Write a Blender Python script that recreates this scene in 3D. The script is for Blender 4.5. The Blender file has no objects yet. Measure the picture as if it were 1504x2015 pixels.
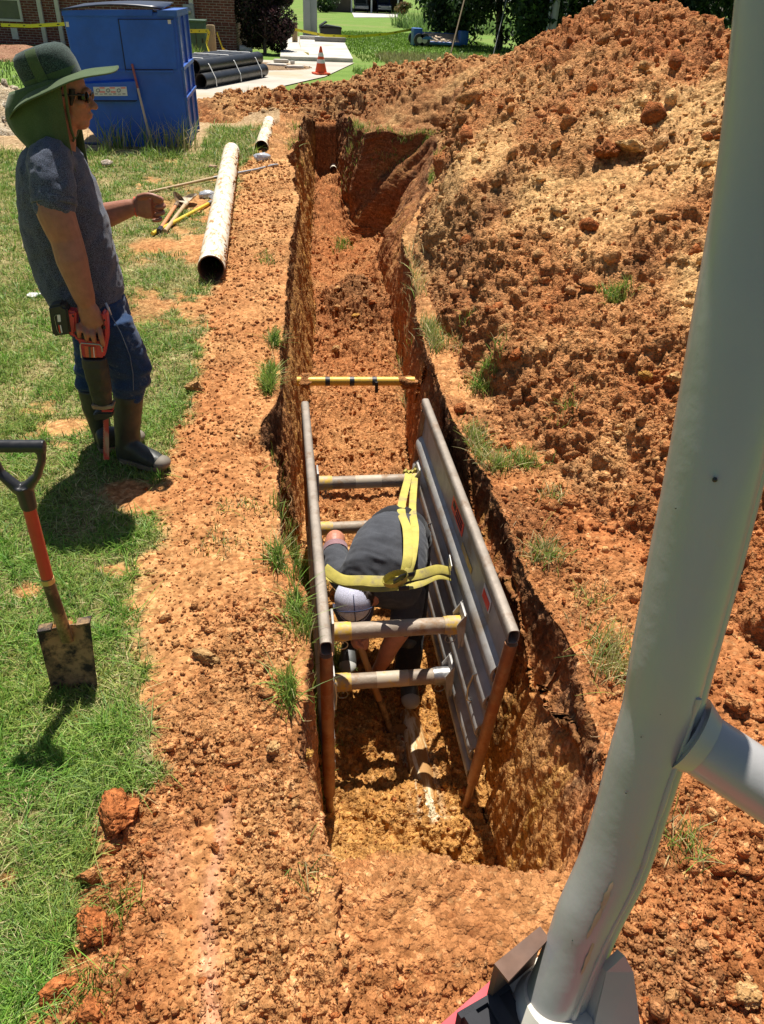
import bpy, bmesh, math, random
import numpy as np
from mathutils import Vector, Matrix, Quaternion
random.seed(7)
RNG = np.random.default_rng(11)
SC = bpy.context.scene
COL = SC.collection
V3 = Vector

# ---------------------------------------------------------------- camera geometry (photo pixels -> world)
F_, CX, CY, HC = 1500.0, 752.0, 1007.5, 2.1
def _cam():
    vx, tx, ty = 660., 530., -20.
    a = (vx-CX)*(tx-CX)
    vy = CY-(F_*F_+a)/(ty-CY)
    dn = np.array([vx-CX, vy-CY, F_]); dn /= np.linalg.norm(dn)
    fw = np.array([tx-CX, ty-CY, F_]); fw /= np.linalg.norm(fw)
    up = -dn; rt = np.cross(fw, up)
    if rt[0] < 0: rt = -rt
    return np.array([rt, fw, up])
RM = _cam()
def _ray(px, py): return RM @ np.array([px-CX, py-CY, F_])
def at(px, py, z=0.):
    d = _ray(px, py); return V3(np.array([0, 0, HC])+(z-HC)/d[2]*d)
def aty(px, py, Y):
    d = _ray(px, py); return V3(np.array([0, 0, HC])+Y/d[1]*d)
def atd(px, py, dep):
    d = _ray(px, py); return V3(np.array([0, 0, HC])+dep/F_*d)

# ---------------------------------------------------------------- noise
def _h(ix, iy, iz, s):
    with np.errstate(over='ignore'):
        h = (ix.astype(np.uint32)*np.uint32(374761393) + iy.astype(np.uint32)*np.uint32(668265263)
             + iz.astype(np.uint32)*np.uint32(2147483647) + np.uint32((s*974711+12345) & 0xffffffff))
        h = (h ^ (h >> np.uint32(13)))*np.uint32(1274126177)
        h = (h ^ (h >> np.uint32(15)))*np.uint32(2246822519)
        h = h ^ (h >> np.uint32(16))
    return h
def _f(h): return (h & np.uint32(0xffffff)).astype(np.float32)/np.float32(16777216.)
def perlin(x, y, z, s=0):
    x = np.asarray(x, np.float32); y = np.asarray(y, np.float32); z = np.asarray(z, np.float32)
    x, y, z = np.broadcast_arrays(x, y, z)
    fx = np.floor(x); fy = np.floor(y); fz = np.floor(z)
    ix = fx.astype(np.int32); iy = fy.astype(np.int32); iz = fz.astype(np.int32)
    x = x-fx; y = y-fy; z = z-fz
    u = x*x*x*(x*(x*6-15)+10); v = y*y*y*(y*(y*6-15)+10); w = z*z*z*(z*(z*6-15)+10)
    out = 0
    for a in (0, 1):
        for b in (0, 1):
            for c in (0, 1):
                h = _h(ix+a, iy+b, iz+c, s)
                gx = (h & np.uint32(255)).astype(np.float32)/127.5-1
                gy = ((h >> np.uint32(8)) & np.uint32(255)).astype(np.float32)/127.5-1
                gz = ((h >> np.uint32(16)) & np.uint32(255)).astype(np.float32)/127.5-1
                d = gx*(x-a)+gy*(y-b)+gz*(z-c)
                out = out + d*(u if a else 1-u)*(v if b else 1-v)*(w if c else 1-w)
    return out
def fbm(x, y, z, oct=4, s=0, gain=.5):
    o = 0; a = 1.; f = 1.
    for k in range(oct):
        o = o + a*perlin(np.asarray(x)*f, np.asarray(y)*f, np.asarray(z)*f, s+k*17); a *= gain; f *= 2.03
    return o
def billow(x, y, z, oct=4, s=0, gain=.55):
    o = 0; a = 1.; f = 1.; t = 0
    for k in range(oct):
        o = o+a*np.minimum(1, 2.2*np.abs(perlin(np.asarray(x)*f+3.1*k, np.asarray(y)*f+1.7*k, np.asarray(z)*f, s+k*13))); t += a; a *= gain; f *= 1.97
    return o/t
def worley(x, y, z, s=0):
    """distance to the nearest feature point and that cell's random number"""
    x = np.asarray(x, np.float32); y = np.asarray(y, np.float32); z = np.asarray(z, np.float32)
    fx = np.floor(x); fy = np.floor(y); fz = np.floor(z)
    ix = fx.astype(np.int32); iy = fy.astype(np.int32); iz = fz.astype(np.int32)
    best = np.full(x.shape, 9., np.float32); rid = np.zeros(x.shape, np.float32)
    for a in (-1, 0, 1):
        for b in (-1, 0, 1):
            for c in (-1, 0, 1):
                h = _h(ix+a, iy+b, iz+c, s)
                px = fx+a+.15+.7*(h & np.uint32(255)).astype(np.float32)/255
                py = fy+b+.15+.7*((h >> np.uint32(8)) & np.uint32(255)).astype(np.float32)/255
                pz = fz+c+.15+.7*((h >> np.uint32(16)) & np.uint32(255)).astype(np.float32)/255
                d = (px-x)**2+(py-y)**2+(pz-z)**2
                m = d < best
                best = np.where(m, d, best); rid = np.where(m, (h >> np.uint32(24)).astype(np.float32)/255, rid)
    return np.sqrt(best), rid
def clods(x, y, z, scale, s, keep=.7):
    """rounded lumps: 0..1"""
    wx = perlin(x*2.2/scale, y*2.2/scale, z*2.2/scale, s+5)*.22
    wy = perlin(x*2.2/scale, y*2.2/scale, z*2.2/scale, s+6)*.22
    d, r = worley(x/scale+wx, y/scale+wy, z/scale+wx, s)
    rad = .42+.33*((r*7.3) % 1)
    return np.where(r < keep, np.sqrt(np.clip(1-(d/rad)**2, 0, 1))*(.45+.55*((r*13.7) % 1)), 0)
def sstep(a, b, x):
    t = np.clip((np.asarray(x, float)-a)/(b-a), 0, 1); return t*t*(3-2*t)

# ---------------------------------------------------------------- object helpers
def tag(o, label=None, cat=None, group=None, kind=None):
    if label: o['label'] = label
    if cat: o['category'] = cat
    if group: o['group'] = group
    if kind: o['kind'] = kind
    return o
def empty(name, loc, label=None, cat=None, group=None):
    o = bpy.data.objects.new(name, None); COL.objects.link(o); o.location = loc
    o.empty_display_size = .1
    return tag(o, label, cat, group)
def link(name, me, mat, parent=None, smooth=False, world=True):
    o = bpy.data.objects.new(name, me); COL.objects.link(o)
    for m in (mat if isinstance(mat, (list, tuple)) else [mat]): me.materials.append(m)
    if smooth: me.polygons.foreach_set('use_smooth', np.ones(len(me.polygons), bool))
    if parent is not None:
        o.parent = parent
        if world: o.matrix_parent_inverse = Matrix.Translation(-chain(parent))
    return o
def chain(o):
    t = V3((0, 0, 0))
    while o is not None:
        t += o.location
        if o.parent is not None and o.matrix_parent_inverse: t += o.matrix_parent_inverse.translation
        o = o.parent
    return t
def npmesh(name, v, f, col=None, uv=None):
    me = bpy.data.meshes.new(name); v = np.asarray(v, np.float32); f = np.asarray(f, np.int32)
    me.vertices.add(len(v)); me.vertices.foreach_set('co', v.ravel())
    k = f.shape[1]; me.loops.add(f.size); me.loops.foreach_set('vertex_index', f.ravel())
    me.polygons.add(len(f)); me.polygons.foreach_set('loop_start', np.arange(0, f.size, k, dtype=np.int32))
    me.polygons.foreach_set('loop_total', np.full(len(f), k, np.int32))
    me.update(calc_edges=True)
    if col is not None:
        a = me.color_attributes.new('Col', 'FLOAT_COLOR', 'POINT')
        c = np.ones((len(v), 4), np.float32); c[:, :col.shape[1]] = col; a.data.foreach_set('color', c.ravel())
    return me
def grid_faces(nr, nc, wrap=False):
    r = np.arange(nr-1)[:, None]; c = np.arange(nc if wrap else nc-1)[None, :]; c2 = (c+1) % nc
    return np.stack([r*nc+c, r*nc+c2, (r+1)*nc+c2, (r+1)*nc+c], -1).reshape(-1, 4)

class MB:
    """collects shapes into one mesh"""
    def __init__(s): s.v = []; s.f = []; s.mi = []
    def add(s, v, f, mi=0):
        o = len(s.v); s.v += [tuple(p) for p in v]; s.f += [tuple(i+o for i in q) for q in f]; s.mi += [mi]*len(f); return s
    def box(s, c, size, rot=None, bev=0., seg=2, mi=0):
        bm = bmesh.new(); bmesh.ops.create_cube(bm, size=1.)
        bmesh.ops.scale(bm, vec=size, verts=bm.verts)
        if bev > 0: bmesh.ops.bevel(bm, geom=bm.edges[:]+bm.verts[:], offset=bev, segments=seg, affect='EDGES', profile=.6)
        M = Matrix.Translation(c) @ (rot.to_4x4() if rot is not None else Matrix.Identity(4))
        bm.transform(M); bm.verts.index_update()
        s.add([v.co for v in bm.verts], [[v.index for v in f.verts] for f in bm.faces], mi); bm.free(); return s
    def hexa(s, b, t, mi=0):
        """b, t: four bottom and four top corners"""
        return s.add(list(b)+list(t), [(3, 2, 1, 0), (4, 5, 6, 7), (0, 1, 5, 4), (1, 2, 6, 5), (2, 3, 7, 6), (3, 0, 4, 7)], mi)
    def tube(s, pts, r, n=12, cap=True, mi=0, closed=False, flat=None, up=None, fix=False):
        pts = [V3(p) for p in pts]; m = len(pts)
        rr = list(r) if isinstance(r, (list, tuple, np.ndarray)) else [r]*m
        rings = []; prev = None
        for i in range(m):
            if closed: t = pts[(i+1) % m]-pts[i-1]
            else: t = pts[min(i+1, m-1)]-pts[max(i-1, 0)]
            t = t.normalized() if t.length > 1e-9 else V3((0, 0, 1))
            if prev is None or (fix and abs(V3(up).normalized().dot(t)) < .97):
                u = V3(up) if up is not None else (V3((0, 0, 1)) if abs(t.z) < .9 else V3((1, 0, 0)))
                u = (u-t*u.dot(t)).normalized()
            else: u = (prev-t*prev.dot(t)).normalized()
            prev = u; w = t.cross(u)
            ri = rr[i]; ra, rb = ri if isinstance(ri, (tuple, list)) else (ri, ri)
            rings.append([pts[i]+u*(ra*math.cos(2*math.pi*k/n))+w*(rb*math.sin(2*math.pi*k/n)) for k in range(n)])
        v = [p for q in rings for p in q]; f = []
        for i in range(m if closed else m-1):
            for k in range(n):
                a = i*n+k; b = i*n+(k+1) % n; i2 = (i+1) % m
                f.append((a, b, i2*n+(k+1) % n, i2*n+k))
        if cap and not closed:
            f.append(tuple(range(n-1, -1, -1))); f.append(tuple((m-1)*n+k for k in range(n)))
        return s.add(v, f, mi)
    def pipe(s, p0, p1, ro, ri, n=32, seg=8, mi=0, mi2=None):
        """open hollow pipe"""
        p0 = V3(p0); p1 = V3(p1); t = (p1-p0).normalized()
        u = V3((0, 0, 1)) if abs(t.z) < .9 else V3((1, 0, 0)); u = (u-t*u.dot(t)).normalized(); w = t.cross(u)
        v = []; f = []
        prof = [(k/seg, ro) for k in range(seg+1)]+[(1-k/seg, ri) for k in range(seg+1)]
        for a, r in prof:
            c = p0.lerp(p1, a)
            v += [c+u*(r*math.cos(2*math.pi*k/n))+w*(r*math.sin(2*math.pi*k/n)) for k in range(n)]
        m = len(prof)
        for i in range(m):
            for k in range(n):
                f.append((i*n+k, i*n+(k+1) % n, ((i+1) % m)*n+(k+1) % n, ((i+1) % m)*n+k))
        o = len(s.f); s.add(v, f, mi)
        if mi2 is not None:
            for i in range(seg, m):
                for k in range(n): s.mi[o+i*n+k] = mi2
        return s
    def lathe(s, prof, c, n=24, axis=V3((0, 0, 1)), mi=0):
        q = V3((0, 0, 1)).rotation_difference(V3(axis)); v = []; f = []
        for r, z in prof:
            v += [V3(c)+q @ V3((r*math.cos(2*math.pi*k/n), r*math.sin(2*math.pi*k/n), z)) for k in range(n)]
        for i in range(len(prof)-1):
            for k in range(n): f.append((i*n+k, i*n+(k+1) % n, (i+1)*n+(k+1) % n, (i+1)*n+k))
        f.append(tuple(range(n-1, -1, -1))); f.append(tuple((len(prof)-1)*n+k for k in range(n)))
        return s.add(v, f, mi)
    def prism(s, poly, ext, mi=0):
        """poly: list of 3D points, ext: extrusion vector"""
        n = len(poly); poly = [V3(p) for p in poly]; ext = V3(ext)
        v = poly+[p+ext for p in poly]
        f = [tuple(range(n-1, -1, -1)), tuple(range(n, 2*n))]+[(k, (k+1) % n, n+(k+1) % n, n+k) for k in range(n)]
        return s.add(v, f, mi)
    def ell(s, c, r, rot=None, n=14, m=9, mi=0):
        v = []; f = []; c = V3(c)
        if not isinstance(r, (tuple, list)): r = (r, r, r)
        for i in range(m+1):
            th = math.pi*i/m
            for k in range(n):
                p = V3((r[0]*math.sin(th)*math.cos(2*math.pi*k/n), r[1]*math.sin(th)*math.sin(2*math.pi*k/n), r[2]*math.cos(th)))
                v.append(c+(rot @ p if rot is not None else p))
        for i in range(m):
            for k in range(n): f.append((i*n+k, (i+1)*n+k, (i+1)*n+(k+1) % n, i*n+(k+1) % n))
        return s.add(v, f, mi)
    def mesh(s, name):
        me = bpy.data.meshes.new(name); me.from_pydata(s.v, [], s.f)
        me.polygons.foreach_set('material_index', np.array(s.mi, np.int32)); return me
    def build(s, name, mat, parent=None, smooth=None, weld=True):
        me = s.mesh(name)
        bm = bmesh.new(); bm.from_mesh(me)
        if weld: bmesh.ops.remove_doubles(bm, verts=bm.verts, dist=1e-6)
        bmesh.ops.recalc_face_normals(bm, faces=bm.faces); bm.to_mesh(me); bm.free()
        o = link(name, me, mat, parent)
        if smooth is not None: shade(o, smooth)
        return o
def shade(o, ang=40):
    me = o.data; me.polygons.foreach_set('use_smooth', np.ones(len(me.polygons), bool))
    bm = bmesh.new(); bm.from_mesh(me)
    for e in bm.edges:
        if len(e.link_faces) == 2: e.smooth = e.calc_face_angle(0) < math.radians(ang)
    bm.to_mesh(me); bm.free()
def remesh(mb, vox, smooth_it=6, name='body', fac=.5, wrinkle=None, mat=None, parent=None, dec=0):
    """fuse the collected shapes into one continuous surface"""
    me = mb.mesh(name); o = bpy.data.objects.new(name, me); COL.objects.link(o)
    m = o.modifiers.new('r', 'REMESH'); m.mode = 'VOXEL'; m.voxel_size = vox
    if smooth_it:
        k = o.modifiers.new('s', 'SMOOTH'); k.factor = fac; k.iterations = smooth_it
    dg = bpy.context.evaluated_depsgraph_get(); dg.update()
    ev = o.evaluated_get(dg); nm = bpy.data.meshes.new_from_object(ev)
    bpy.data.objects.remove(o); bpy.data.meshes.remove(me); nm.name = name
    nm.materials.clear()
    if wrinkle is not None:
        n = len(nm.vertices); co = np.empty(n*3, np.float32); nm.vertices.foreach_get('co', co); co = co.reshape(-1, 3)
        no = np.empty(n*3, np.float32); nm.vertex_normals.foreach_get('vector', no); no = no.reshape(-1, 3)
        d = wrinkle(co[:, 0], co[:, 1], co[:, 2]); co = co+no*np.asarray(d)[:, None]
        nm.vertices.foreach_set('co', co.astype(np.float32).ravel()); nm.update()
    return link(name, nm, mat, parent, smooth=True)
def copy_tree(o, parent=None):
    c = o.copy(); COL.objects.link(c)
    if parent is not None: c.parent = parent; c.matrix_parent_inverse = o.matrix_parent_inverse.copy()
    for ch in list(o.children): copy_tree(ch, c)
    return c

# ---------------------------------------------------------------- materials
def new_mat(name):
    m = bpy.data.materials.new(name); m.use_nodes = True; nt = m.node_tree
    return m, nt, nt.nodes['Principled BSDF']
def nd(nt, t, **k):
    n = nt.nodes.new(t)
    for a, b in k.items():
        if a in n.inputs: n.inputs[a].default_value = b
        else: setattr(n, a, b)
    return n
def ramp(nt, stops, src):
    r = nt.nodes.new('ShaderNodeValToRGB'); e = r.color_ramp.elements
    while len(e) < len(stops): e.new(.5)
    for q, (p, c) in zip(e, stops): q.position = p; q.color = (*c, 1) if len(c) == 3 else c
    nt.links.new(src, r.inputs[0]); return r
def mixc(nt, fac, a, b, mode='MIX'):
    m = nt.nodes.new('ShaderNodeMix'); m.data_type = 'RGBA'; m.blend_type = mode
    for s, v in ((m.inputs[0], fac), (m.inputs[6], a), (m.inputs[7], b)):
        if hasattr(v, 'default_value') or hasattr(v, 'is_linked'): nt.links.new(v, s)
        elif isinstance(v, (int, float)): s.default_value = v
        else: s.default_value = (*v, 1)
    return m.outputs[2]
def tex_noise(nt, scale, detail=4, rough=.55, vec=None, stretch=None):
    n = nd(nt, 'ShaderNodeTexNoise', Scale=scale, Detail=detail, Roughness=rough)
    tc = nt.nodes.new('ShaderNodeTexCoord'); src = tc.outputs[vec or 'Object']
    if stretch:
        mp = nt.nodes.new('ShaderNodeMapping'); mp.inputs['Scale'].default_value = stretch
        nt.links.new(src, mp.inputs[0]); src = mp.outputs[0]
    nt.links.new(src, n.inputs['Vector']); return n
def bump(nt, b, h, dist, strength=1.):
    n = nd(nt, 'ShaderNodeBump', Strength=strength, Distance=dist); nt.links.new(h, n.inputs['Height'])
    nt.links.new(n.outputs[0], b.inputs['Normal']); return n
def mat(name, c, rough=.6, metal=0., var=.12, vs=8., dirt=None, damt=.45, ds=6., bs=0., bd=.002, spec=.5, coat=0., stretch=None):
    """painted / plain surface with uneven colour, optional dirt in patches and a fine bump"""
    m, nt, b = new_mat(name)
    n = tex_noise(nt, vs, 5, .6, stretch=stretch)
    c0 = tuple(x*(1-var) for x in c); c1 = tuple(min(1, x*(1+var)) for x in c)
    col = ramp(nt, [(.3, c0), (.7, c1)], n.outputs[0]).outputs[0]
    if dirt:
        d = tex_noise(nt, ds, 8, .7, stretch=stretch)
        k = ramp(nt, [(max(0, 1-damt-.07), (0, 0, 0)), (min(1, 1-damt+.07), (1, 1, 1))], d.outputs[0])
        col = mixc(nt, k.outputs[0], col, dirt)
    nt.links.new(col, b.inputs['Base Color'])
    r = ramp(nt, [(.3, (max(0, rough-.08),)*3), (.7, (min(1, rough+.08),)*3)], tex_noise(nt, vs*2.3, 3).outputs[0])
    nt.links.new(r.outputs[0], b.inputs['Roughness'])
    b.inputs['Metallic'].default_value = metal; b.inputs['Specular IOR Level'].default_value = spec
    b.inputs['Coat Weight'].default_value = coat
    if bs: bump(nt, b, tex_noise(nt, bs, 4, stretch=stretch).outputs[0], bd)
    return m
# ================================================================ TERRAIN
_Y = lambda *a: np.array(a, float)
def prof(tab, y, sm=0):
    t = np.array(tab, float); return np.interp(y, t[:, 0], t[:, 1])
RIML = [(1.0, .075), (1.3, .07), (1.5, .035), (1.7, .01), (1.95, .025), (2.1, .06), (2.37, .06), (2.6, .0), (2.8, -.04), (3.1, -.05), (3.5, -.06), (3.8, -.14), (4.0, -.13), (4.2, -.06), (4.6, -.03), (5.6, .012), (6.8, .06), (7.9, .12), (9., .2), (9.9, .25), (10.6, .22), (12.7, .21), (14.5, .4), (16.6, .58), (20, .7)]
FLOL = [(1.0, .09), (1.5, .1), (2.0, .1), (3.5, .05), (4.4, .09), (5.2, .18), (6.1, .2), (7.3, .3), (8.8, .4), (10.3, .42), (13.2, .52), (14.8, .66), (16.4, .78), (20, .8)]
RIMR = [(1.0, .8), (1.2, .86), (1.6, 1.02), (2.0, 1.08), (2.7, 1.02), (3.3, 1.05), (4.0, .96), (5.2, 1.03), (6.6, 1.09), (7.9, 1.23), (8.6, 1.4), (9.7, 1.75), (12, 2.29), (14.0, 2.75), (14.35, 2.7), (14.6, 1.6), (15.2, 1.42), (16.6, 1.35), (20, 1.3)]
FLOR = [(1.0, .78), (1.2, .80), (1.9, .84), (2.6, .88), (4.4, .9), (5.5, 1.0), (7.2, 1.2), (8.3, 1.25), (9.3, 1.3), (11, 1.36), (12.5, 1.75), (13.6, 2.2), (13.85, 2.1), (14.2, 1.36), (15, 1.22), (16.6, 1.2), (20, 1.2)]
FLOZ = [(1.0, -1.15), (7, -1.15), (9, -1.2), (11, -1.45), (13, -1.65), (14.2, -1.5), (15.2, -1.15), (16.4, -.8), (20, -.8)]
DEDGE = [(.0, -.66), (.93, -.66), (1.12, -.62), (1.3, -.60), (1.48, -.61), (1.58, -.42), (1.98, -.52), (2.2, -.6), (2.5, -.66), (2.84, -.58), (3.41, -.65), (4.0, -.6), (4.56, -.56), (5.64, -.58), (6.6, -.57), (8, -.5), (9, -.52), (11.8, -.46), (12.5, -.3), (13.5, -.12), (14.8, -.10), (15.6, -.35), (16.2, -1.2), (18, -2.5), (20, -6)]
def dirt_edge(y): return prof(DEDGE, y)
DRIVE_Y = 13.6
def dirtness(x, y):
    """1 on bare clay, 0 on the lawn (left of the trench)"""
    n = fbm(x*5, y*5, 0*x, 3, 90)*.10+fbm(x*22, y*22, 0*x, 2, 91)*.05
    e = dirt_edge(y)
    d = sstep(-.05, .05, (x-e)+n)
    # scraped thin patches between the tools and the long pipe
    p = fbm(x*1.6, y*1.1, 0*x, 3, 93)+.55*fbm(x*9, y*9, 0*x, 2, 94)
    band = sstep(-1.75, -.75, x)*sstep(5., 6.2, y)*(1-sstep(10.5, 12, y))
    d = np.maximum(d, band*sstep(.02, .4, p+.18))
    far = sstep(4.2, 5.6, y)*sstep(-3.6, -2., x)
    d = np.maximum(d, .75*far*sstep(.28, .5, p))
    near = sstep(.33, .5, p)*(y < 5)*(x < 0)
    d = np.maximum(d, .6*near)
    for (cx, cy, r) in ((-.62, 2.75, .09), (-.7, 3.25, .16), (-.8, 3.35, .13), (-1.25, 4.05, .13), (-1.2, 7.8, .3), (-1.5, 6.4, .2), (-1.02, 4.9, .12), (-1.1, 2.6, .05), (-.9, 2.35, .05), (-.75, 2.7, .06)):
        d = np.maximum(d, sstep(r*1.25, r*.5, np.hypot(x-cx, (y-cy))+n*.6))
    return d
def floor_end(x, y):
    """0 at the near rim .. 1 at full depth"""
    L = .95-.6*sstep(.42, .78, x)
    return sstep(1.16, 1.16+L, y)**.8
def end_far(y): return 1-sstep(16.35, 16.62, y)
def base_z(x, y):
    f = sstep(10.5, 13, y)*sstep(-.9, .0, x)*(1-sstep(3.2, 4.2, x))*(1-sstep(18.5, 19.5, y)); n = fbm(x*1.2, y*1.2, 0*x, 3, 37)
    return .05*sstep(-.75, -.2, x)*(1-sstep(8, 12, y))*(x < 1)+f*(.10+.22*n)

def heap_h(x, y):
    """spoil heap, crest as a chain of points (x, y, height)"""
    x = np.asarray(x, float); y = np.asarray(y, float)
    crest = [(5.2, .5, .9), (4.6, 3.4, 1.45), (4.1, 6.2, 1.72), (4.05, 7.6, 1.85), (4.25, 9.0, 2.0), (4.3, 10.2, 2.12), (4.75, 12.3, 1.9), (4.75, 14.4, 1.44), (4.5, 16.4, 1.25), (3.4, 17.6, 1.02), (2.3, 18.0, .86), (1.2, 18.3, .52), (.3, 18.3, .34), (-.7, 17.8, .40), (-1.15, 17.0, .33)]
    best = np.full(np.broadcast(x, y).shape, -9.)
    for (a, b) in zip(crest[:-1], crest[1:]):
        ax, ay, ah = a; bx, by, bh = b; dx, dy = bx-ax, by-ay; L2 = dx*dx+dy*dy
        t = np.clip(((x-ax)*dx+(y-ay)*dy)/L2, 0, 1)
        d = np.hypot(x-ax-t*dx, y-ay-t*dy); h = ah+(bh-ah)*t
        sl = np.where(y < 14, .50, .5)
        v = h-sl*(np.sqrt(d*d+.05)-.22)
        k = .18; best = np.maximum(best, v)+0*k
    best = best+.08*fbm(x*.9, y*.9, 0*x, 3, 40)+.035*fbm(x*2.6, y*2.6, 0*x, 3, 41)
    return best

# ---- colours of the soils (albedo)
C_OR = np.array([.49, .215, .078]); C_RED = np.array([.38, .125, .038]); C_TAN = np.array([.60, .35, .142])
C_YEL = np.array([.50, .26, .06]); C_DK = np.array([.155, .07, .032]); C_SOIL = np.array([.20, .13, .06]); C_PINK = np.array([.50, .25, .15])
def lerp(a, b, t): return a+(b-a)*np.clip(t, 0, 1)[..., None]
def soil_col(x, y, z, tan, red, yel, dark):
    n1 = fbm(x*1.3, y*1.3, z*1.3, 3, 60); n2 = fbm(x*9, y*9, z*9, 3, 61); n3 = perlin(x*45, y*45, z*45, 62)
    c = np.broadcast_to(C_OR, x.shape+(3,)).copy()
    c = lerp(c, C_TAN, tan+.5*n1+.35*n2)
    c = lerp(c, C_RED, red-.45*n1+.3*n2)
    c = lerp(c, C_YEL, yel)
    c = lerp(c, C_DK, dark)
    d, r = worley(x/.022, y/.022, z/.022, 63)
    c = lerp(c, np.array([.62, .36, .16]), (r > .88)*(d < .45)*.45)          # pale grit
    c = lerp(c, C_RED*.8, (r < .12)*(d < .5)*.45)
    return c*(1+.2*n2+.2*n3)[..., None]

def make_ground():
    ys = [.42]
    while ys[-1] < 19.6: ys.append(ys[-1]+max(.005, .003*ys[-1]))
    Y = np.array(ys); nr = len(Y)
    rl, fl, rr, fr = (prof(t, Y) for t in (RIML, FLOL, RIMR, FLOR))
    z0 = 0*Y
    def nz(a, k, s): return a*(fbm(Y*1.5*k, z0, z0, 3, s))+a*.3*fbm(Y*7*k, z0, z0, 2, s+3)
    rl = rl+nz(.045, 1, 10)*sstep(1.1, 2.0, Y); rr = rr+nz(.055, 1, 14); fl = fl+nz(.02, 1, 18); fr = fr+nz(.03, 1, 22)
    fr_ = sstep(8, 11, Y); rl = rl+fr_*(.10*fbm(Y*1.1, z0, z0, 3, 31)+.06*fbm(Y*5, z0, z0, 2, 32)); rr = rr+fr_*(.16*fbm(Y*1.3, z0+3, z0, 3, 33)); rl = np.minimum(rl, fl-.02)
    w = (Y > 2.1) & (Y < 4.4)
    rl = np.where(w, np.minimum(rl, .055), rl); fl = np.where(w, np.minimum(fl, .09), fl); fr = np.where(w, np.maximum(fr, .91), fr); rr = np.where(w, np.maximum(rr, .97), rr)
    rr = np.maximum(rr, fr+.03)
    nA, nB, nC, nD, nE = 430, 70, 140, 90, 400
    tA = np.linspace(0, 1, nA, endpoint=False)
    A = rl[:, None]+(-7-rl[:, None])*((1-tA)**3.)[None, :]
    sB = np.linspace(0, 1, nB, endpoint=False)[None, :]
    sC = np.linspace(0, 1, nC, endpoint=False)[None, :]
    sD = np.linspace(0, 1, nD, endpoint=False)[None, :]
    tE = np.linspace(0, 1, nE)
    YY = Y[:, None]
    X = [A, rl[:, None]+(fl-rl)[:, None]*sB**1.0, fl[:, None]+(fr-fl)[:, None]*sC, fr[:, None]+(rr-fr)[:, None]*sD**1.6, rr[:, None]+(9-rr[:, None])*(tE**2.4)[None, :]]
    X = np.concatenate(X, 1); YY = np.broadcast_to(YY, X.shape).copy()
    S = np.concatenate([0*tA, 0*sB[0]+1, 0*sC[0]+2, 0*sD[0]+3, 0*tE+4]); S = np.broadcast_to(S[None, :], X.shape)
    fz = prof(FLOZ, Y)[:, None]
    dep = np.broadcast_to(floor_end(X, YY)*end_far(YY), X.shape)
    # loose soil lumps on the trench floor
    bumps = (.48*np.exp(-(((X-.95)/.35)**2+((YY-9.0)/.45)**2))+.22*np.exp(-(((X-.62)/.2)**2+((YY-9.3)/.4)**2))
             + .5*np.exp(-(((X-1.55)/.3)**2+((YY-10.6)/1.1)**2)) + .55*np.exp(-(((X-2.0)/.4)**2+((YY-12.2)/.9)**2))
             + .13*np.exp(-(((X-.42)/.22)**2+((YY-2.15)/.16)**2)) + .09*np.exp(-(((X-.3)/.2)**2+((YY-2.75)/.2)**2))+.1*np.exp(-(((X-.66)/.16)**2+((YY-1.98)/.12)**2))
             + sstep(5.5, 8, YY)*(.22*fbm(X*1.6, YY*1.1, 0*X, 3, 97)+.05*fbm(X*5, YY*4, 0*X, 2, 98))
             - .05*np.exp(-(((X-.6)/.2)**2+((YY-2.7)/.3)**2)))
    bz = base_z(X, YY)
    zf = (fz+bumps)*dep
    tB = np.broadcast_to(np.concatenate([0*tA, sB[0], 0*sC[0]+1, 1-sD[0], 0*tE])[None, :], X.shape)
    Z = np.where(S == 2, zf, bz*(1-tB)+zf*tB)
    # the floor meets the walls with a small talus
    u = np.concatenate([0*tA, 0*sB[0], np.minimum(sC[0], 1-sC[0])*2, 0*sD[0], 0*tE])[None, :]
    Z = Z+np.where(S == 2, .10*np.exp(-u*6)*dep, 0)
    onwall = (S == 1) | (S == 3)
    P = np.stack([X, YY, Z], -1)
    # normals
    def normals(P):
        du = np.gradient(P, axis=1); dv = np.gradient(P, axis=0); n = np.cross(du, dv); return n/np.maximum(np.linalg.norm(n, axis=-1, keepdims=True), 1e-9)
    N = normals(P)
    x, y, z = X, YY, Z
    dn = np.where(S == 0, dirtness(X, YY), 1.)
    # ---- amplitudes
    smooth = np.where((S == 2) | (S == 4) | (S == 0), np.exp(-(((X-.55)/.42)**2+((YY-1.06)/.13)**2)), 0)
    smooth = np.maximum(smooth, .85*np.exp(-(((X+.28)/.10)**2))*sstep(.6, .8, YY)*(1-sstep(1.35, 1.6, YY)))
    smooth = np.maximum(smooth, .55*np.exp(-(((X+.3)/.22)**2+((YY-2.5)/.45)**2)))
    smooth = np.maximum(smooth, .5*np.exp(-(((X+.25)/.2)**2+((YY-5.5)/2.5)**2)))
    lowf = fbm(x*1.3+4, y*1.0, 0*x, 3, 96); patch = sstep(-.12, .3, lowf+.4*np.exp(-((YY-1.1)/.8)**2)-.15*np.exp(-((YY-3.)/1.6)**2))
    lat = (1-.85*smooth)*np.where(S == 0, .28+.85*patch, np.where(S == 4, .5+.5*patch, 1.))
    pk = np.exp(-(((X+.24+.02*np.sin(YY*7))/.026)**2))*sstep(.65, .8, YY)*(1-sstep(1.45, 1.6, YY))*sstep(.0, .12, fbm(x*6, y*3, z, 2, 70)+.12)
    pk = np.maximum(pk, .5*np.exp(-(((X+.38)/.06)**2+((YY-1.28)/.1)**2)))*(S == 0)
    lat = lat*(1-.85*pk)
    bl = billow(x*6, y*6, z*6, 5, 24); bl2 = billow(x*22, y*22, z*22, 3, 25)
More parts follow.
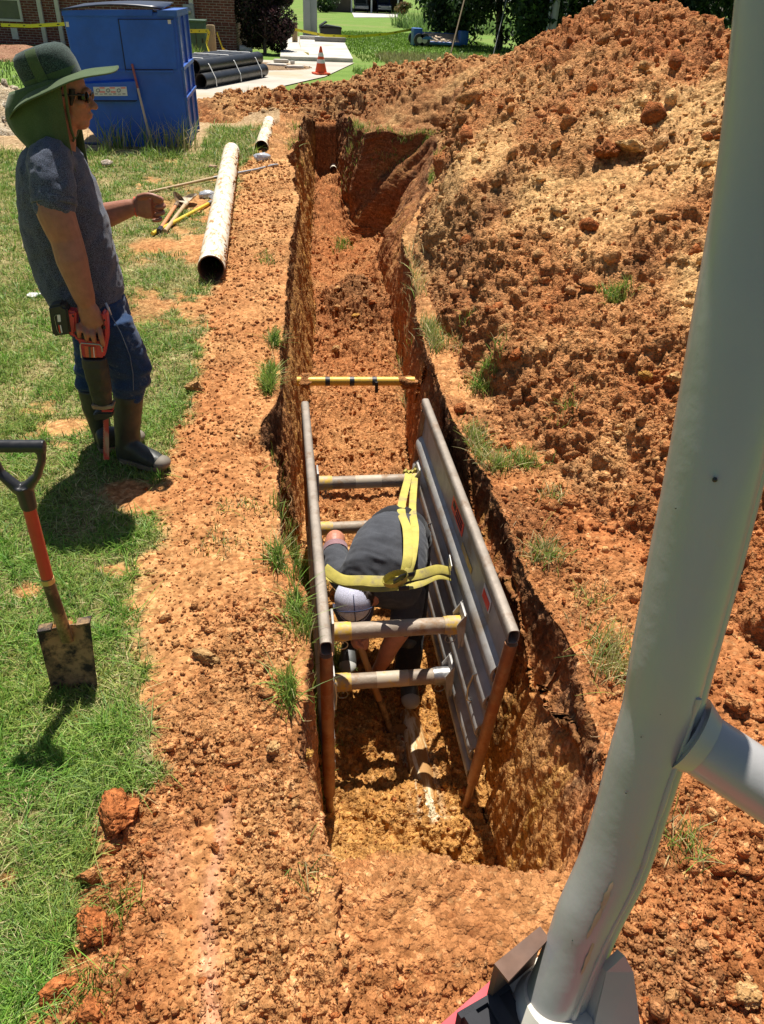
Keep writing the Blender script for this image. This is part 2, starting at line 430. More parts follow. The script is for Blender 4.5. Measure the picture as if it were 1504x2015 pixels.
    c1 = clods(x, y, z, .16, 1, .5); c2 = clods(x, y, z, .07, 2, .6); c3 = clods(x, y, z, .032, 3, .75)
    f1 = fbm(x*3, y*3, z*3, 4, 4); f2 = fbm(x*20, y*20, z*20, 3, 5)
    flr = np.where(S == 2, 1., 0.)*sstep(.15, .5, dep)
    a1 = np.where(S == 4, .045, .022)*lat+.035*flr
    disp = dn*(a1*.7*c1*sstep(-.1, .4, f1)+(.045*lat+.03*flr)*(bl-.4)+(.026*lat+.004+.012*flr)*(bl2-.4)+(.010*lat+.01*flr)*c2+.012*(1-1.6*worley(x/.024+.3*f2, y/.024, z/.024, 28)[0])*(.25+.75*lat)+(.012*lat)*(billow(x*55, y*55, z*55, 2, 26)-.4)+.018*f1+(.006*lat)*f2)+(1-dn)*(.02*f1+.008*f2)
    wl = -(1+.9*sstep(8, 12, YY))*((.03+.03*sstep(6, 9, YY))*np.abs(fbm(x*.5, y*7, z*.9, 4, 6))+(.006+.02*sstep(5, 9, YY))*fbm(x*.4, y*22, z*1.2, 3, 7)+.03*f1+.012*f2)+.012*c1*sstep(0, .2, f1)+.009*(bl-.4)+.010*(bl2-.4)
    top = sstep(-.28, -.02, z)
    wl = wl+top*(.012*c2+.02*fbm(x*8, y*8, z*8, 3, 8))-.03*top*(1-top)*4*.5
    fade = sstep(0, .12, tB)*sstep(1, .9, tB)
    wk = sstep(.03, .3, dep)*fade
    farr = sstep(10, 13, YY)*sstep(-.7, -.1, X); disp = disp+farr*(S != 2)*(.07*(billow(x*3.2, y*3.2, z*3.2, 4, 27)-.35)+.03*c1)
    disp = np.where(onwall, wl*wk+disp*(1-wk), disp)
    disp = np.where(onwall & (YY > 2.05) & (YY < 4.4), np.minimum(disp, .004), disp)
    disp = disp-.09*np.exp(-(((X+.2)/.07)**2+((YY-3.72)/.09)**2))*(S == 0)-.06*np.exp(-(((X+.13)/.05)**2+((YY-3.5)/.06)**2))*(S == 0)
    P2 = P+N*disp[..., None]
    P2[..., 0] = np.where((S == 0) & (YY > 2.05) & (YY < 4.4) & (P2[..., 0] > .07), .07, P2[..., 0])
    # grading tracks pressed into the near bank
    # ---- colour
    far = sstep(5, 10, YY)
    tan = np.where(S == 4, .15+.3*sstep(3, 7, YY), np.where(S == 0, .32+.12*far, .1))
    red = np.where(S == 4, .5*(1-sstep(2.6, 5, YY)), np.where(S == 0, .18*(1-far)+.1, 0.3))
    red = np.where(S == 3, .55, red); red = np.where((S == 2), .15+.35*sstep(5, 8, YY), red); red = np.where(S == 1, .25, red)
    yel = np.where(S == 2, .6*(1-sstep(3.2, 5, YY))*sstep(.2, .6, dep), 0.)
    yel = np.where(S == 3, .5*(1-sstep(2.2, 3.4, YY))*sstep(-.1, -.6, Z), yel)
    yel = np.where(S == 1, .45*sstep(4.2, 5, YY), yel)
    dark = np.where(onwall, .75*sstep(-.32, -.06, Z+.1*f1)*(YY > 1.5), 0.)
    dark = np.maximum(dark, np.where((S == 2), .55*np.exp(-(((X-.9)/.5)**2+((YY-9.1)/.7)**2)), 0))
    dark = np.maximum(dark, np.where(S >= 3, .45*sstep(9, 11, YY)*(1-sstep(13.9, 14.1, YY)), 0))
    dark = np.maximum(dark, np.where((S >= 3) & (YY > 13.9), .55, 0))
    dark = np.maximum(dark, np.where((S == 4) & (X < rr[:, None]+.25), .35*sstep(0, .3, f1+.1)*(YY < 9), 0))
    dark = np.maximum(dark, np.where((S == 2), .35*sstep(.25, .6, -f1)*1., 0))
    st = fbm(x*.6, y*15, z*1.3, 4, 73)          # tooth marks and seams down the cut faces
    dark = dark+np.where(onwall, .5*sstep(.12, .45, st), 0); yel = yel+np.where(onwall, .5*sstep(.1, .4, -st), 0)
    dark = np.where((S == 0), np.maximum(dark, .4*sstep(11.5, 13.5, YY)*sstep(-.4, .1, X)*sstep(-.1, .25, f1)), dark)
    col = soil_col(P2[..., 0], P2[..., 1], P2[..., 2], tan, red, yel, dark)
    col = lerp(col, C_PINK, .6*pk)
    ws = np.exp(-(((X-.60)/.055)**2))*sstep(2.02, 2.1, YY)*(1-sstep(2.62, 2.75, YY))
    col = lerp(col, np.array([.80, .68, .46]), 1.3*ws*sstep(.0, .12, fbm(x*30, y*2.2, z*2, 3, 71)+.03)*(S == 2))
    green = np.where((S == 0), 1-dn, 0.)
    gsoil = lerp(np.broadcast_to(np.array([.17, .17, .05]), X.shape+(3,)), np.array([.34, .26, .12]), .5+1.3*fbm(x*3, y*3, 0*x, 3, 72))
    col = lerp(col, gsoil, green)
    # dry trodden path along the drive
    col = lerp(col, np.array([.46, .31, .165])*(1+.2*f2)[..., None], np.where(S == 0, np.maximum(sstep(12.75, 13.15, YY+.15*f1)*sstep(-1.1, -1.3, X+.15*f1), sstep(15.4, 15.9, YY+.2*f1)*(X < .1)), 0)*(1-sstep(18.6, 19.2, YY)))
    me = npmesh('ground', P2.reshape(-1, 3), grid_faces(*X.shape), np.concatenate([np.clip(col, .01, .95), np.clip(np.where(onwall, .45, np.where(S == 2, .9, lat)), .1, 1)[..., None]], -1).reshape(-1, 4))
    m, nt, b = new_mat('clay')
    a = nd(nt, 'ShaderNodeVertexColor', layer_name='Col')
    tc = nt.nodes.new('ShaderNodeTexCoord'); wob = tex_noise(nt, 40, 3)
    vec = nd(nt, 'ShaderNodeVectorMath', operation='MULTIPLY_ADD'); nt.links.new(wob.outputs['Color'], vec.inputs[0]); vec.inputs[1].default_value = (.012,)*3; nt.links.new(tc.outputs['Object'], vec.inputs[2])
    va = nd(nt, 'ShaderNodeTexVoronoi', Scale=62.); vb = nd(nt, 'ShaderNodeTexVoronoi', Scale=135.); vc = nd(nt, 'ShaderNodeTexVoronoi', Scale=27.)
    for q in (va, vb, vc): nt.links.new(vec.outputs[0], q.inputs['Vector'])
    def mth(op, x, y):
        q = nd(nt, 'ShaderNodeMath', operation=op)
        for k_, v_ in enumerate((x, y)):
            if isinstance(v_, (int, float)): q.inputs[k_].default_value = v_
            else: nt.links.new(v_, q.inputs[k_])
        return q.outputs[0]
    tint = []
    for q in (va, vc):
        sp = nt.nodes.new('ShaderNodeSeparateColor'); nt.links.new(q.outputs['Color'], sp.inputs[0])
        tint.append(ramp(nt, [(0, (.62, .58, .52)), (.5, (.98, .98, .98)), (.9, (1.12, 1.14, 1.16)), (1., (1.45, 1.55, 1.7))], sp.outputs[0]).outputs[0])
    n = tex_noise(nt, 90, 6, .7)
    k = ramp(nt, [(.25, (.70, .66, .62)), (.5, (1, 1, 1)), (.8, (1.16, 1.17, 1.2))], n.outputs[0])
    c = mixc(nt, 1., a.outputs[0], k.outputs[0], 'MULTIPLY')
    for q in tint: c = mixc(nt, .8, c, q, 'MULTIPLY')
    nt.links.new(c, b.inputs['Base Color'])
    b.inputs['Roughness'].default_value = .95; b.inputs['Specular IOR Level'].default_value = .15
    hgt = mth('ADD', mth('ADD', mth('MULTIPLY', va.outputs['Distance'], -.9), mth('MULTIPLY', vb.outputs['Distance'], -.45)), mth('ADD', mth('MULTIPLY', vc.outputs['Distance'], -1.1), mth('MULTIPLY', n.outputs[0], .5)))
    bn = bump(nt, b, hgt, .0135, .9); nt.links.new(mth('ADD', mth('MULTIPLY', a.outputs['Alpha'], .72), .2), bn.inputs['Strength'])
    o = link('ground', me, m, smooth=True); tag(o, kind='structure')
    return o, m
GROUND, M_CLAY = make_ground()
def ground_sampler():
    from mathutils.bvhtree import BVHTree
    me = GROUND.data
    n = len(me.vertices); co = np.empty(n*3, np.float32); me.vertices.foreach_get('co', co)
    fl = np.empty(len(me.loops), np.int32); me.loops.foreach_get('vertex_index', fl)
    return BVHTree.FromPolygons([V3(p) for p in co.reshape(-1, 3).tolist()], fl.reshape(-1, 4).tolist())
GB = ground_sampler()
def gz(x, y, d=0.):
    h = GB.ray_cast(V3((x, y, 3.)), V3((0, 0, -1)))
    return h[0].z if h[0] is not None else d

def heap_grid(ya, yb):
    ys = [ya]
    while ys[-1] < yb: ys.append(ys[-1]+max(.009, .0024*ys[-1]))
    ys[-1] = yb
    Y = np.array(ys)[:, None]
    t = np.linspace(0, 1, 560)[None, :]
    if ya < 14.9:
        x0 = np.interp(Y, [1.2, 2.2, 4, 8, 9.5, 14, 14.3, 14.6, 15.1], [1.35, 1.3, 1.1, 1.3, 1.8, 2.6, 2.4, 1.4, 1.2])
    else: x0 = np.interp(Y, [15, 20.6], [-3.6, -3.6])
    x1 = np.interp(Y, [1.2, 9, 20.6], [6.2, 8.4, 8.4])
    X = x0+(x1-x0)*(t**1.15); YY = np.broadcast_to(Y, X.shape)
    h = heap_h(X, YY)
    rim = prof(RIMR, Y)
    # the toe keeps back from the trench rim
    toe = sstep(.0, .55, X-rim-.02)
    toe = np.where(YY > 14.25, np.maximum(sstep(.0, .55, X-2.8), sstep(14.6, 15.9, YY)*sstep(.0, .5, np.maximum(YY-16.75, np.maximum(X-1.5, .35-X)))), toe)
    front = sstep(13.2, 14.6, YY)
    h = np.where(h > 0, h, h*.6)*toe-(1-toe)*.08
    # shelf of scattered clay along the rim, gentler near the camera
    Z = np.maximum(h, -.12)
    Z = np.where((YY < 15.0) & (X < rim+.06) & (YY > 11.5), -3., Z)
    Z = np.where((YY > 14.95) & (YY < 16.72) & (X > .42) & (X < 1.62), -3., Z)
    P = np.stack([X, YY, Z], -1)
    du = np.gradient(P, axis=1); dv = np.gradient(P, axis=0); N = np.cross(du, dv); N /= np.maximum(np.linalg.norm(N, axis=-1, keepdims=True), 1e-9)
    x, y, z = X, YY, Z
    f1 = fbm(x*1.4, y*1.4, z*1.4, 4, 44); f2 = fbm(x*16, y*16, z*16, 3, 45); f0 = fbm(x*.55, y*.55, z*.55, 2, 47)
    k0 = clods(x, y, z, .42, 30, .5); k1 = clods(x, y, z, .2, 31, .62); k2 = clods(x, y, z, .09, 32, .7); k3 = clods(x, y, z, .042, 33, .8)
    fine = sstep(.12, .4, f0+.25*np.exp(-(((x-2.9)/1.1)**2+((y-6.5)/2.2)**2))*2.2-.1)       # smoother slide of fine tan soil
    top = sstep(1.25, 1.8, Z)
    rough = (1-.75*fine)
    on = sstep(-.05, .06, Z)
    b1 = billow(x*2.6, y*2.6, z*2.6, 6, 34); b2 = billow(x*17, y*17, z*17, 3, 35)
    disp = on*(.10*k0*sstep(.0, .45, f1+.2*top)*rough+(.15*rough+.03)*(b1-.4)+.045*k1*rough*sstep(-.2, .2, f1)+.02*k2*rough+.034*(b2-.4)*(.5+.5*rough)+.02*(billow(x*38, y*38, z*38, 2, 36)-.4)+.016*(1-1.6*worley(x/.036+.3*f2, y/.036, z/.036, 38)[0])+.05*f1+.01*f2)
    disp = disp+on*top*(.05*k1+.05*np.abs(fbm(x*5, y*5, z*5, 3, 48)))
    P = P+N*disp[..., None]
    P[..., 2] += .015*k1*on
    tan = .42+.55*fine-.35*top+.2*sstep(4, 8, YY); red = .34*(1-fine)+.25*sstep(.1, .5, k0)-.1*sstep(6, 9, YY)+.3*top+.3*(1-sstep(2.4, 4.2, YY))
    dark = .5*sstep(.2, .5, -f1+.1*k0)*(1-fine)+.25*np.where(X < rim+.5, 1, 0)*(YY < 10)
    dark = np.maximum(dark, .35*sstep(14.2, 15.5, YY)*sstep(1.2, 0.2, Z)*(X > .4)*(X < 3.4))
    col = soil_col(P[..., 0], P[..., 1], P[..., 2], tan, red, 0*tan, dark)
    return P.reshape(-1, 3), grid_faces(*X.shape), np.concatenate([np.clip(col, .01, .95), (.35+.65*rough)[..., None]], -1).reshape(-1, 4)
def make_heap():
    a = heap_grid(1.2, 15.0); b = heap_grid(15.0, 20.6)
    me = npmesh('dirt_heap', np.concatenate([a[0], b[0]]), np.concatenate([a[1], b[1]+len(a[0])]), np.concatenate([a[2], b[2]]))
    o = link('dirt_heap', me, M_CLAY, smooth=True)
    tag(o, 'tall heap of orange excavated clay curving along the right side of the trench', 'dirt heap')
    return o
HEAP = make_heap()
def _bvh(o):
    from mathutils.bvhtree import BVHTree
    me = o.data; n = len(me.vertices); co = np.empty(n*3, np.float32); me.vertices.foreach_get('co', co)
    fl = np.empty(len(me.loops), np.int32); me.loops.foreach_get('vertex_index', fl)
    return BVHTree.FromPolygons([V3(p) for p in co.reshape(-1, 3).tolist()], fl.reshape(-1, 4).tolist())
HB = _bvh(HEAP)
def sz(x, y):
    """height of the visible soil at x, y"""
    a = GB.ray_cast(V3((x, y, 4.)), V3((0, 0, -1))); b = HB.ray_cast(V3((x, y, 4.)), V3((0, 0, -1)))
    return max([q[0].z for q in (a, b) if q[0] is not None] or [0.])
def surf(x, y):
    """height and colour of the visible soil"""
    best = None
    for b, o in ((GB, GROUND), (HB, HEAP)):
        q = b.ray_cast(V3((x, y, 4.)), V3((0, 0, -1)))
        if q[0] is not None and (best is None or q[0].z > best[0]): best = (q[0].z, o, q[2])
    if best is None: return 0., C_OR
    me = best[1].data; return best[0], np.array(me.color_attributes[0].data[me.polygons[best[2]].vertices[0]].color[:3])
def hit(px, py):
    """point of the visible soil under a photo pixel"""
    o = V3((0, 0, HC)); d = V3(_ray(px, py)).normalized()
    a = GB.ray_cast(o, d); b = HB.ray_cast(o, d); q = [k for k in (a, b) if k[0] is not None]
    return min(q, key=lambda k: k[3])[0] if q else at(px, py)
# ================================================================ LOOSE SOIL, GRASS, FAR GROUND
def ico(sub):
    bm = bmesh.new(); bmesh.ops.create_icosphere(bm, subdivisions=sub, radius=1.)
    v = np.array([q.co[:] for q in bm.verts]); bm.verts.index_update()
    f = np.array([[q.index for q in t.verts] for t in bm.faces]); bm.free(); return v, f
IC1 = ico(1); IC2 = ico(2); IC3 = ico(3); IC5 = ico(5)
def rock_shape(base, seed, rough=.35):
    v = base[0]*1.
    n = fbm(v[:, 0]*1.2+seed*7.1, v[:, 1]*1.2, v[:, 2]*1.2, 2, seed)*rough*1.5+perlin(v[:, 0]*3.3, v[:, 1]*3.3+seed, v[:, 2]*3.3, seed+3)*rough*.6
    d, r = worley(v[:, 0]*1.1+seed, v[:, 1]*1.1, v[:, 2]*1.1, seed)
    v = v*(1+n-.25*(d-.5))[:, None]
    rg = np.random.default_rng(seed+9)
    for k in range(7):                                   # broken flat faces
        q = rg.normal(size=3); q /= np.linalg.norm(q); t = rg.uniform(.42, .8)
        e = v @ q-t; v = v-np.clip(e, 0, None)[:, None]*q*.9
    return v*np.array([1.15, .95, .75])
def rand_rot(n, rng):
    q = rng.normal(size=(n, 4)); q /= np.linalg.norm(q, axis=1, keepdims=True); w, x, y, z = q.T
    return np.stack([np.stack([1-2*(y*y+z*z), 2*(x*y-z*w), 2*(x*z+y*w)], -1), np.stack([2*(x*y+z*w), 1-2*(x*x+z*z), 2*(y*z-x*w)], -1), np.stack([2*(x*z-y*w), 2*(y*z+x*w), 1-2*(x*x+y*y)], -1)], 1)
def scatter(name, pts, size, colr, base=IC1, seed=1, sink=.42, shapes=10):
    rng = np.random.default_rng(seed); n = len(pts); V = []; Fc = []; Cc = []
    R = rand_rot(n, rng); k = rng.integers(0, shapes, n); off = 0
    for j in range(shapes):
        idx = np.where(k == j)[0]
        if not len(idx): continue
        s = rock_shape(base, seed*31+j)
        v = np.einsum('nij,vj->nvi', R[idx], s)*size[idx][:, None, None]*rng.uniform(.65, 1.25, (len(idx), 1, 3))
        v = v+pts[idx][:, None, :]+np.array([0, 0, 1.])*(size[idx]*(.6-sink))[:, None, None]
        V.append(v.reshape(-1, 3)); nv = len(s)
        Fc.append((base[1][None]+(np.arange(len(idx))*nv)[:, None, None]).reshape(-1, 3)+off); off += len(idx)*nv
        Cc.append(np.repeat(colr[idx], nv, 0))
    me = npmesh(name, np.concatenate(V), np.concatenate(Fc), np.concatenate(Cc))
    return me
def make_clods():
    rng = np.random.default_rng(5); P = []; S = []; Cl = []
    def put(n, xf, ymin, ymax, smin, smax, keep=None, pw=2.0):
        y = ymin*(ymax/ymin)**rng.random(n); x = xf(y, rng.random(n))
        ok = np.ones(n, bool) if keep is None else keep(x, y)
        x, y = x[ok], y[ok]; m = len(x)
        d = np.sqrt(y*y+4)/2.4
        s = smin*(1-rng.random(m)*(1-(smin/smax)**pw))**(-1/pw)*np.maximum(1, d**.8)
        q = [surf(a, b) for a, b in zip(x, y)]
        P.append(np.stack([x, y, np.array([k[0] for k in q])], 1)); S.append(s)
        c = np.array([k[1] for k in q]); u = rng.random((m, 1))
        c = np.where(u < .1, C_RED*.95, np.where(u > .9, c*.5+C_TAN*.5, c))
        Cl.append(c*rng.uniform(.95, 1.28, (m, 1)))
    nz = lambda x, y: fbm(x*2.3, y*2.3, 0*x, 3, 80)
    sm = lambda x, y: (np.exp(-(((x-.5)/.4)**2+((y-1.08)/.12)**2)) < .35)
    put(9000, lambda y, u: dirt_edge(y)-.06+(prof(RIML, y)-dirt_edge(y)+.02)*u, .75, 12, .0028, .013, lambda x, y: (nz(x, y) > -.3)*sm(x, y)*(dirtness(x, y) > .5))
    put(3200, lambda y, u: dirt_edge(y)-.06+(prof(RIML, y)-dirt_edge(y))*u, .75, 2.4, .004, .026, lambda x, y: nz(x, y) > -.02)
    put(300, lambda y, u: dirt_edge(y)-.28*u*u, .8, 6, .005, .014)
    put(3200, lambda y, u: .0+1.5*u, .7, 1.25, .003, .018, lambda x, y: sm(x, y)*(nz(x, y) > -.3))
    put(7500, lambda y, u: prof(RIMR, y)+.03+(.35+.5*y)*u, .75, 4.2, .004, .034, lambda x, y: nz(x, y) > -.25)
    put(15000, lambda y, u: prof(RIMR, np.minimum(y, 13))+.15+4.4*u, 2.5, 15, .0042, .05, lambda x, y: nz(x*.6, y*.6) > -.3)
    put(2000, lambda y, u: -1.2+6*u, 16.6, 18.6, .005, .02)
    put(4500, lambda y, u: prof(FLOL, y)+.03+(prof(FLOR, y)-prof(FLOL, y)-.06)*u, 1.7, 14, .0042, .02, lambda x, y: nz(x, y) > -.2)
    me = scatter('loose_clods', np.concatenate(P), np.concatenate(S), np.clip(np.concatenate(Cl), .02, .9), IC1, 3, shapes=16)
    o = link('loose_clods', me, M_CLAY); tag(o, 'countless loose crumbs of orange clay strewn over banks and trench floor', 'clay crumbs', kind='stuff'); return o
make_clods()
# ---- single lumps one can point at
LUMPS = [  # photo px, radius, colour, label
    (385, 768, .052, C_TAN*.9, 'tan angular clod lying on grass beside the long pipe bank'),
    (232, 1618, .072, C_RED*1.2, 'largest red clay lump at the grass edge, tall and crumbly'),
    (182, 1728, .034, C_OR*1.1, 'small orange clod on grass just below the tall red lump'),
    (190, 1830, .052, C_RED*1.25, 'wide red clod half on the grass, second from bottom left'),
    (113, 1955, .042, C_RED*1.35, 'round red clod sitting alone on grass near bottom left corner'),
    (175, 2005, .045, C_RED*1.2, 'red lump cut off by the bottom edge of the picture'),
    (218, 1778, .045, C_OR, 'orange lump with grass blades below the tall red one'),
    (405, 1298, .045, C_TAN*.8, 'brown tan clod with flat top on the middle of left bank'),
    (540, 1478, .03, C_TAN, 'pale tan stone on the bank left of the shield corner'),
    (1240, 290, .12, C_TAN*1.1, 'pale pinkish boulder of clay high on the heap'),
    (1196, 305, .11, C_RED*.9, 'dark red clay boulder beside the pale boulder on the heap'),
    (1015, 705, .055, C_RED*1.1, 'red clod low on the heap above the grassy right rim'),
    (1325, 748, .045, C_TAN*1.1, 'yellow tan stone beside the white post, half way up'),
    (1270, 745, .04, C_YEL, 'yellow clay stone at the foot of the dark sod clump'),
    (1215, 860, .04, C_TAN*1.05, 'ochre stone on the lower heap near the white post'),
    (1470, 1960, .034, C_TAN, 'tan pebble at the bottom right corner beside the machine'),
    (1455, 1395, .05, C_OR*1.05, 'orange clod at right edge below the white cross tube'),
    (700, 625, .06, C_YEL*1.1, 'yellow square lump on the trench floor beyond the yellow strut'),
    (662, 690, .055, C_TAN*.9, 'tan lump on trench floor just beyond the yellow strut'),
    (600, 1490, .03, C_YEL*1.1, 'yellow nub on left trench wall by the shield leg'),
    (1180, 1735, .05, C_RED, 'red lump on the near rim right of trench corner'),
    (1085, 1905, .0, C_RED, ''),
]
for i, (px, py, r, c, lab) in enumerate(LUMPS):
    if r <= 0: continue
    p = hit(px, py)
    v = rock_shape(IC5, 200+i, .38)*np.array([1, .9, .95])
    a = i*1.7; v = v @ np.array([[math.cos(a), math.sin(a), 0], [-math.sin(a), math.cos(a), 0], [0, 0, 1]])
    b2 = billow(v[:, 0]*2.4+i, v[:, 1]*2.4, v[:, 2]*2.4, 4, 300+i); v = v*(1+.22*(b2-.4))[:, None]
    b3 = billow(v[:, 0]*7+i, v[:, 1]*7, v[:, 2]*7, 3, 330+i); v = v*(1+.12*(b3-.4))[:, None]
    v = v*r+np.array([0, 0, r*(.1 if r > .1 else .35)])
    cc = np.clip(np.asarray(c)[None]*(1+.5*(b2-.4)+.2*perlin(v[:, 0]*40, v[:, 1]*40, v[:, 2]*40, 5))[:, None], .02, .9)
    o = link('clay_lump', npmesh('clay_lump', v, IC5[1], cc), M_CLAY, smooth=True); o.location = p
    tag(o, lab, 'clay lump', 'clay lumps lying about the dig')

# ---- grass
def blades(n_, pos, hgt, wid, lean, colr, rng, seg=3):
    """curved ribbons; pos (n,3)"""
    n = len(pos); a = rng.random(n)*2*np.pi; b = a+rng.normal(0, .9, n)
    dx, dy = np.cos(a), np.sin(a); wx, wy = -np.sin(b), np.cos(b)
    V = []; C = []
    for k in range(seg+1):
        t = k/seg; ln = lean*hgt*(t**1.7); zz = hgt*(t-.35*np.clip(lean, 0, 1.6)*t*t)
        w = wid*(1-t**1.6)*.5+.0003
        c = pos+np.stack([dx*ln, dy*ln, zz], 1)
        o = np.stack([wx*w, wy*w, 0*w], 1)
        V += [c-o, c+o]
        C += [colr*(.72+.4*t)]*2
    V = np.stack(V, 1); C = np.stack(C, 1); m = 2*(seg+1)
    f = np.array([[2*k, 2*k+1, 2*k+3, 2*k+2] for k in range(seg)])
    Fc = (f[None]+(np.arange(n)*m)[:, None, None]).reshape(-1, 4)
    return V.reshape(-1, 3), Fc, C.reshape(-1, 3)
def grass_mat():
    m, nt, b = new_mat('grass_blade')
    a = nd(nt, 'ShaderNodeVertexColor', layer_name='Col')
    nt.links.new(a.outputs[0], b.inputs['Base Color'])
    b.inputs['Roughness'].default_value = .5; b.inputs['Specular IOR Level'].default_value = .3
    tr = nd(nt, 'ShaderNodeBsdfTranslucent'); nt.links.new(a.outputs[0], tr.inputs[0])
    mx = nd(nt, 'ShaderNodeMixShader'); mx.inputs[0].default_value = .35
    nt.links.new(b.outputs[0], mx.inputs[1]); nt.links.new(tr.outputs[0], mx.inputs[2])
    nt.links.new(mx.outputs[0], nt.nodes['Material Output'].inputs[0]); return m
M_GRASS = grass_mat()
G1 = np.array([.19, .345, .05]); G2 = np.array([.40, .44, .10]); G3 = np.array([.10, .20, .04]); GD = np.array([.62, .52, .26])
def gcol(x, y, rng, dry):
    n = len(x); u = rng.random(n); p = .5+1.1*fbm(x*2.2, y*2.2, 0*x, 3, 81)
    c = lerp(np.broadcast_to(G1, (n, 3)), G2, p*.9*rng.random(n)*1.5); c = lerp(c, G3, (u < .25)*.8)
    c = lerp(c, GD*rng.uniform(.8, 1.25, (n, 1)), (rng.random(n) < dry)*.9)
    return c*rng.uniform(.75, 1.25, (n, 1))
def make_lawn():
    rng = np.random.default_rng(21); n = 350000
    y = .5*(15.6/.5)**rng.random(n); u = rng.random(n)
    xl = -1.0-.42*y; x = xl+(.3-xl)*u
    d = dirtness(x, y); e = dirt_edge(y)
    th = .5+1.2*fbm(x*2.6, y*2.6, 0*x, 3, 84)
    ok = (d < .35*rng.random(n)+.25)*(x < prof(RIML, y)-.1)*(rng.random(n) < .35+.8*th)
    ok &= ~((y > 12.85+.25*fbm(x*2, y*0, 0*x, 2, 85)) & (x < -1.15+.1*fbm(x*3, y*3, 0*x, 2, 87)))
    x, y, th = x[ok], y[ok], th[ok]; n = len(x)
    d = np.sqrt(y*y+4.)/2.3
    z = np.array([gz(a, b) for a, b in zip(x, y)])
    dry = np.clip(.14+.5*(.5-th)+.28*sstep(4.5, 7, y)*sstep(-2.5, -1, x)*(1-sstep(10.5, 12, y)), .03, .7)
    h = rng.uniform(.018, .05, n)*(.7+.7*np.clip(th, 0, 1))*(1+1.3*sstep(11.3, 12.8, y)*(rng.random(n) < .6))
    lean = rng.gamma(2.2, .45, n); w = rng.uniform(.0022, .0042, n)*d**.72
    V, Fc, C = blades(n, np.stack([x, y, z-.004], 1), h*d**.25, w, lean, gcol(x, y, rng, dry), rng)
    # taller tufts
    k = 2600; yy = .7*(12.8/.7)**rng.random(k); xx = (-1.-.4*yy)+(dirt_edge(yy)+1.+.4*yy)*rng.random(k)
    ok = (dirtness(xx, yy) < .4)*(fbm(xx*1.7, yy*1.7, 0*xx, 2, 86) > .0); xx, yy = xx[ok], yy[ok]
    xx = np.repeat(xx, 14)+rng.normal(0, .016, len(xx)*14); yy = np.repeat(yy, 14)+rng.normal(0, .016, len(yy)*14); m = len(xx)
    zz = np.array([gz(a, b) for a, b in zip(xx, yy)]); d = np.sqrt(yy*yy+4.)/2.3
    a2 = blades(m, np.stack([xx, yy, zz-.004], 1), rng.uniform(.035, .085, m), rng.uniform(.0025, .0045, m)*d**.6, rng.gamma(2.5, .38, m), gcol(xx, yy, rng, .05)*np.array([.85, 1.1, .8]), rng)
    me = npmesh('lawn_grass', np.concatenate([V, a2[0]]), np.concatenate([Fc, a2[1]+len(V)]), np.clip(np.concatenate([C, a2[2]]), .01, .8))
    o = link('lawn_grass', me, M_GRASS); tag(o, 'short patchy green and straw grass covering the left lawn', 'grass', kind='stuff')
make_lawn()
def tuft(name, pts, per, hmin, hmax, spread, dry, seed, label, cat, group, lean=.55, wid=.003, droop=0., wob=1.):
    """one clump of blades; pts: root points"""
    rng = np.random.default_rng(seed); P = []
    if len(pts) > 1:                       # one continuous fringe along the points
        k = [a.lerp(b, t) for a, b in zip(pts[:-1], pts[1:]) for t in (0, .33, .67)]+[pts[-1]]; per = int(per*len(pts)/len(k)*1.15)+2; pts = k
    for p in pts:
        q = np.array(p[:])[None]+np.concatenate([rng.normal(0, spread, (per, 2)), np.zeros((per, 1))], 1)
        if p[2] > -.3 and p[1] < 13:            # rooted on the bank, not in mid air over the trench
            e = np.abs(rng.normal(0, .022, per)); q[:, 0] = np.where(q[:, 0] < .55, np.minimum(q[:, 0], prof(RIML, q[:, 1])-.03*(p[1] < 8)-e), np.maximum(q[:, 0], prof(RIMR, q[:, 1])+e))
        for r in q: r[2] = sz(r[0], r[1])
        P.append(q)
    P = np.concatenate(P); n = len(P); P0 = np.array(pts[0][:])
    h = rng.uniform(hmin, hmax, n); d = math.sqrt(P0[1]**2+4)/2.3
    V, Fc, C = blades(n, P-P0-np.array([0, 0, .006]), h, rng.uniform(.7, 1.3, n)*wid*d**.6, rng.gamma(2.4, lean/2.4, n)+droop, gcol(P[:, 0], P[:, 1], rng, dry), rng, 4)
    o = link(name, npmesh(name, V, Fc, np.clip(C, .01, .8)), M_GRASS); o.location = P0
    tag(o, label, cat, group); return o
RIMG = 'grass tufts left along the trench rims'
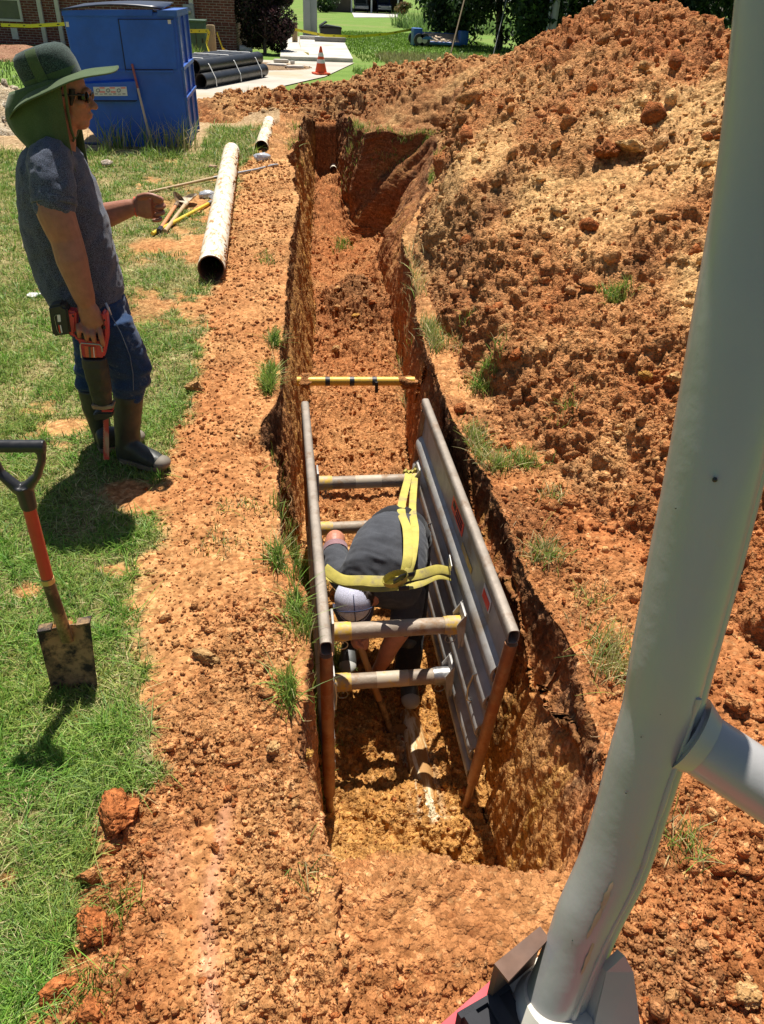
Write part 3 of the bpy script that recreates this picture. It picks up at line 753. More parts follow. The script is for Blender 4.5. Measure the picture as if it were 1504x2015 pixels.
TUFTS = [  # photo pixels of the clump, per, heights, dryness, label
    ([(548, 735), (540, 755), (552, 770)], 200, .05, .14, .05, 'bright green grass tuft on left rim beside the yellow strut'),
    ([(548, 665), (552, 690)], 110, .05, .13, .12, 'green tuft on left rim a little beyond the strut'),
    ([(520, 500), (530, 520)], 40, .03, .08, .3, 'thin tuft on the left rim opposite the long pipe end'),
    ([(560, 1100), (590, 1120), (615, 1150), (600, 1130)], 430, .05, .13, .12, 'long grassy fringe on left rim beside the far shield half'),
    ([(605, 1195), (618, 1230), (632, 1265)], 420, .04, .10, .12, 'low broad-leaved tuft left of the shield near corner'),
    ([(640, 1285), (648, 1310), (640, 1335), (622, 1365), (606, 1400)], 520, .04, .12, .08, 'lush green tuft overhanging the near left shield corner'),
    ([(440, 1070), (420, 1050), (405, 1090), (470, 1080)], 26, .02, .06, .5, 'sparse straw tuft in the middle of the left bank'),
    ([(440, 1000), (480, 990), (510, 1010)], 30, .02, .06, .6, 'dry trodden tuft left of the collapsed notch'),
    ([(680, 478), (672, 490)], 90, .05, .14, .05, 'green sod tuft lying on the mound inside the trench'),
    ([(700, 250), (712, 268), (690, 262)], 90, .06, .16, .08, 'bright grass clump on the inner corner of the far trench wall'),
    ([(740, 270), (770, 270), (800, 268), (830, 266), (850, 263)], 50, .05, .13, .12, 'thin green line of grass along the far trench wall top'),
    ([(850, 362), (848, 345)], 60, .06, .15, .1, 'green tuft on the sloping right side near the far wall'),
    ([(840, 640), (850, 660), (860, 690)], 110, .06, .15, .5, 'straw and green tuft on right rim opposite the strut'),
    ([(800, 500), (812, 540), (820, 580)], 90, .06, .16, .8, 'dry straw fringe hanging over the right rim'),
    ([(905, 655), (915, 670)], 36, .04, .09, .4, 'small tuft at the foot of the heap above the strut'),
    ([(945, 750), (955, 760)], 100, .05, .13, .1, 'blue green tuft on the right bank beyond the shield'),
    ([(925, 850), (940, 880), (960, 910), (985, 920)], 120, .05, .13, .35, 'long mixed tuft on right rim above the shield panel'),
    ([(1020, 910), (1040, 915)], 110, .05, .12, .2, 'green and straw tuft on the right bank past the dark hollow'),
    ([(1065, 1085), (1080, 1100)], 110, .04, .11, .5, 'dry tuft on the right bank beside the shield middle'),
    ([(1085, 970), (1090, 985)], 40, .03, .08, .6, 'faded tuft on right bank higher up the slope'),
    ([(1160, 1170), (1165, 1190)], 30, .03, .07, .3, 'small green tuft left of the white post'),
    ([(1190, 1260), (1210, 1300), (1200, 1330)], 110, .05, .13, .6, 'dry straw tuft at the right rim against the white post'),
    ([(1350, 1650), (1365, 1680), (1335, 1675)], 36, .04, .1, .45, 'straw and green tuft right of the machine post'),
    ([(1205, 580), (1215, 585)], 110, .05, .11, .05, 'green sod clump standing on the heap face'),
    ([(1110, 800), (1120, 812)], 30, .03, .08, .5, 'weak tuft at the bottom of the heap slope'),
    ([(620, 1720), (640, 1745)], 10, .04, .08, .2, 'few grass blades on the near rim left corner'),
    ([(240, 1790), (215, 1790)], 40, .04, .09, .15, 'grass tuft caught between the red lumps at lower left'),
    ([(185, 1950), (160, 1975)], 60, .03, .07, .0, 'dark green weed tuft between lumps at bottom left'),
    ([(585, 250), (575, 290)], 60, .05, .13, .15, 'grass tuft on the left far rim beside the short pipe'),
]
for i, (px, per, h0, h1, dry, lab) in enumerate(TUFTS):
    tuft('grass_tuft', [hit(*p) for p in px], per, h0, h1, .042*max(1, hit(*px[0]).y/7), dry, 500+i, lab, 'grass tuft', RIMG, wid=.0034)

# ---- far ground: a lawn that rises out of sight, the drive and the slab
def noisy_mat(name, a, b_, sc, rough=.9, bs=60, bd=.01, extra=None):
    m, nt, b = new_mat(name)
    n = tex_noise(nt, sc, 6, .65); c = ramp(nt, [(.35, a), (.65, b_)], n.outputs[0]).outputs[0]
    if extra:
        n2 = tex_noise(nt, extra[1], 5, .6); k = ramp(nt, [(.5, (0, 0, 0)), (.62, (1, 1, 1))], n2.outputs[0]).outputs[0]; c = mixc(nt, k, c, extra[0])
    nt.links.new(c, b.inputs['Base Color']); b.inputs['Roughness'].default_value = rough; b.inputs['Specular IOR Level'].default_value = .2
    bump(nt, b, tex_noise(nt, bs, 4).outputs[0], bd); return m
M_LAWN = noisy_mat('far_lawn', (.115, .205, .028), (.17, .265, .045), .9, bs=14, bd=.05, extra=((.20, .24, .06), .16))
def far_lawn():
    V = []; F4 = []
    def rect(x0, x1, y0, y1, z=-.03):
        o = len(V); V.extend([(x0, y0, z), (x1, y0, z), (x1, y1, z), (x0, y1, z)]); F4.append((o, o+1, o+2, o+3))
    rect(-300, -6.9, -40, 19.5); rect(8.9, 300, -40, 19.5); rect(-300, 300, 19.5, 900); rect(-6.9, 8.9, -40, .44)
    o = link('lawn', npmesh('lawn', V, F4), M_LAWN); tag(o, kind='structure')
far_lawn()
M_CONC = noisy_mat('concrete', (.50, .47, .42), (.62, .59, .53), 1.2, bs=30, bd=.004, extra=((.42, .38, .32), .7))
M_DRIVE = noisy_mat('worn_drive', (.40, .36, .30), (.54, .49, .41), .8, bs=22, bd=.01, extra=((.46, .36, .24), .35))
def sheet(name, pts, z, m, th=0.):
    mb = MB(); P = [V3((p[0], p[1], z)) for p in pts]
    if th: mb.prism([p-V3((0, 0, th)) for p in P], (0, 0, th))
    else: mb.add(P, [tuple(range(len(P)))])
    o = mb.build(name, m); tag(o, kind='structure'); return o
g = lambda x, y: at(x, y, 0.)
sheet('driveway', [g(300, 212), g(372, 214), g(470, 196), g(560, 168), g(640, 150), (3.0, 32.3), (-1.6, 32.3), (-3.0, 27.5), (-4.0, 19.6)], -.004, M_DRIVE)
sheet('slab', [(.3, 32.4), (2.95, 32.4), (3.75, 47.5), (.6, 47.5)], .12, M_CONC, .2)
# tall unmown grass in front of the parked trailer, and grass along the heap top
def far_tufts():
    rng = np.random.default_rng(77); P = []; H = []; C = []
    def fld(n, x0, x1, y0, y1, h0, h1, c):
        x = rng.uniform(x0, x1, n); y = rng.uniform(y0, y1, n)
        P.append(np.stack([x, y, 0*x-.03], 1)); H.append(rng.uniform(h0, h1, n)); C.append(np.asarray(c)[None]*rng.uniform(.7, 1.3, (n, 1)))
    fld(9000, 4.2, 11.5, 29, 36, .12, .4, (.27, .27, .10)); fld(7000, 2.6, 8, 19.6, 29, .08, .28, (.17, .27, .045))
    fld(16000, 3.4, 12, 33, 60, .04, .14, (.15, .26, .035)); fld(5000, -9, -3.2, 18, 34, .05, .2, (.15, .24, .05))
    fld(2500, 10, 22, 62, 76, .5, 1.6, (.22, .34, .10)); fld(900, 1.9, 3, 20.5, 23, .06, .2, (.17, .28, .05)); fld(260, -1.2, .4, 19.3, 20.6, .08, .3, (.18, .28, .06))
    P = np.concatenate(P); H = np.concatenate(H); C = np.concatenate(C)
    V, Fc, Cc = blades(len(P), P, H, .012+.0008*P[:, 1], rng.gamma(2, .3, len(P)), C, rng, 2)
    o = link('tall_grass', npmesh('tall_grass', V, Fc, np.clip(Cc, .01, .8)), M_GRASS); tag(o, 'unmown grass and meadow beyond the heap', 'grass', kind='stuff')
far_tufts()
# ================================================================ SHIELD, SLING, STRUT, PIPES, TOOLS, MACHINE
M_ALU = mat('weathered_aluminium', (.29, .24, .19), .6, .2, .22, 9, dirt=(.20, .13, .08), damt=.40, ds=7, bs=50, bd=.002)
M_ALUI = mat('sheet_aluminium', (.37, .355, .33), .48, .15, .2, 7, dirt=(.28, .21, .14), damt=.4, ds=5, bs=40, bd=.0015)
M_MUDTUBE = mat('mud_stained_tube', (.36, .20, .10), .6, .35, .3, 12, dirt=(.30, .12, .05), damt=.5, ds=9, bs=60, bd=.002)
M_STRUT = mat('spreader_tube', (.31, .245, .18), .6, .08, .2, 10, dirt=(.26, .15, .07), damt=.42, ds=14, bs=60, bd=.0015)
M_YELP = mat('chipped_yellow_paint', (.60, .38, .05), .6, 0, .2, 18, dirt=(.42, .31, .19), damt=.5, ds=30)
M_PATCH = mat('worn_paint_patch', (.55, .37, .10), .6, 0, .2, 18, dirt=(.45, .37, .27), damt=.62, ds=26)
M_STEEL = mat('steel', (.42, .41, .40), .38, .9, .2, 20, dirt=(.22, .15, .1), damt=.3, ds=30)
M_BLK = mat('black_rubber', (.018, .018, .02), .5, 0, .3, 12, dirt=(.12, .07, .04), damt=.25, ds=14)
M_RED = mat('red_sticker', (.88, .07, .035), .45, 0, .1)
M_WHITE = mat('white_print', (.75, .74, .70), .5, 0, .08)
M_DARK = mat('dark_void', (.03, .022, .018), .9, 0, .2)
M_BLACKP = mat('black_print', (.02, .02, .02), .6, 0, .1)

def make_shield():
    root = empty('trench_shield', (.49, 3.2, -1.1), 'aluminium trench shield of two ribbed panels standing in the trench with four spreader tubes', 'trench shield')
    Y0, Y1 = 2.17, 4.29
    def panel(xt, xb, side):
        # side +1: ribs towards +X (left panel), -1 towards -X
        def P(u, y, v): return V3((xt+(xb-xt)*(-v/.95)+side*u, y, v))
        mb = MB()
        xa, ya = P(0, 0, -.04).x, Y0
        base = None
        # profile of the ribbed sheet from the top rail down to the bottom rail
        prof_ = [(0, -.06), (0, -.215)]
        for z0 in (-.225, -.40, -.585, -.745): prof_ += [(0, z0), (.018, z0-.012), (.032, z0-.034), (.034, z0-.055), (.032, z0-.078), (.018, z0-.10), (0, z0-.112)]
        prof_ += [(0, -.90)]
        f = [P(u, Y0+.045, v) for u, v in prof_]; b = [P(u-.012, Y0+.045, v) for u, v in reversed(prof_)]
        mb.prism(f+b, (0, Y1-Y0-.10, 0))
        p = mb.build('panel', M_ALUI, root, 40)
        mb = MB(); mb.add(*_oval_pipe(P(0, Y0, -.025), P(0, Y1, -.025), .025, .036, .004)); mb.build('top_rail', M_ALU, p, 50)
        mb = MB(); mb.add(*_oval_pipe(P(0, Y0+.03, -.925), P(0, Y1-.03, -.925), .026, .032, .004)); mb.build('bottom_rail', M_ALUI, p, 50)
        for yy in (Y0+.005, Y1-.03):
            mb = MB(); mb.tube([P(0, yy, -.06), P(0, yy, -.95)], .027, 16); mb.build('end_post', M_MUDTUBE, p, 50)
            mb = MB(); mb.tube([P(0, yy, -.93), P(0, yy-.01, -1.36)], .017, 14); mb.build('leg', M_MUDTUBE, p, 50)
        for ys in (2.64, 3.955):                            # spreader mounts: base plate with bent cheeks
            for v in (-.38, -.72):
                mb = MB(); mb.box(P(.052, ys, v), (.012, .105, .20), bev=.003)
                if side < 0:
                    for o_ in (-.05, .045):
                        mb.hexa([P(.056, ys+o_, v-.11), P(.056, ys+o_+.006, v-.11), P(.060, ys+o_+.006, v-.11), P(.060, ys+o_, v-.11)],
                                [P(.056, ys+o_, v+.11), P(.056, ys+o_+.006, v+.11), P(.092, ys+o_+.006, v+.04), P(.092, ys+o_, v+.04)])
                mb.build('spreader_mount', M_ALUI, p, 30)
        for ys in (2.36, 3.55):
            mb = MB(); mb.tube([P(.002, ys, -.42), P(.045, ys+.01, -.44), P(.05, ys+.02, -.53), P(.045, ys+.01, -.60), P(.002, ys, -.62)], .006, 8)
            mb.build('lifting_handle', M_STEEL, p, 50)
        return p, P
    def _oval_pipe(p0, p1, rx, rz, t):
        n = 28; v = []; f = []
        for (p, k) in ((p0, 0), (p1, 0), (p1, t), (p0, t)):
            for i in range(n):
                a = 2*math.pi*i/n; c, q = math.cos(a), math.sin(a); v.append(V3((p.x+(rx-k)*math.copysign(abs(c)**.6, c), p.y, p.z+(rz-k)*math.copysign(abs(q)**.6, q))))
        for r in range(4):
            for i in range(n): f.append((r*n+i, r*n+(i+1) % n, ((r+1) % 4)*n+(i+1) % n, ((r+1) % 4)*n+i))
        return v, f
    pl, PL = panel(.118, .128, +1)
    pr, PR = panel(.875, .800, -1)
    def plate(name, m, par, y0, y1, v0, v1, skew=0, lift=.0025):
        mb = MB(); a = [PR(.0+lift, y0, v0), PR(lift, y1, v0+skew), PR(lift, y1, v1+skew), PR(lift, y0, v1)]
        mb.prism(a, (-.0015, 0, 0)); return mb.build(name, m, par)
    s = plate('warning_sticker', M_RED, pr, 3.05, 3.32, -.085, -.165)
    plate('sticker_print', M_BLACKP, s, 3.235, 3.29, -.10, -.13, 0, .0048)
    for k in range(3): plate('sticker_print', M_BLACKP, s, 3.075, 3.21, -.098-.02*k, -.106-.02*k, 0, .0048)
    plate('warning_sticker', M_YELP, pr, 2.80, 3.02, -.172, -.208)
    w = plate('warning_sticker', M_WHITE, pr, 2.47, 2.60, -.095, -.165)
    plate('sticker_print', M_RED, w, 2.48, 2.59, -.115, -.16, 0, .0048)
    for (y, z, up) in ((3.955, -.38, 1), (2.64, -.38, 1), (2.64, -.72, 0), (3.955, -.72, 0)):
        a = PL(.05, y, z); b = PR(.05, y, z)
        mb = MB(); mb.tube([a, b], .040, 24); sp = mb.build('spreader', M_STRUT, root, 50)
        for (c, d) in ((a, b), (b, a)):
            t = (d-c).normalized()
            mb = MB(); mb.tube([c+t*.008, c+t*.075], .0455, 24); mb.tube([c+t*.075, c+t*.09], .0435, 24)
            mb.build('collar', M_YELP if up or c is a else M_STEEL, sp, 50)
            mb = MB(); q = c+t*.05; mb.tube([q+V3((0, 0, -.02)), q+V3((0, 0, -.075))], .0065, 8)
            rg = [q+V3((.026*math.cos(k*.5236), 0, -.088+.026*math.sin(k*.5236))) for k in range(12)]
            mb.tube(rg, .0028, 6, closed=True); mb.build('pin', M_STEEL, sp, 50)
        k = a.lerp(b, .5); t = (b-a).normalized()
        if up == (y > 3): mb = MB(); mb.tube([k-t*.08, k+t*.08], .0405, 24); mb.build('paint_band', M_PATCH, sp, 50)
    return root
SHIELD = make_shield()

M_WEB = mat('yellow_webbing', (.50, .42, .085), .8, 0, .2, 18, dirt=(.30, .24, .11), damt=.42, ds=9, bs=220, bd=.001)
def make_sling():
    root = empty('lifting_sling', at(795, 1150, -.3), 'dirty yellow webbing lifting sling hung between shield panels above the crouching worker', 'sling')
    W2 = .027
    def web(pts, w=.0225, th=.0028, up=(0, 0, 1), n=10, sub=8):
        P = [V3(p) for p in pts]; Q = []
        for i in range(len(P)-1):
            p0, p1, p2, p3 = P[max(i-1, 0)], P[i], P[i+1], P[min(i+2, len(P)-1)]
            for k in range(sub):
                t = k/sub; Q.append(.5*((2*p1)+(p2-p0)*t+(2*p0-5*p1+4*p2-p3)*t*t+(3*p1-p0-3*p2+p3)*t**3))
        Q.append(P[-1])
        mb = MB(); mb.tube(Q, (w, th) if 0 else [(w, th)]*len(Q), n, up=up, fix=True); return mb
    ring = at(790, 1142, -.155)
    anc_r = V3((.80, 3.0, -.34)); anc_l = V3((.155, 2.92, -.22))
    top = V3((.735, 3.955, -.33))
    # strap over the far spreader: two plies, one half twisted
    web([top+V3((-.01, .045, -.05)), top+V3((-.01, .02, .005)), top+V3((-.008, -.03, .0)), at(790, 1000, -.2), at(801, 1040, -.105), at(803, 1090, -.085), ring+V3((.02, .03, .015))], up=(1, 0, 0)).build('strap', M_WEB, root, 60)
    web([top+V3((.03, .045, -.06)), top+V3((.03, .02, .009)), top+V3((.03, -.035, -.006)), at(812, 1000, -.215), at(817, 1045, -.115), at(812, 1095, -.10), ring+V3((.03, .02, .012))], up=(1, .3, 0), w=.020).build('strap', M_WEB, root, 60)
    web([anc_l, at(672, 1140, -.21), at(715, 1142, -.18), at(760, 1143, -.16), ring+V3((0, 0, .0))], up=(0, 1, .45), w=.026).build('strap', M_WEB, root, 60)
    web([anc_l+V3((0, -.03, -.02)), at(680, 1150, -.23), at(735, 1159, -.21), at(775, 1157, -.19), ring+V3((.01, -.02, -.02))], up=(0, 1, .1), w=.018).build('strap', M_WEB, root, 60)
    web([ring+V3((.01, .01, .01)), at(830, 1129, -.19), at(862, 1120, -.27), anc_r], up=(0, 1, .45), w=.024).build('strap', M_WEB, root, 60)
    web([ring+V3((.01, -.03, -.02)), at(825, 1149, -.20), at(860, 1134, -.28), anc_r+V3((0, -.02, -.03))], up=(0, 1, .1), w=.018).build('strap', M_WEB, root, 60)
    # the choke: a loop of webbing round a dark protective sleeve
    c = ring; lp = [c+V3((-.03+.055*math.cos(a), -.015+.03*math.sin(a), .02+.02*math.sin(a+1))) for a in np.linspace(0, 2*math.pi, 17)[:-1]]
    mb = MB(); mb.tube(lp, [(.022, .003)]*16, 10, closed=True, up=(0, 0, 1)); mb.build('choke_loop', M_WEB, root, 60)
    mb = MB(); mb.tube([at(775, 1146, -.125), at(790, 1135, -.12), at(815, 1130, -.125)], [(.016, .006)]*3, 10); mb.tube([at(785, 1159, -.165), at(805, 1157, -.165)], [(.014, .006)]*2, 10)
    mb.build('wear_sleeve', M_BLK, root, 60)
    mb = MB(); mb.box(anc_r+V3((.0, .0, .05)), (.004, .07, .05), Matrix.Rotation(.3, 3, 'X')); mb.build('tag', M_WHITE, root)
    return root
make_sling()

def make_brace():
    a = V3((.09, 5.33, -.33)); b = V3((.98, 5.29, -.33))
    root = empty('trench_strut', a.lerp(b, .5), 'yellow and black banded strut braced across the trench beyond the shield', 'trench strut')
    m = mat('muddy_yellow_strut', (.70, .43, .04), .5, 0, .15, 12, dirt=(.36, .18, .06), damt=.38, ds=12)
    mb = MB(); n = 24
    mb.tube([a.lerp(b, k/n) for k in range(n+1)], .034, 20); o = mb.build('tube', m, root, 50)
    for px in (645, 693, 737):
        f = (aty(px, 745, 5.31).x-a.x)/(b.x-a.x); w = .02
        mb = MB(); mb.tube([a.lerp(b, f-w), a.lerp(b, f+w)], .0348, 20); mb.build('black_band', M_BLK, root, 50)
    mb = MB(); mb.tube([aty(741, 756, 5.27)+V3((0, 0, .02)), aty(741, 772, 5.27)], .012, 8); mb.build('valve', M_BLK, root, 50)
    for (p, s) in ((a.lerp(b, .06), 1), (b.lerp(a, .04), 2)):
        v = rock_shape(IC3, 70+s, .35)*.075
        c = np.clip(np.broadcast_to(C_OR*.8, v.shape)*(1+.3*perlin(v[:, 0]*40, v[:, 1]*40, v[:, 2]*40, 3))[:, None], .02, .9)
        o = link('mud_cake', npmesh('mud_cake', v+np.array(p[:]), IC3[1], c), M_CLAY, root, True)
make_brace()

def muddy_pipe_mat():
    m, nt, b = new_mat('muddy_white_pipe')
    n = tex_noise(nt, 7, 9, .72, stretch=(3, 1, 1)); tc = nt.nodes.new('ShaderNodeTexCoord')
    k = ramp(nt, [(.50, (.80, .76, .64)), (.56, (.66, .50, .30)), (.62, (.44, .23, .09))], n.outputs[0])
    n2 = tex_noise(nt, 2.2, 4); k2 = ramp(nt, [(.42, (1, 1, 1)), (.75, (.80, .66, .46))], n2.outputs[0])
    nt.links.new(mixc(nt, 1., k.outputs[0], k2.outputs[0], 'MULTIPLY'), b.inputs['Base Color'])
    b.inputs['Roughness'].default_value = .5; bump(nt, b, n.outputs[0], .004, .6); return m
M_PIPE = muddy_pipe_mat(); M_PIPEIN = mat('brown_pipe_bore', (.13, .06, .03), .8, 0, .4, 12)
def make_pipe(p0, p1, r, label):
    p0 = V3(p0); p1 = V3(p1); root = empty('drain_pipe', (p0.x, p0.y, 0), label, 'pipe', 'muddy white drain pipes on the left lawn')
    mb = MB(); mb.pipe(p0, p1, r, r-.011, 40, 24, 0, 1); mb.build('pipe_wall', [M_PIPE, M_PIPEIN], root, 50)
    t = (p1-p0).normalized(); rng = np.random.default_rng(int(r*1000)); pts = []; sz_ = []
    s = V3((t.y, -t.x, 0))
    for k in range(420):
        a = rng.random(); h = rng.random()**1.6; q = p0.lerp(p1, a)+s*(r*math.cos(-.6+1.25*h))+V3((0, 0, r*math.sin(-.6+1.25*h)))
        if fbm(np.array([a*9]), np.array([h*2]), np.array([.5]), 3, 95)[0] < .0: continue
        pts.append(q[:]); sz_.append(rng.uniform(.006, .02))
    pts = np.array(pts); col = np.clip(C_OR[None]*rng.uniform(.6, 1.05, (len(pts), 1)), .02, .9)
    o = link('clay_cake', scatter('clay_cake', pts, np.array(sz_), col, IC1, 9), M_CLAY, root); o['kind'] = 'stuff'
    return root
r = .115
make_pipe(at(416, 529, gz(-.62, 7.05)+r), at(456, 297, gz(-.7, 13.2, 0)+r), r, 'long muddy white drain pipe lying on the lawn parallel to the trench')
make_pipe(at(515, 291, .115), at(530, 241, .115), .105, 'short muddy white pipe lying near the far end of trench')

M_WOOD = mat('bare_wood_handle', (.50, .34, .18), .6, 0, .15, 14, dirt=(.35, .2, .1), damt=.35, ds=16, stretch=(1, 1, 1))
M_BLADE = mat('rusty_shovel_steel', (.10, .07, .05), .5, .6, .4, 10, dirt=(.42, .28, .15), damt=.5, ds=9, bs=30, bd=.002)
M_CAKED = mat('clay_caked_blade', (.36, .22, .10), .75, 0, .2, 10, dirt=(.02, .014, .012), damt=.5, ds=12, bs=24, bd=.004)
M_REDF = mat('red_fibreglass', (.55, .055, .025), .4, 0, .12, 10, dirt=(.5, .3, .2), damt=.2, ds=40)
M_GRIP = mat('black_plastic_grip', (.022, .022, .024), .38, 0, .2, 16, dirt=(.14, .11, .09), damt=.25, ds=20)
M_YELF = mat('yellow_fibreglass', (.72, .50, .04), .45, 0, .1, 10, dirt=(.4, .25, .1), damt=.25, ds=20)
def make_spade():
    Yb = 2.03; P = lambda px, py, dy=0.: aty(px, py, Yb+dy)
    root = empty('spade', P(150, 1345), 'square bladed spade with red shaft and black D grip stuck upright in the grass', 'spade')
    mb = MB(); v = []; f = []; n = 10; rows = 12
    tl, tr, bl, br = P(77, 1240, .02), P(180, 1222, .02), P(110, 1372, 0), P(196, 1360, 0)
    for i in range(rows+1):
        t = i/rows
        for k in range(n+1):
            s = k/n; p = tl.lerp(tr, s).lerp(bl.lerp(br, s), t); p = p+V3((0, .02*(1-(2*s-1)**2)*(1-.3*t)-.02, 0)); v.append(p)
    m = (rows+1)*(n+1); v += [p+V3((0, .004, 0)) for p in v]
    for i in range(rows):
        for k in range(n):
            a = i*(n+1)+k; q = (a, a+1, a+n+2, a+n+1); f.append(q); f.append(tuple(j+m for j in reversed(q)))
    rim = [k for k in range(n+1)]+[i*(n+1)+n for i in range(1, rows+1)]+[rows*(n+1)+k for k in range(n-1, -1, -1)]+[i*(n+1) for i in range(rows-1, 0, -1)]
    for i in range(len(rim)): a, b = rim[i], rim[(i+1) % len(rim)]; f.append((b, a, a+m, b+m))
    bl_ = MB().add(v, f).build('blade', M_CAKED, root, 40)
    mb = MB(); mb.hexa([tl+V3((0, -.02, 0)), tl.lerp(tr, .26)+V3((0, -.02, 0)), tl.lerp(tr, .26)+V3((0, .012, .004)), tl+V3((0, .012, .004))], [p+V3((0, 0, .01)) for p in (tl+V3((0, -.02, 0)), tl.lerp(tr, .26)+V3((0, -.02, 0)), tl.lerp(tr, .26)+V3((0, .012, .004)), tl+V3((0, .012, .004)))])
    mb.build('foot_tread', M_CAKED, bl_, 30); mb = MB()
    a, b = tl.lerp(tr, .74), tr
    mb.hexa([a+V3((0, -.02, 0)), b+V3((0, -.02, 0)), b+V3((0, .012, .004)), a+V3((0, .012, .004))], [p+V3((0, 0, .01)) for p in (a+V3((0, -.02, 0)), b+V3((0, -.02, 0)), b+V3((0, .012, .004)), a+V3((0, .012, .004)))])
    mb.build('foot_tread', M_CAKED, bl_, 30)
    mb = MB(); mb.tube([P(133, 1262, .0), P(122, 1225, .0), P(95, 1145, .02), P(92, 1135, .02)], [(.022, .010), .021, .0195, .019], 16); mb.build('socket', M_BLADE, root, 50)
    mb = MB(); mb.tube([P(96, 1146, .02), P(93, 1137, .02)], .0215, 16); mb.build('ferrule', mat('brass_ring', (.62, .45, .2), .4, .6), root, 50)
    mb = MB(); mb.tube([P(93, 1136, .02), P(54, 985, .05)], .0195, 16); mb.build('shaft', M_REDF, root, 50)
    g = MB(); c0 = P(55, 992, .05)
    g.tube([P(58, 1000, .05), P(50, 970, .05), P(45, 955, .05)], [.024, .027, .03], 14)
    lo = P(44, 962, .05); tlx, trx = P(-12, 878, .06), P(80, 878, .05)
    g.tube([lo+V3((-.01, 0, 0)), P(0, 930, .055), P(-14, 900, .06), tlx], [(.02, .02), (.013, .02), (.012, .018), .016], 12)
    g.tube([lo+V3((.01, 0, 0)), P(74, 935, .05), P(83, 905, .05), trx], [(.02, .02), (.013, .02), (.012, .018), .016], 12)
    g.tube([P(-18, 878, .06), P(89, 878, .05)], .0195, 16)
    g2 = remesh(g, .0035, 4, 'grip', mat=M_GRIP, parent=root)
make_spade()

def dish_blade(mb, c, t, w, L, depth=.035, wid=.11):
    """round-point shovel head: c socket end, t direction, w sideways"""
    n = 9; m = 10; v = []; f = []; up = t.cross(w).normalized()
    if up.z < 0: up = -up
    for i in range(m+1):
        a = i/m; half = wid*(1-max(0, (a-.45)/.55)**2.2)**.5 if a > .45 else wid*(.82+.18*a/.45)
        for k in range(n+1):
            s = 2*k/n-1; v.append(c+t*(L*a)+w*(half*s)+up*(depth*(s*s)-.012*math.sin(a*3)))
    k0 = len(v); v += [p-up*.003 for p in v]
    for i in range(m):
        for k in range(n):
            a = i*(n+1)+k; q = (a, a+1, a+n+2, a+n+1); f.append(q); f.append(tuple(j+k0 for j in reversed(q)))
    mb.add(v, f)
G_TOOL = 'hand tools left on the lawn'
def lying_shovel(p0, p1, rh, blade_l, mh, label, grip=None, mb_mat=None, tilt=.0, wid=.11):
    p0, p1 = V3(p0), V3(p1); root = empty('shovel', (p0.x, p0.y, gz(p0.x, p0.y)), label, 'shovel', G_TOOL)
    t = (p1-p0).normalized(); w = V3((t.y, -t.x, 0)).normalized(); w = (Matrix.Rotation(tilt, 3, t) @ w)
    mb = MB(); mb.tube([p0, p0.lerp(p1, .5), p1], rh, 14); mb.build('handle', mh, root, 50)
    mb = MB(); mb.tube([p1-t*.16, p1, p1+t*.05], [rh*1.15, rh*1.2, rh*.7], 12); dish_blade(mb, p1+t*.01, t, w, blade_l, wid=wid); mb.build('blade', mb_mat or M_CAKED, root, 40)
    if grip: mb = MB(); mb.tube([p0-t*.005, p0+t*.12], rh*1.35, 14); mb.build('grip', M_GRIP, root, 50)
    return root
lying_shovel(at(313, 455, .04), at(349, 400, .05), .02, .21, mat('orange_wood_handle', (.60, .24, .09), .5, 0, .15, 16), 'short orange handled shovel with black grip end lying on the lawn', True, M_BLADE, .9)
lying_shovel(at(325, 455, .03), at(368, 398, .05), .021, .25, M_WOOD, 'bare wooden handled round shovel lying against the orange handled one', None, mat('dry_clay_blade', (.50, .42, .30), .75, 0, .15, 12, dirt=(.45, .27, .13), damt=.45, ds=14), -.3)
def yellow_tool():
    a, b = at(300, 460, .03), at(412, 400, .035)
    root = empty('long_handled_tool', (a.x, a.y, gz(a.x, a.y)), 'yellow fibreglass handle running under the long white pipe', 'hand tool', G_TOOL)
    mb = MB(); mb.tube([a, b], .0185, 14); mb.build('handle', M_YELF, root, 50)
    t = (b-a).normalized(); mb = MB(); mb.tube([b-t*.03, b+t*.20], [.023, .021], 12); dish_blade(mb, b+t*.18, t, V3((t.y, -t.x, 0)), .24); mb.build('metal_socket', M_STEEL, root, 50)
yellow_tool()
def rake_rod():
    a, m_, b = at(293, 378, .03), at(420, 350, .04), at(540, 325, .06)
    root = empty('long_handled_tool', (a.x, a.y, gz(a.x, a.y)), 'long thin wooden pole with grey steel end passing under the white pipe', 'hand tool', G_TOOL)
    mb = MB(); mb.tube([a, m_], [.016, .018], 12); mb.build('handle', M_WOOD, root, 50)
    mb = MB(); mb.tube([m_, at(505, 334, .05), b], .019, 12); mb.box(b, (.12, .05, .03), Matrix.Rotation(.4, 3, 'Z'), .006); mb.build('steel_end', M_STEEL, root, 50)
rake_rod()
M_PLAS = mat('clear_plastic', (.62, .66, .72), .25, 0, .1, 12)
M_PLAS.node_tree.nodes['Principled BSDF'].inputs['Transmission Weight'].default_value = .35
for i, (px, py, s, lab) in enumerate(((517, 326, .10, 'crumpled clear plastic bag beside the end of the long pole'), (409, 388, .085, 'crumpled plastic bottle scrap between the shovels and the long white pipe'))):
    v = IC3[0]*1.; nn = fbm(v[:, 0]*2+i*5, v[:, 1]*2, v[:, 2]*2, 3, 400+i); v = v*(1+.5*nn)[:, None]*np.array([1.2, .8, .55])*s
    p = at(px, py, 0); o = link('plastic_scrap', npmesh('plastic_scrap', v+np.array([0, 0, s*.35]), IC3[1]), M_PLAS); o.location = (p.x, p.y, gz(p.x, p.y)); tag(o, lab, 'litter')
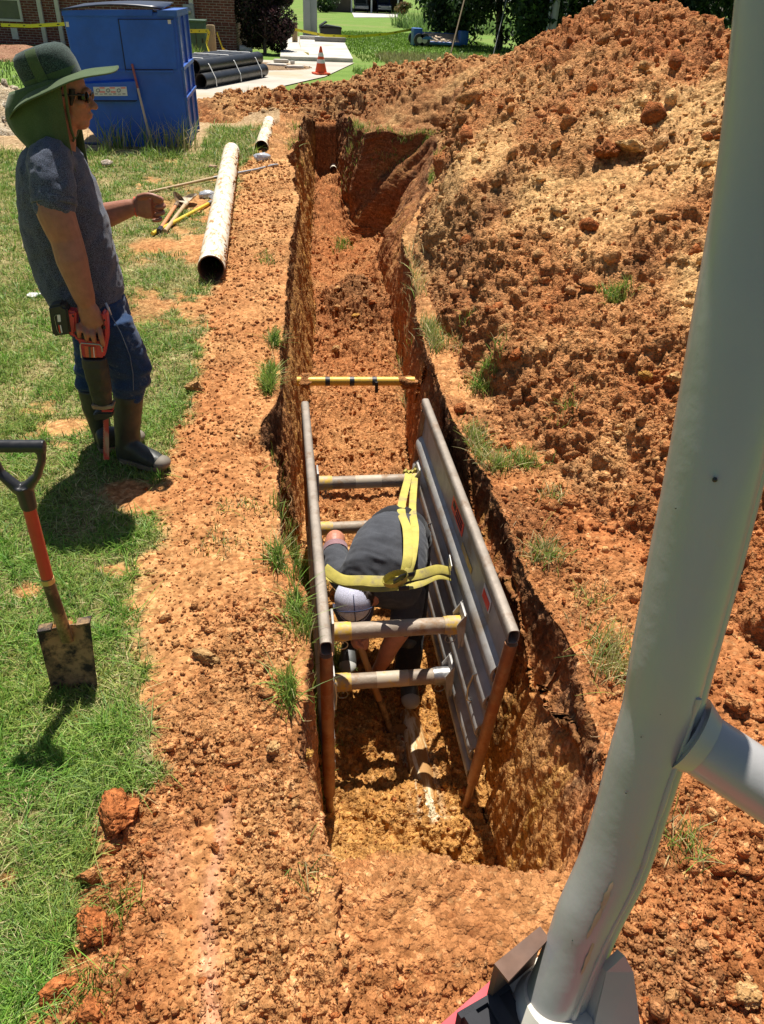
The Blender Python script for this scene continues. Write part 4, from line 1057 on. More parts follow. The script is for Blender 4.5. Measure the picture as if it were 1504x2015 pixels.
v = rock_shape(IC3, 61)*np.array([1.2, 1, .35])*.055
p = at(72, 585, 0); o = link('paper_scrap', npmesh('paper_scrap', v, IC3[1]), M_WHITE); o.location = (p.x, p.y, gz(p.x, p.y)+.02); tag(o, 'flat white paper scrap on the grass behind the standing man', 'litter')
for (px, py, s, c, lab) in ((210, 327, .08, (.62, .5, .4), 'pale stone lying on the grass in front of the dumpster'), (420, 333, .06, (.6, .42, .28), 'small pinkish stone against the long pipe'),):
    v = rock_shape(IC3, px, .3)*s; p = at(px, py, 0); o = link('stone', npmesh('stone', v, IC3[1], np.broadcast_to(np.array(c), v.shape)), M_CLAY, smooth=True); o.location = (p.x, p.y, gz(p.x, p.y)+s*.3); tag(o, lab, 'stone')

# ---- old white sewer pipe showing through the trench floor, and the pipe stub at the far end
def old_pipe():
    m, nt, b = new_mat('scraped_white_pipe')
    n = tex_noise(nt, 26, 8, .7, stretch=(1, .12, 1)); k = ramp(nt, [(.40, (.80, .70, .50)), (.47, (.60, .42, .2)), (.52, (.42, .22, .07))], n.outputs[0])
    nt.links.new(k.outputs[0], b.inputs['Base Color']); b.inputs['Roughness'].default_value = .75; bump(nt, b, n.outputs[0], .01, .8)
    a, c = at(838, 1560, -1.13), at(812, 1420, -1.16)
    root = empty('sewer_pipe', a, 'scraped white old sewer pipe half buried in the yellow trench floor', 'pipe')
    mb = MB(); mb.tube([a+V3((0, -.1, -.095)), a+V3((0, 0, -.042)), a.lerp(c, .5)+V3((0, 0, -.028)), c+V3((0, 0, -.04)), c+V3((-.01, .12, -.075))], [.045, .055, .058, .055, .045], 24)
    o = mb.build('pipe_wall', m, root, 60)
old_pipe()
def stub():
    p = hit(657, 336); root = empty('pipe_stub', p, 'small white pipe end sticking out of the soil at the far end of the trench', 'pipe')
    mb = MB(); mb.pipe(p+V3((-.01, -.05, .03)), p+V3((.05, .5, .08)), .068, .058, 20, 4, 0, 1); mb.build('pipe_wall', [M_PIPE, M_DARK], root, 50)
stub()

# ---- roots hanging out of the trench walls
def roots():
    rng = random.Random(4); m = mat('root', (.42, .28, .14), .8, 0, .2)
    spots = [((610, 1380), 3), ((640, 1330), 2), ((600, 1460), 2), ((565, 1000), 4), ((1180, 1475), 3), ((880, 870), 3), ((690, 270), 5), ((600, 300), 4), ((1000, 1010), 3)]
    for i, (px, n) in enumerate(spots):
        c = hit(*px); mb = MB()
        for k in range(n):
            p = c+V3((rng.uniform(-.03, .03), rng.uniform(-.1, .1), .0)); d = V3((.6 if px[0] < 700 else -.6, rng.uniform(-.6, .3), -.3)); pts = [p-d*.03]
            L = rng.uniform(.06, .16)
            for j in range(1, 7):
                d = (d+V3((rng.uniform(-.5, .5), rng.uniform(-.5, .5), rng.uniform(-.6, .25)))).normalized(); pts.append(pts[-1]+d*(L/6))
            mb.tube(pts, [.0022*(1-j/9) for j in range(7)], 5)
        o = mb.build('hanging_roots', m)
        for v in o.data.vertices: v.co -= c
        o.location = c
        tag(o, ['thin pale root strands below the near left grass fringe', 'pale curling roots beside the near left shield corner', 'thin roots on the left wall in front of the shield', 'roots hanging in the collapsed notch of the left wall', 'dangling root strands on the near right trench wall', 'root strands under the right rim beyond the shield', 'spray of roots at the far inner corner of the trench', 'roots on the far left trench wall', 'roots on the right bank edge above the shield panel'][i], 'roots', 'roots hanging from the trench walls')
roots()

# ---- the machine the picture is taken from
def make_machine():
    M_FR = mat('scuffed_white_frame', (.36, .35, .34), .38, .0, .05, 4, dirt=(.40, .33, .24), damt=.3, ds=9, spec=.5, coat=.25, bs=26, bd=.0009)
    M_FRD = mat('cream_deck_paint', (.62, .58, .48), .7, 0, .08, 8, dirt=(.4, .28, .15), damt=.25, ds=20)
    M_RB = mat('red_machine_paint', (.62, .03, .045), .6, 0, .1, 6, dirt=(.4, .22, .12), damt=.2, ds=12, coat=.3)
    M_RUST = mat('rusty_bracket', (.16, .09, .06), .8, .1, .4, 14, dirt=(.62, .50, .36), damt=.3, ds=26)
    M_RUN = mat('rust_run', (.40, .31, .20), .5, 0, .15, 40)
    M_HOUS = mat('black_housing', (.04, .04, .044), .85, 0, .2, 12, dirt=(.12, .10, .07), damt=.3, ds=14, spec=.15)
    D = lambda px, py, d: atd(px, py, d)
    base = D(1120, 1940, .80)
    root = empty('machine', base, 'white tubular frame of a red machine with bent post and side tube', 'machine')
    n = 40; pts = []; rr = []
    tab = [(1990, 1022, 130, .815), (1870, 1071, 132, .80), (1800, 1095, 140, .79), (1700, 1139, 148, .775), (1600, 1170, 152, .76), (1500, 1196, 160, .745), (1400, 1224, 170, .73), (1300, 1241, 182, .715), (1100, 1278, 205, .69), (900, 1317, 218, .665), (650, 1360, 226, .64), (350, 1411, 234, .615), (0, 1449, 244, .585), (-320, 1482, 250, .56)]
    P = []; RR = []
    for y, l, w, dep in tab: P.append(D(l+.42*w, y, dep)); RR.append(.405*w*dep/F_)
    Q = []; QR = []
    for i in range(len(P)-1):
        p0, p1, p2, p3 = P[max(i-1, 0)], P[i], P[i+1], P[min(i+2, len(P)-1)]
        for k in range(5):
            t = k/5; Q.append(.5*((2*p1)+(p2-p0)*t+(2*p0-5*p1+4*p2-p3)*t*t+(3*p1-p0-3*p2+p3)*t**3)); QR.append(RR[i]*(1-t)+RR[i+1]*t)
    Q.append(P[-1]); QR.append(RR[-1])
    mb = MB(); mb.tube(Q, QR, 48); post = mb.build('post', M_FR, root, 60)
    rt = V3(RM @ np.array([1., .35, .0])).normalized()
    # flat flange running down the right of the post, with its weld bead
    mb = MB(); A = [q+rt*(r*.80)+V3((0, .006, 0)) for q, r in zip(Q, QR)]
    mb.tube(A, [(.0165, .024)]*len(A), 16, up=rt); mb.build('flange', M_FR, post, 60)
    rng = random.Random(3); W = [q+(rt*.62+V3(RM @ np.array([0, 0, -.78])))*r for q, r in zip(Q, QR)][:34]
    mb = MB(); mb.tube([w+V3((rng.uniform(-.0006, .0006),)*3) for w in W], [.0030+rng.uniform(-.0008, .0008) for _ in W], 8); mb.build('weld_bead', M_FR, post, 60)
    # side tube
    a = D(1345, 1440, .735); b = D(1720, 1690, .70)
    mb = MB(); mb.tube([a, a.lerp(b, .5), b], .031, 32); br = mb.build('brace_tube', M_FR, root, 60)
    mb = MB(); mb.tube([a.lerp(b, .015), a.lerp(b, .10)], [.040, .032], 32); mb.build('weld_collar', M_FR, br, 60)
    # rust runs
    for (px, py, l_) in ((1192, 1770, .030), (1168, 1850, .022), (1212, 1720, .016)):
        c = min(Q, key=lambda q: (q-D(px, py, (q-V3((0, 0, HC))).dot(V3(RM[:, 2])))).length); r_ = QR[Q.index(c)]; i_ = Q.index(c); ax = (Q[i_+1]-Q[i_-1]).normalized()
        vw = (V3((0, 0, HC))-c); vw = (vw-ax*vw.dot(ax)).normalized(); sd2 = ax.cross(vw); o_ = (D(px, py, (c-V3((0, 0, HC))).dot(V3(RM[:, 2])))-c).dot(sd2); th = math.asin(max(-.9, min(.9, o_/r_)))
        mb = MB(); vv = []; ff = []
        for i2 in range(9):
            t = i2/8-.5; hw = .13*math.sqrt(max(0, 1-4*t*t))*(1+.3*math.sin(i2*2.1))
            for k2 in range(5): a2 = th+hw*(k2/4-.5)*1.0; vv.append(c+ax*(l_*2*t)+(vw*math.cos(a2)+sd2*math.sin(a2))*(r_+.0006+.0005*(1-4*t*t)))
        for i2 in range(8):
            for k2 in range(4): ff.append((i2*5+k2, i2*5+k2+1, i2*5+k2+6, i2*5+k2+5))
        mb.add(vv, ff).build('rust_run', M_RUN, post, 60)
    # small holes and chips
    mb = MB()
    for (px, py, s) in ((1407, 944, .0022), (1458, 1127, .002), (1397, 1258, .0024), (1380, 1318, .003), (1372, 1348, .003), (1376, 1365, .002), (1150, 1893, .0022), (1132, 1876, .0014), (1210, 1862, .0015), (1170, 1905, .0009), (1127, 1850, .0008), (1195, 1745, .0012), (1240, 1655, .0008), (1232, 1560, .0010), (1300, 1405, .0012), (1262, 1450, .0007), (1345, 1215, .0011), (1180, 1830, .0008), (1330, 1000, .0008)):
        c = min(Q, key=lambda q: (q-D(px, py, (q-V3((0, 0, HC))).dot(V3(RM[:, 2])))).length)
        d = (c-V3((0, 0, HC))).dot(V3(RM[:, 2])); r_ = QR[Q.index(c)]; p = D(px, py, d-r_*math.sqrt(max(.05, 1-min(.93, ((D(px, py, d)-c).length/r_)**2)))-.0006)
        mb.ell(p, s, n=8, m=5)
    mb.build('paint_chip', M_BLACKP, post)
    # deck plate, weld foot, gusset, bracket, red panel, black ribbed housing (all continue below the picture)
    up = V3((0, 0, 1)); dk = D(1098, 1990, .815)
    g = lambda px, py, dz=0: at(px, py, dk.z+.004+dz)
    mb = MB(); mb.prism([g(1000, 1935), g(1062, 1880), g(1185, 1870), g(1225, 1950), g(1260, 2150), g(1120, 2150)], (0, 0, -.02)); mb.build('deck_plate', M_FRD, root)
    mb = MB(); mb.tube([dk+V3((0, 0, .0)), dk+V3((.002, .003, .02))], [.050, .040], 40); mb.build('weld_foot', M_FRD, root, 60)
    s0 = D(1150, 1935, .80)
    mb = MB(); mb.prism([D(1215, 1868, .775), D(1232, 1900, .775), D(1260, 2120, .78), D(1130, 2120, .80), D(1150, 2000, .80), D(1180, 1900, .785)], (.004, -.008, .003)); mb.build('gusset', M_FR, root)
    bz = .07
    t0, t1, t2, t3 = g(972, 1900, bz), g(1062, 1826, bz), g(1080, 1850, bz), g(1000, 1935, bz)
    mb = MB(); mb.prism([t0, t1, t2, t3], (0, 0, .004)); mb.hexa([t0+V3((0, 0, -bz-.02)), t1+V3((0, 0, -bz-.02)), t1+V3((.004, -.004, -bz-.02)), t0+V3((.004, -.004, -bz-.02))], [t0, t1, t1+V3((.004, -.004, 0)), t0+V3((.004, -.004, 0))])
    mb.build('bracket', M_RUST, root)
    mb = MB(); mb.prism([g(990, 1925, -.02), g(965, 1930, -.02), g(850, 2030, -.02), g(800, 2110, -.02), g(960, 2110, -.02)], (0, 0, -.16)); mb.build('red_panel', M_RB, root)
    hs = MB()
    for k in range(4):
        o0 = V3((0, 0, .012-.006*(k % 2)))
        x0 = k*24
        hs.prism([g(905+x0, 2000-13*k)+o0, g(926+x0, 1986-13*k)+o0, g(1040+x0, 2150)+o0, g(1005+x0, 2160)+o0], (0, 0, -.05))
    hs.build('lamp_housing', M_HOUS, root)
    mb = MB(); mb.prism([g(900, 1992, .012), g(1000, 1934, .012), g(1006, 1944, .012), g(908, 2004, .012)], (0, 0, -.04)); mb.build('housing_rim', M_HOUS, root)
    # body below, out of the picture
    mb = MB(); mb.box(V3((dk.x-.10, dk.y-.55, dk.z-.62)), (.62, .80, .9), bev=.04); mb.build('lower_body', M_RB, root, 30)
    mb = MB(); mb.box(V3((dk.x-.10, dk.y-.55, .18)), (.8, 1.0, .34), bev=.12, seg=4); mb.build('crawler_track', M_HOUS, root, 30)
make_machine()
# ================================================================ THE TWO MEN
def loft(mb, secs, n=20, pw=2.0, cap=True):
    """secs: (centre, u half axis, v half axis)"""
    v = []; f = []
    for c, u, w in secs:
        c, u, w = V3(c), V3(u), V3(w)
        for k in range(n):
            a = 2*math.pi*k/n; ca, sa = math.cos(a), math.sin(a)
            x = math.copysign(abs(ca)**(2/pw), ca); y = math.copysign(abs(sa)**(2/pw), sa)
            v.append(c+u*x+w*y)
    m = len(secs)
    for i in range(m-1):
        for k in range(n): f.append((i*n+k, i*n+(k+1) % n, (i+1)*n+(k+1) % n, (i+1)*n+k))
    if cap: f.append(tuple(range(n-1, -1, -1))); f.append(tuple((m-1)*n+k for k in range(n)))
    return mb.add(v, f)
def limb(mb, pts, rad, n=16):
    """smooth tapering limb through the joints"""
    P = [V3(p) for p in pts]; Q = []; R = []
    for i in range(len(P)-1):
        p0, p1, p2, p3 = P[max(i-1, 0)], P[i], P[i+1], P[min(i+2, len(P)-1)]
        for k in range(6):
            t = k/6; Q.append(.5*((2*p1)+(p2-p0)*t+(2*p0-5*p1+4*p2-p3)*t*t+(3*p1-p0-3*p2+p3)*t**3)); R.append(rad[i]*(1-t)+rad[i+1]*t)
    Q.append(P[-1]); R.append(rad[-1])
    mb.tube(Q, R, n); mb.ell(Q[0], R[0]*.98); mb.ell(Q[-1], R[-1]*.98); return mb
def finger(mb, pts, r0=.0095, r1=.0075):
    limb(mb, pts, [r0+(r1-r0)*i/(len(pts)-1) for i in range(len(pts))], 10); return mb
def cloth_mat(name, c, heather=0., stain=None, samt=.2):
    m, nt, b = new_mat(name)
    n = tex_noise(nt, 10, 4); col = ramp(nt, [(.3, tuple(x*.85 for x in c)), (.7, tuple(x*1.15 for x in c))], n.outputs[0]).outputs[0]
    if heather:
        h = tex_noise(nt, 420, 2, .7, stretch=(1, 1, .6)); k = ramp(nt, [(.42, (1-heather,)*3), (.62, (1+heather*1.6,)*3)], h.outputs[0]).outputs[0]; col = mixc(nt, 1., col, k, 'MULTIPLY')
    if stain:
        d = tex_noise(nt, 13, 8, .72); k = ramp(nt, [(1-samt-.08, (0, 0, 0)), (1-samt+.1, (1, 1, 1))], d.outputs[0]).outputs[0]; col = mixc(nt, k, col, stain)
    nt.links.new(col, b.inputs['Base Color']); b.inputs['Roughness'].default_value = .92; b.inputs['Specular IOR Level'].default_value = .2
    b.inputs['Sheen Weight'].default_value = .15
    bump(nt, b, tex_noise(nt, 320, 3).outputs[0], .0012, .7); return m
def skin_mat(name, c):
    m, nt, b = new_mat(name)
    n = tex_noise(nt, 24, 6, .65); k = ramp(nt, [(.3, tuple(x*.78 for x in c)), (.7, tuple(x*1.14 for x in c))], n.outputs[0])
    nt.links.new(k.outputs[0], b.inputs['Base Color']); b.inputs['Roughness'].default_value = .5
    b.inputs['Subsurface Weight'].default_value = .08; b.inputs['Subsurface Radius'].default_value = (.01, .004, .002); b.inputs['Subsurface Scale'].default_value = .5
    bump(nt, b, tex_noise(nt, 180, 4).outputs[0], .0012, .6); return m
def folds(amp, fx, fy, fz, s):
    def w(x, y, z):
        q = fbm(x*fx, y*fy, z*fz, 3, s); return amp*(1-np.abs(q)*2.2).clip(-.6, 1)*.8+amp*.6*fbm(x*3, y*3, z*3, 2, s+5)
    return w

def standing_man():
    Y0 = 3.74; A = lambda px, py, y=Y0: aty(px, py, y)
    root = empty('person', at(250, 905, 0), 'standing man in dark grey shirt, jeans, green boonie hat with neck flap and rubber boots', 'person')
    SK = skin_mat('tan_skin', (.36, .150, .088)); SHIRT = cloth_mat('heather_charcoal_shirt', (.075, .085, .118), .6, (.20, .16, .13), .16)
    JEAN = cloth_mat('faded_blue_denim', (.015, .038, .095), .4, (.16, .19, .24), .33); BOOT = mat('olive_rubber_boot', (.028, .030, .022), .48, 0, .25, 9, dirt=(.20, .14, .08), damt=.22, ds=10, bs=20, bd=.002)
    HAT = cloth_mat('olive_hat_cloth', (.070, .105, .040), .12); MESH = cloth_mat('dark_hat_mesh', (.035, .055, .045), .7)
    GL = mat('dark_lens', (.012, .010, .01), .08, 0, 0, 5); HAIR = mat('black_hair', (.012, .010, .009), .5, 0, .2, 40, bs=200, bd=.004)
    vy = V3((0, 1, 0))
    def sec(b, f, w, y=Y0, grow=0.):
        B, Fp = A(*b, y), A(*f, y); u = (Fp-B)*.5; return ((B+Fp)*.5, u*(1+grow), vy*w)
    # ---- shirt
    tors = [((66, 282), (140, 287), .095), ((46, 296), (154, 300), .155), ((38, 320), (168, 322), .198), ((37, 370), (190, 370), .205), ((44, 440), (212, 438), .195), ((60, 510), (229, 508), .185), ((80, 562), (240, 556), .185), ((104, 598), (243, 582), .185)]
    mb = MB(); loft(mb, [sec(b, f, w) for b, f, w in tors], 28, 2.3)
    RSH, RSL = A(98, 318, 3.56), A(107, 398, 3.475); LSH, LSL = A(118, 318, 3.90), A(150, 392, 3.985)
    limb(mb, [A(112, 312, 3.63), RSH, A(104, 360, 3.505), RSL], [.078, .088, .090, .088]); limb(mb, [A(125, 312, 3.85), LSH, A(135, 358, 3.965), LSL], [.085, .09, .085, .085])
    def shirt_w(x, y, z):
        q = fbm(x*7+z*3, y*5, z*6-x*5, 3, 131); low = np.clip((1.25-z)/.4, 0, 1)
        q2 = fbm(x*16, y*9, z*14, 2, 133); sl = np.clip((3.56-y)/.08, 0, 1)
        q3 = fbm(x*5+z*9, y*4, z*4-x*14, 3, 135); return .007*(.45-np.abs(q3)*2.4).clip(-.6, .45)+.008*(.5-np.abs(q)*2.4).clip(-.8, .5)*(.4+low*.6)+.005*(.4-np.abs(q2)*2).clip(-.6, .5)*(.4+.6*sl)+.006*sl*np.sin(z*70+x*40+3*q)*np.clip((1.46-z)/.2, 0, .8)
    sh = remesh(mb, .010, 5, 'shirt', wrinkle=shirt_w, mat=SHIRT, parent=root)
    mb = MB(); c = RSL; d = (RSL-A(104, 360, 3.505)).normalized(); mb.tube([c-d*.012, c+d*.004, c+d*.010], [.0905, .091, .0885], 28); 
    o = mb.build('sleeve_hem', SHIRT, sh, 60)
    # ---- body: head, neck, chest core and arms as one surface
    mb = MB()
    HC_ = A(128, 186); hx = V3((1, 0, -.05)).normalized(); hz = V3((.08, 0, 1)).normalized()
    def H(x, y, z): return HC_+hx*x+vy*y+hz*z
    rot = Matrix.Rotation(.05, 3, 'Y')
    mb.ell(H(-.012, 0, .03), (.098, .078, .108), rot, 24, 16)           # skull
    mb.ell(H(.035, 0, -.035), (.062, .060, .085), rot, 20, 14)          # face
    mb.ell(H(.055, 0, -.098), (.036, .036, .032), rot)                  # chin
    mb.ell(H(.018, 0, -.078), (.055, .060, .045), rot)                  # jaw
    mb.ell(H(.086, 0, .018), (.020, .048, .016), rot)                   # brow
    for s in (-1, 1): mb.ell(H(.066, s*.043, -.022), (.026, .02, .018), rot)    # cheekbones
    limb(mb, [H(.092, 0, .004), H(.104, 0, -.018), H(.116, 0, -.036)], [.009, .011, .0145], 10)      # nose
    for s in (-1, 1): mb.ell(H(.104, s*.012, -.040), (.011, .009, .009), rot)
    mb.ell(H(.093, 0, -.066), (.013, .024, .0075), rot); mb.ell(H(.091, 0, -.078), (.012, .021, .008), rot)   # lips
    for s in (-1, 1): mb.ell(H(-.005, s*.080, -.012), (.020, .010, .033), rot)    # ears
    limb(mb, [H(-.02, 0, -.08), A(118, 262), A(110, 300)], [.066, .066, .085], 18)
    loft(mb, [sec(b, f, w*.80, grow=-.16) for b, f, w in tors[1:]], 20)
    # right arm, holding the saw
    RE, RW = A(131, 472, 3.45), A(168, 590, 3.42)
    limb(mb, [A(110, 312, 3.60), RSH, A(106, 400, 3.475), A(118, 440, 3.455), RE, A(142, 512, 3.435), A(156, 555, 3.425), RW], [.07, .075, .079, .073, .066, .066, .054, .044])
    PK = A(186, 640, 3.42)
    loft(mb, [(RW, V3((.030, 0, .0)), vy*.036), (A(174, 608, 3.42), V3((.046, 0, .0)), vy*.034), (A(182, 630, 3.42), V3((.050, 0, .008)), vy*.030), (A(186, 642, 3.42), V3((.049, 0, .012)), vy*.024)], 16, 2.4)
    for i, (kx, ky, tx, ty) in enumerate(((154, 640, 156, 664), (168, 646, 171, 671), (182, 649, 186, 676), (196, 647, 202, 680))):
        r = (.0115, .0125, .013, .0125)[i]
        finger(mb, [A(kx, ky, 3.405), A((kx+tx)/2, (ky+ty)/2-2, 3.388), A(tx, ty-6, 3.398), A(tx+1, ty, 3.425), A(tx-1, ty-8, 3.452)], r, r*.8)
    finger(mb, [A(188, 610, 3.44), A(199, 630, 3.455), A(196, 655, 3.47), A(186, 668, 3.468)], .0145, .011)
    # left arm, reaching forward with a loosely closed hand
    LE, LW = A(178, 432, 4.02), A(262, 407, 3.93)
    limb(mb, [A(130, 312, 3.86), LSH, A(148, 392, 3.99), A(160, 418, 4.01), LE, A(215, 422, 3.98), LW], [.07, .072, .068, .062, .056, .056, .036])
    up = V3((0, 0, 1)); L = lambda px, py, dy=0.: A(px, py, 3.91+dy)
    loft(mb, [(LW, V3((0, .022, 0)), up*.034), (L(272, 406), V3((0, .024, 0)), up*.047), (L(288, 407), V3((0, .026, 0)), up*.056), (L(300, 408), V3((0, .022, 0)), up*.052)], 16, 2.5)
    for i, (y0, x1, r) in enumerate(((391, 316, .0125), (402, 320, .013), (414, 319, .0125), (426, 314, .0115))):
        finger(mb, [L(298, y0+1, .012), L(x1-6, y0-2+i, .022), L(x1+2, y0+1+i, .0), L(x1, y0+4+i, -.028), L(x1-11, y0+5+i, -.034)], r, r*.82)
    finger(mb, [L(274, 388, -.012), L(290, 384, -.03), L(306, 387, -.040), L(316, 392, -.040)], .0145, .011)
    body = remesh(mb, .0048, 3, 'body', mat=SK, parent=root, fac=.45)
    mb = MB(); mb.tube([LW+V3((.012+.0*k, .031*math.cos(k*.5236), .043*math.sin(k*.5236))) for k in range(12)], .0035, 6, closed=True); mb.build('wrist_cord', M_RED, root, 60)
    mb = MB()
    mb.ell(H(-.03, 0, .035), (.094, .084, .100), rot, 24, 14)
    for s in (-1, 1): loft(mb, [(H(.045, s*.068, .03), hx*.014, vy*.012), (H(.042, s*.072, -.005), hx*.011, vy*.010), (H(.036, s*.072, -.03), hx*.005, vy*.005)], 8)
    mb.build('hair', HAIR, root, 60)
    # ---- sunglasses
    mb = MB()
    for s in (-1, 1):
        mb.ell(H(.094, s*.033, .0), (.010, .030, .022), Matrix.Rotation(-s*.35, 3, 'Z'), 16, 10)
        mb.box(H(.078, s*.064, .004), (.034, .008, .026), Matrix.Rotation(s*.35, 3, 'Z'), .004)
    gl = mb.build('sunglasses', GL, root, 60)
    mb = MB()
    for s in (-1, 1): mb.tube([H(.088, s*.062, .012), H(.05, s*.078, .010), H(.0, s*.082, .004)], .0035, 8)
    mb.tube([H(.104, -.012, .006), H(.107, 0, .009), H(.104, .012, .006)], .003, 8); mb.build('frame', M_GRIP, gl, 60)
    # ---- hat
    hat = empty('hat', A(105, 155)); hat.parent = root; hat.matrix_parent_inverse = Matrix.Translation(-root.location)
    bc = A(106, 157); bx = (A(157, 139)-A(54, 174)); bu = bx*.5; bl = bu.length; bn = V3((-bu.z, 0, bu.x)).normalized()
    mb = MB(); secs = []
    for t, sx, sw, sh_ in ((0, 1.03, .106, 0), (.03, 1.03, .106, 0), (.05, 1.04, .107, -.002), (.085, 1.0, .104, -.006), (.108, .90, .094, -.010), (.121, .70, .075, -.014), (.126, .35, .04, -.016)):
        secs.append((bc+bn*t+bu.normalized()*sh_, bu*sx, vy*sw))
    loft(mb, secs, 36, 2.2); mb.build('crown', MESH, hat, 60)
    mb = MB(); loft(mb, [(bc+bn*(-.004), bu*1.02, vy*.107), (bc+bn*.026, bu*1.03, vy*.1075)], 36, 2.2); mb.build('band', HAT, hat, 50)
    for s in (-1, 1):
        mb = MB(); st = []
        for t, w in ((.0, .111), (.04, .1115), (.08, .108), (.105, .098), (.118, .083)):
            st.append(bc+bn*t+bu*(-.12-.25*t)+vy*(s*w))
        mb.tube(st, [(.0022, .023)]*5, 10, up=vy); mb.build('side_strap', HAT, hat, 60)
    mb = MB(); st = []
    # brim, snapped up at the sides
    v = []; f = []; n = 64; rows = 7
    for i in range(rows+1):
        t = i/rows
        for k in range(n):
            a = 2*math.pi*k/n; ca, sa = math.cos(a), math.sin(a)
            ext = .150*max(ca, 0)**1.5+.115*max(-ca, 0)**1.3+.060*abs(sa)**1.5
            r = V3((0, 0, 0))+bu*ca*1.02+vy*(sa*.106); dirn = (bu.normalized()*ca+vy*sa).normalized()
            droop = -.010*t-.042*t*t*max(ca, 0)**1.5+.02*t*t*t*max(ca, 0)-.062*t*max(-ca, 0)**1.4-.012*t*abs(sa)**2+.006*math.sin(5*a)*t
            v.append(bc+r+dirn*(ext*t)+bn*droop)
    for i in range(rows):
        for k in range(n): f.append((i*n+k, i*n+(k+1) % n, (i+1)*n+(k+1) % n, (i+1)*n+k))
    br = MB().add(v, f).build('brim', HAT, hat, 60); so = br.modifiers.new('t', 'SOLIDIFY'); so.thickness = .005
    # neck flap
    v = []; f = []; rows = 20; n = 40
    top = A(96, 178); 
    for i in range(rows+1):
        t = i/rows
        # front edge runs from the temple down to the chin strap
        for k in range(n+1):
            a = math.radians(-112+224*k/n); ca, sa = math.cos(a), math.sin(a)          # a = 0 at the back
            fr = abs(a)/math.radians(112)
            X0, Z0 = bc.x, bc.z
            ztop = (bc-bn*.012).z+(-.06*max(ca, 0)+.02)*1.0; zbot = 1.462-.055*max(-ca+.2, 0)+.03*max(ca, 0)
            zz = ztop+(zbot-ztop)*t
            rb = (.185*(1-t)+.150*t+.05*math.sin(math.pi*min(1, t*1.1))*max(ca, 0)) if ca > 0 else .118-.01*t
            rs = .116+.030*math.sin(math.pi*t*.8)+.012*t
            cx = A(110+18*t, 170+95*t).x
            wv = .006*math.sin(9*a+2.5*t)*t+.004*math.sin(17*a-3*t)*t
            v.append(V3((cx-(rb+wv)*ca+(.02*t*max(-ca, 0)), Y0+(rs+wv)*sa*(1-.12*t*(fr > .8)), zz-.03*fr**6*t)))
    for i in range(rows):
        for k in range(n): a = i*(n+1)+k; f.append((a, a+1, a+n+2, a+n+1))
    fl = MB().add(v, f).build('neck_flap', HAT, hat, 70); so = fl.modifiers.new('t', 'SOLIDIFY'); so.thickness = .003; so.offset = 1
    mb = MB(); mb.tube([A(127, 160, 3.62), A(133, 215, 3.635), A(140, 255, 3.66), A(146, 272, 3.70)], .006, 8); mb.tube([A(158, 245, 3.80), A(152, 265, 3.76), A(144, 278, 3.70)], .004, 8); mb.build('chin_cord', HAT, hat, 60)
    # ---- jeans
    mb = MB()
    hip = [((112, 592), (242, 580), .175), ((128, 622), (252, 612), .178), ((140, 650), (262, 645), .17)]
    loft(mb, [sec(b, f, w, 3.74) for b, f, w in hip], 24, 2.3)
    RL = lambda px, py: A(px, py, 3.64); LL = lambda px, py: A(px, py, 3.86)
    def leg(P, pts):
        secs = []
        for (b, f, w) in pts: B, Fp = P(*b), P(*f); secs.append(((B+Fp)*.5, (Fp-B)*.5, vy*w))
        loft(mb, secs, 20, 2.2)
    leg(RL, [((140, 632), (258, 625), .105), ((168, 668), (272, 660), .10), ((200, 706), (288, 692), .09), ((216, 735), (299, 722), .085), ((222, 762), (295, 750), .080), ((224, 784), (283, 782), .070)])
    leg(LL, [((130, 625), (240, 620), .10), ((146, 668), (236, 660), .095), ((148, 708), (222, 706), .085), ((148, 738), (212, 740), .076), ((155, 770), (200, 767), .064)])
    def jw(x, y, z):
        q = fbm(x*6, y*6, z*15+x*5, 3, 141); return .010*(.5-np.abs(q)*2.3).clip(-.8, .5)+.008*np.clip((.62-z)/.25, 0, 1)*np.sin(z*75+6*fbm(x*5, y*5, z*5, 2, 142))
    jn = remesh(mb, .009, 4, 'jeans', wrinkle=jw, mat=JEAN, parent=root)
    mb = MB(); mb.tube([A(214, 612, 3.540), A(238, 655, 3.532), A(256, 700, 3.545), A(262, 735, 3.550), A(263, 768, 3.556)], .0022, 6); mb.build('side_seam', cloth_mat('denim_seam', (.10, .13, .19), .2), jn, 60)
    mb = MB(); mb.tube([A(208, 596, 3.555), A(213, 606, 3.545), A(219, 620, 3.548)], [(.003, .006), (.003, .0075), (.003, .005)], 8); mb.build('pocket_clip', M_STEEL, jn, 50)
    # ---- boots
    def boot(P, shaft, foot, y, yaw):
        b = MB(); secs = []
        for (p, q, w) in shaft: B, Fp = P(*p), P(*q); secs.append(((B+Fp)*.5, (Fp-B)*.5, vy*w))
        loft(b, secs, 24, 2.3)
        heel, toe = foot; d = (toe-heel); L = d.length; d = d.normalized(); s = V3((-d.y, d.x, 0)); up = V3((0, 0, 1))
        for (t, zc, hh, w) in (): pass
        fs = [(-.03, .055, .05, .034), (.05, .06, .06, .042), (.22, .065, .066, .043), (.42, .060, .060, .046), (.62, .048, .048, .051), (.80, .040, .040, .052), (.94, .034, .033, .042), (1.0, .03, .022, .026)]
        secs2 = [(heel+d*(L*t)+up*zc, up*hh, s*w) for t, zc, hh, w in fs]
        loft(b, secs2, 20, 2.3)
        o = remesh(b, .007, 5, 'boot', wrinkle=lambda x, y, z: .004*fbm(x*9, y*9, z*16, 3, 151), mat=BOOT, parent=root)
        so = MB(); outl = []
        for t, w in ((-.04, .028), (.05, .043), (.25, .043), (.45, .047), (.65, .053), (.82, .053), (.95, .043), (1.02, .022)): outl.append((t, w))
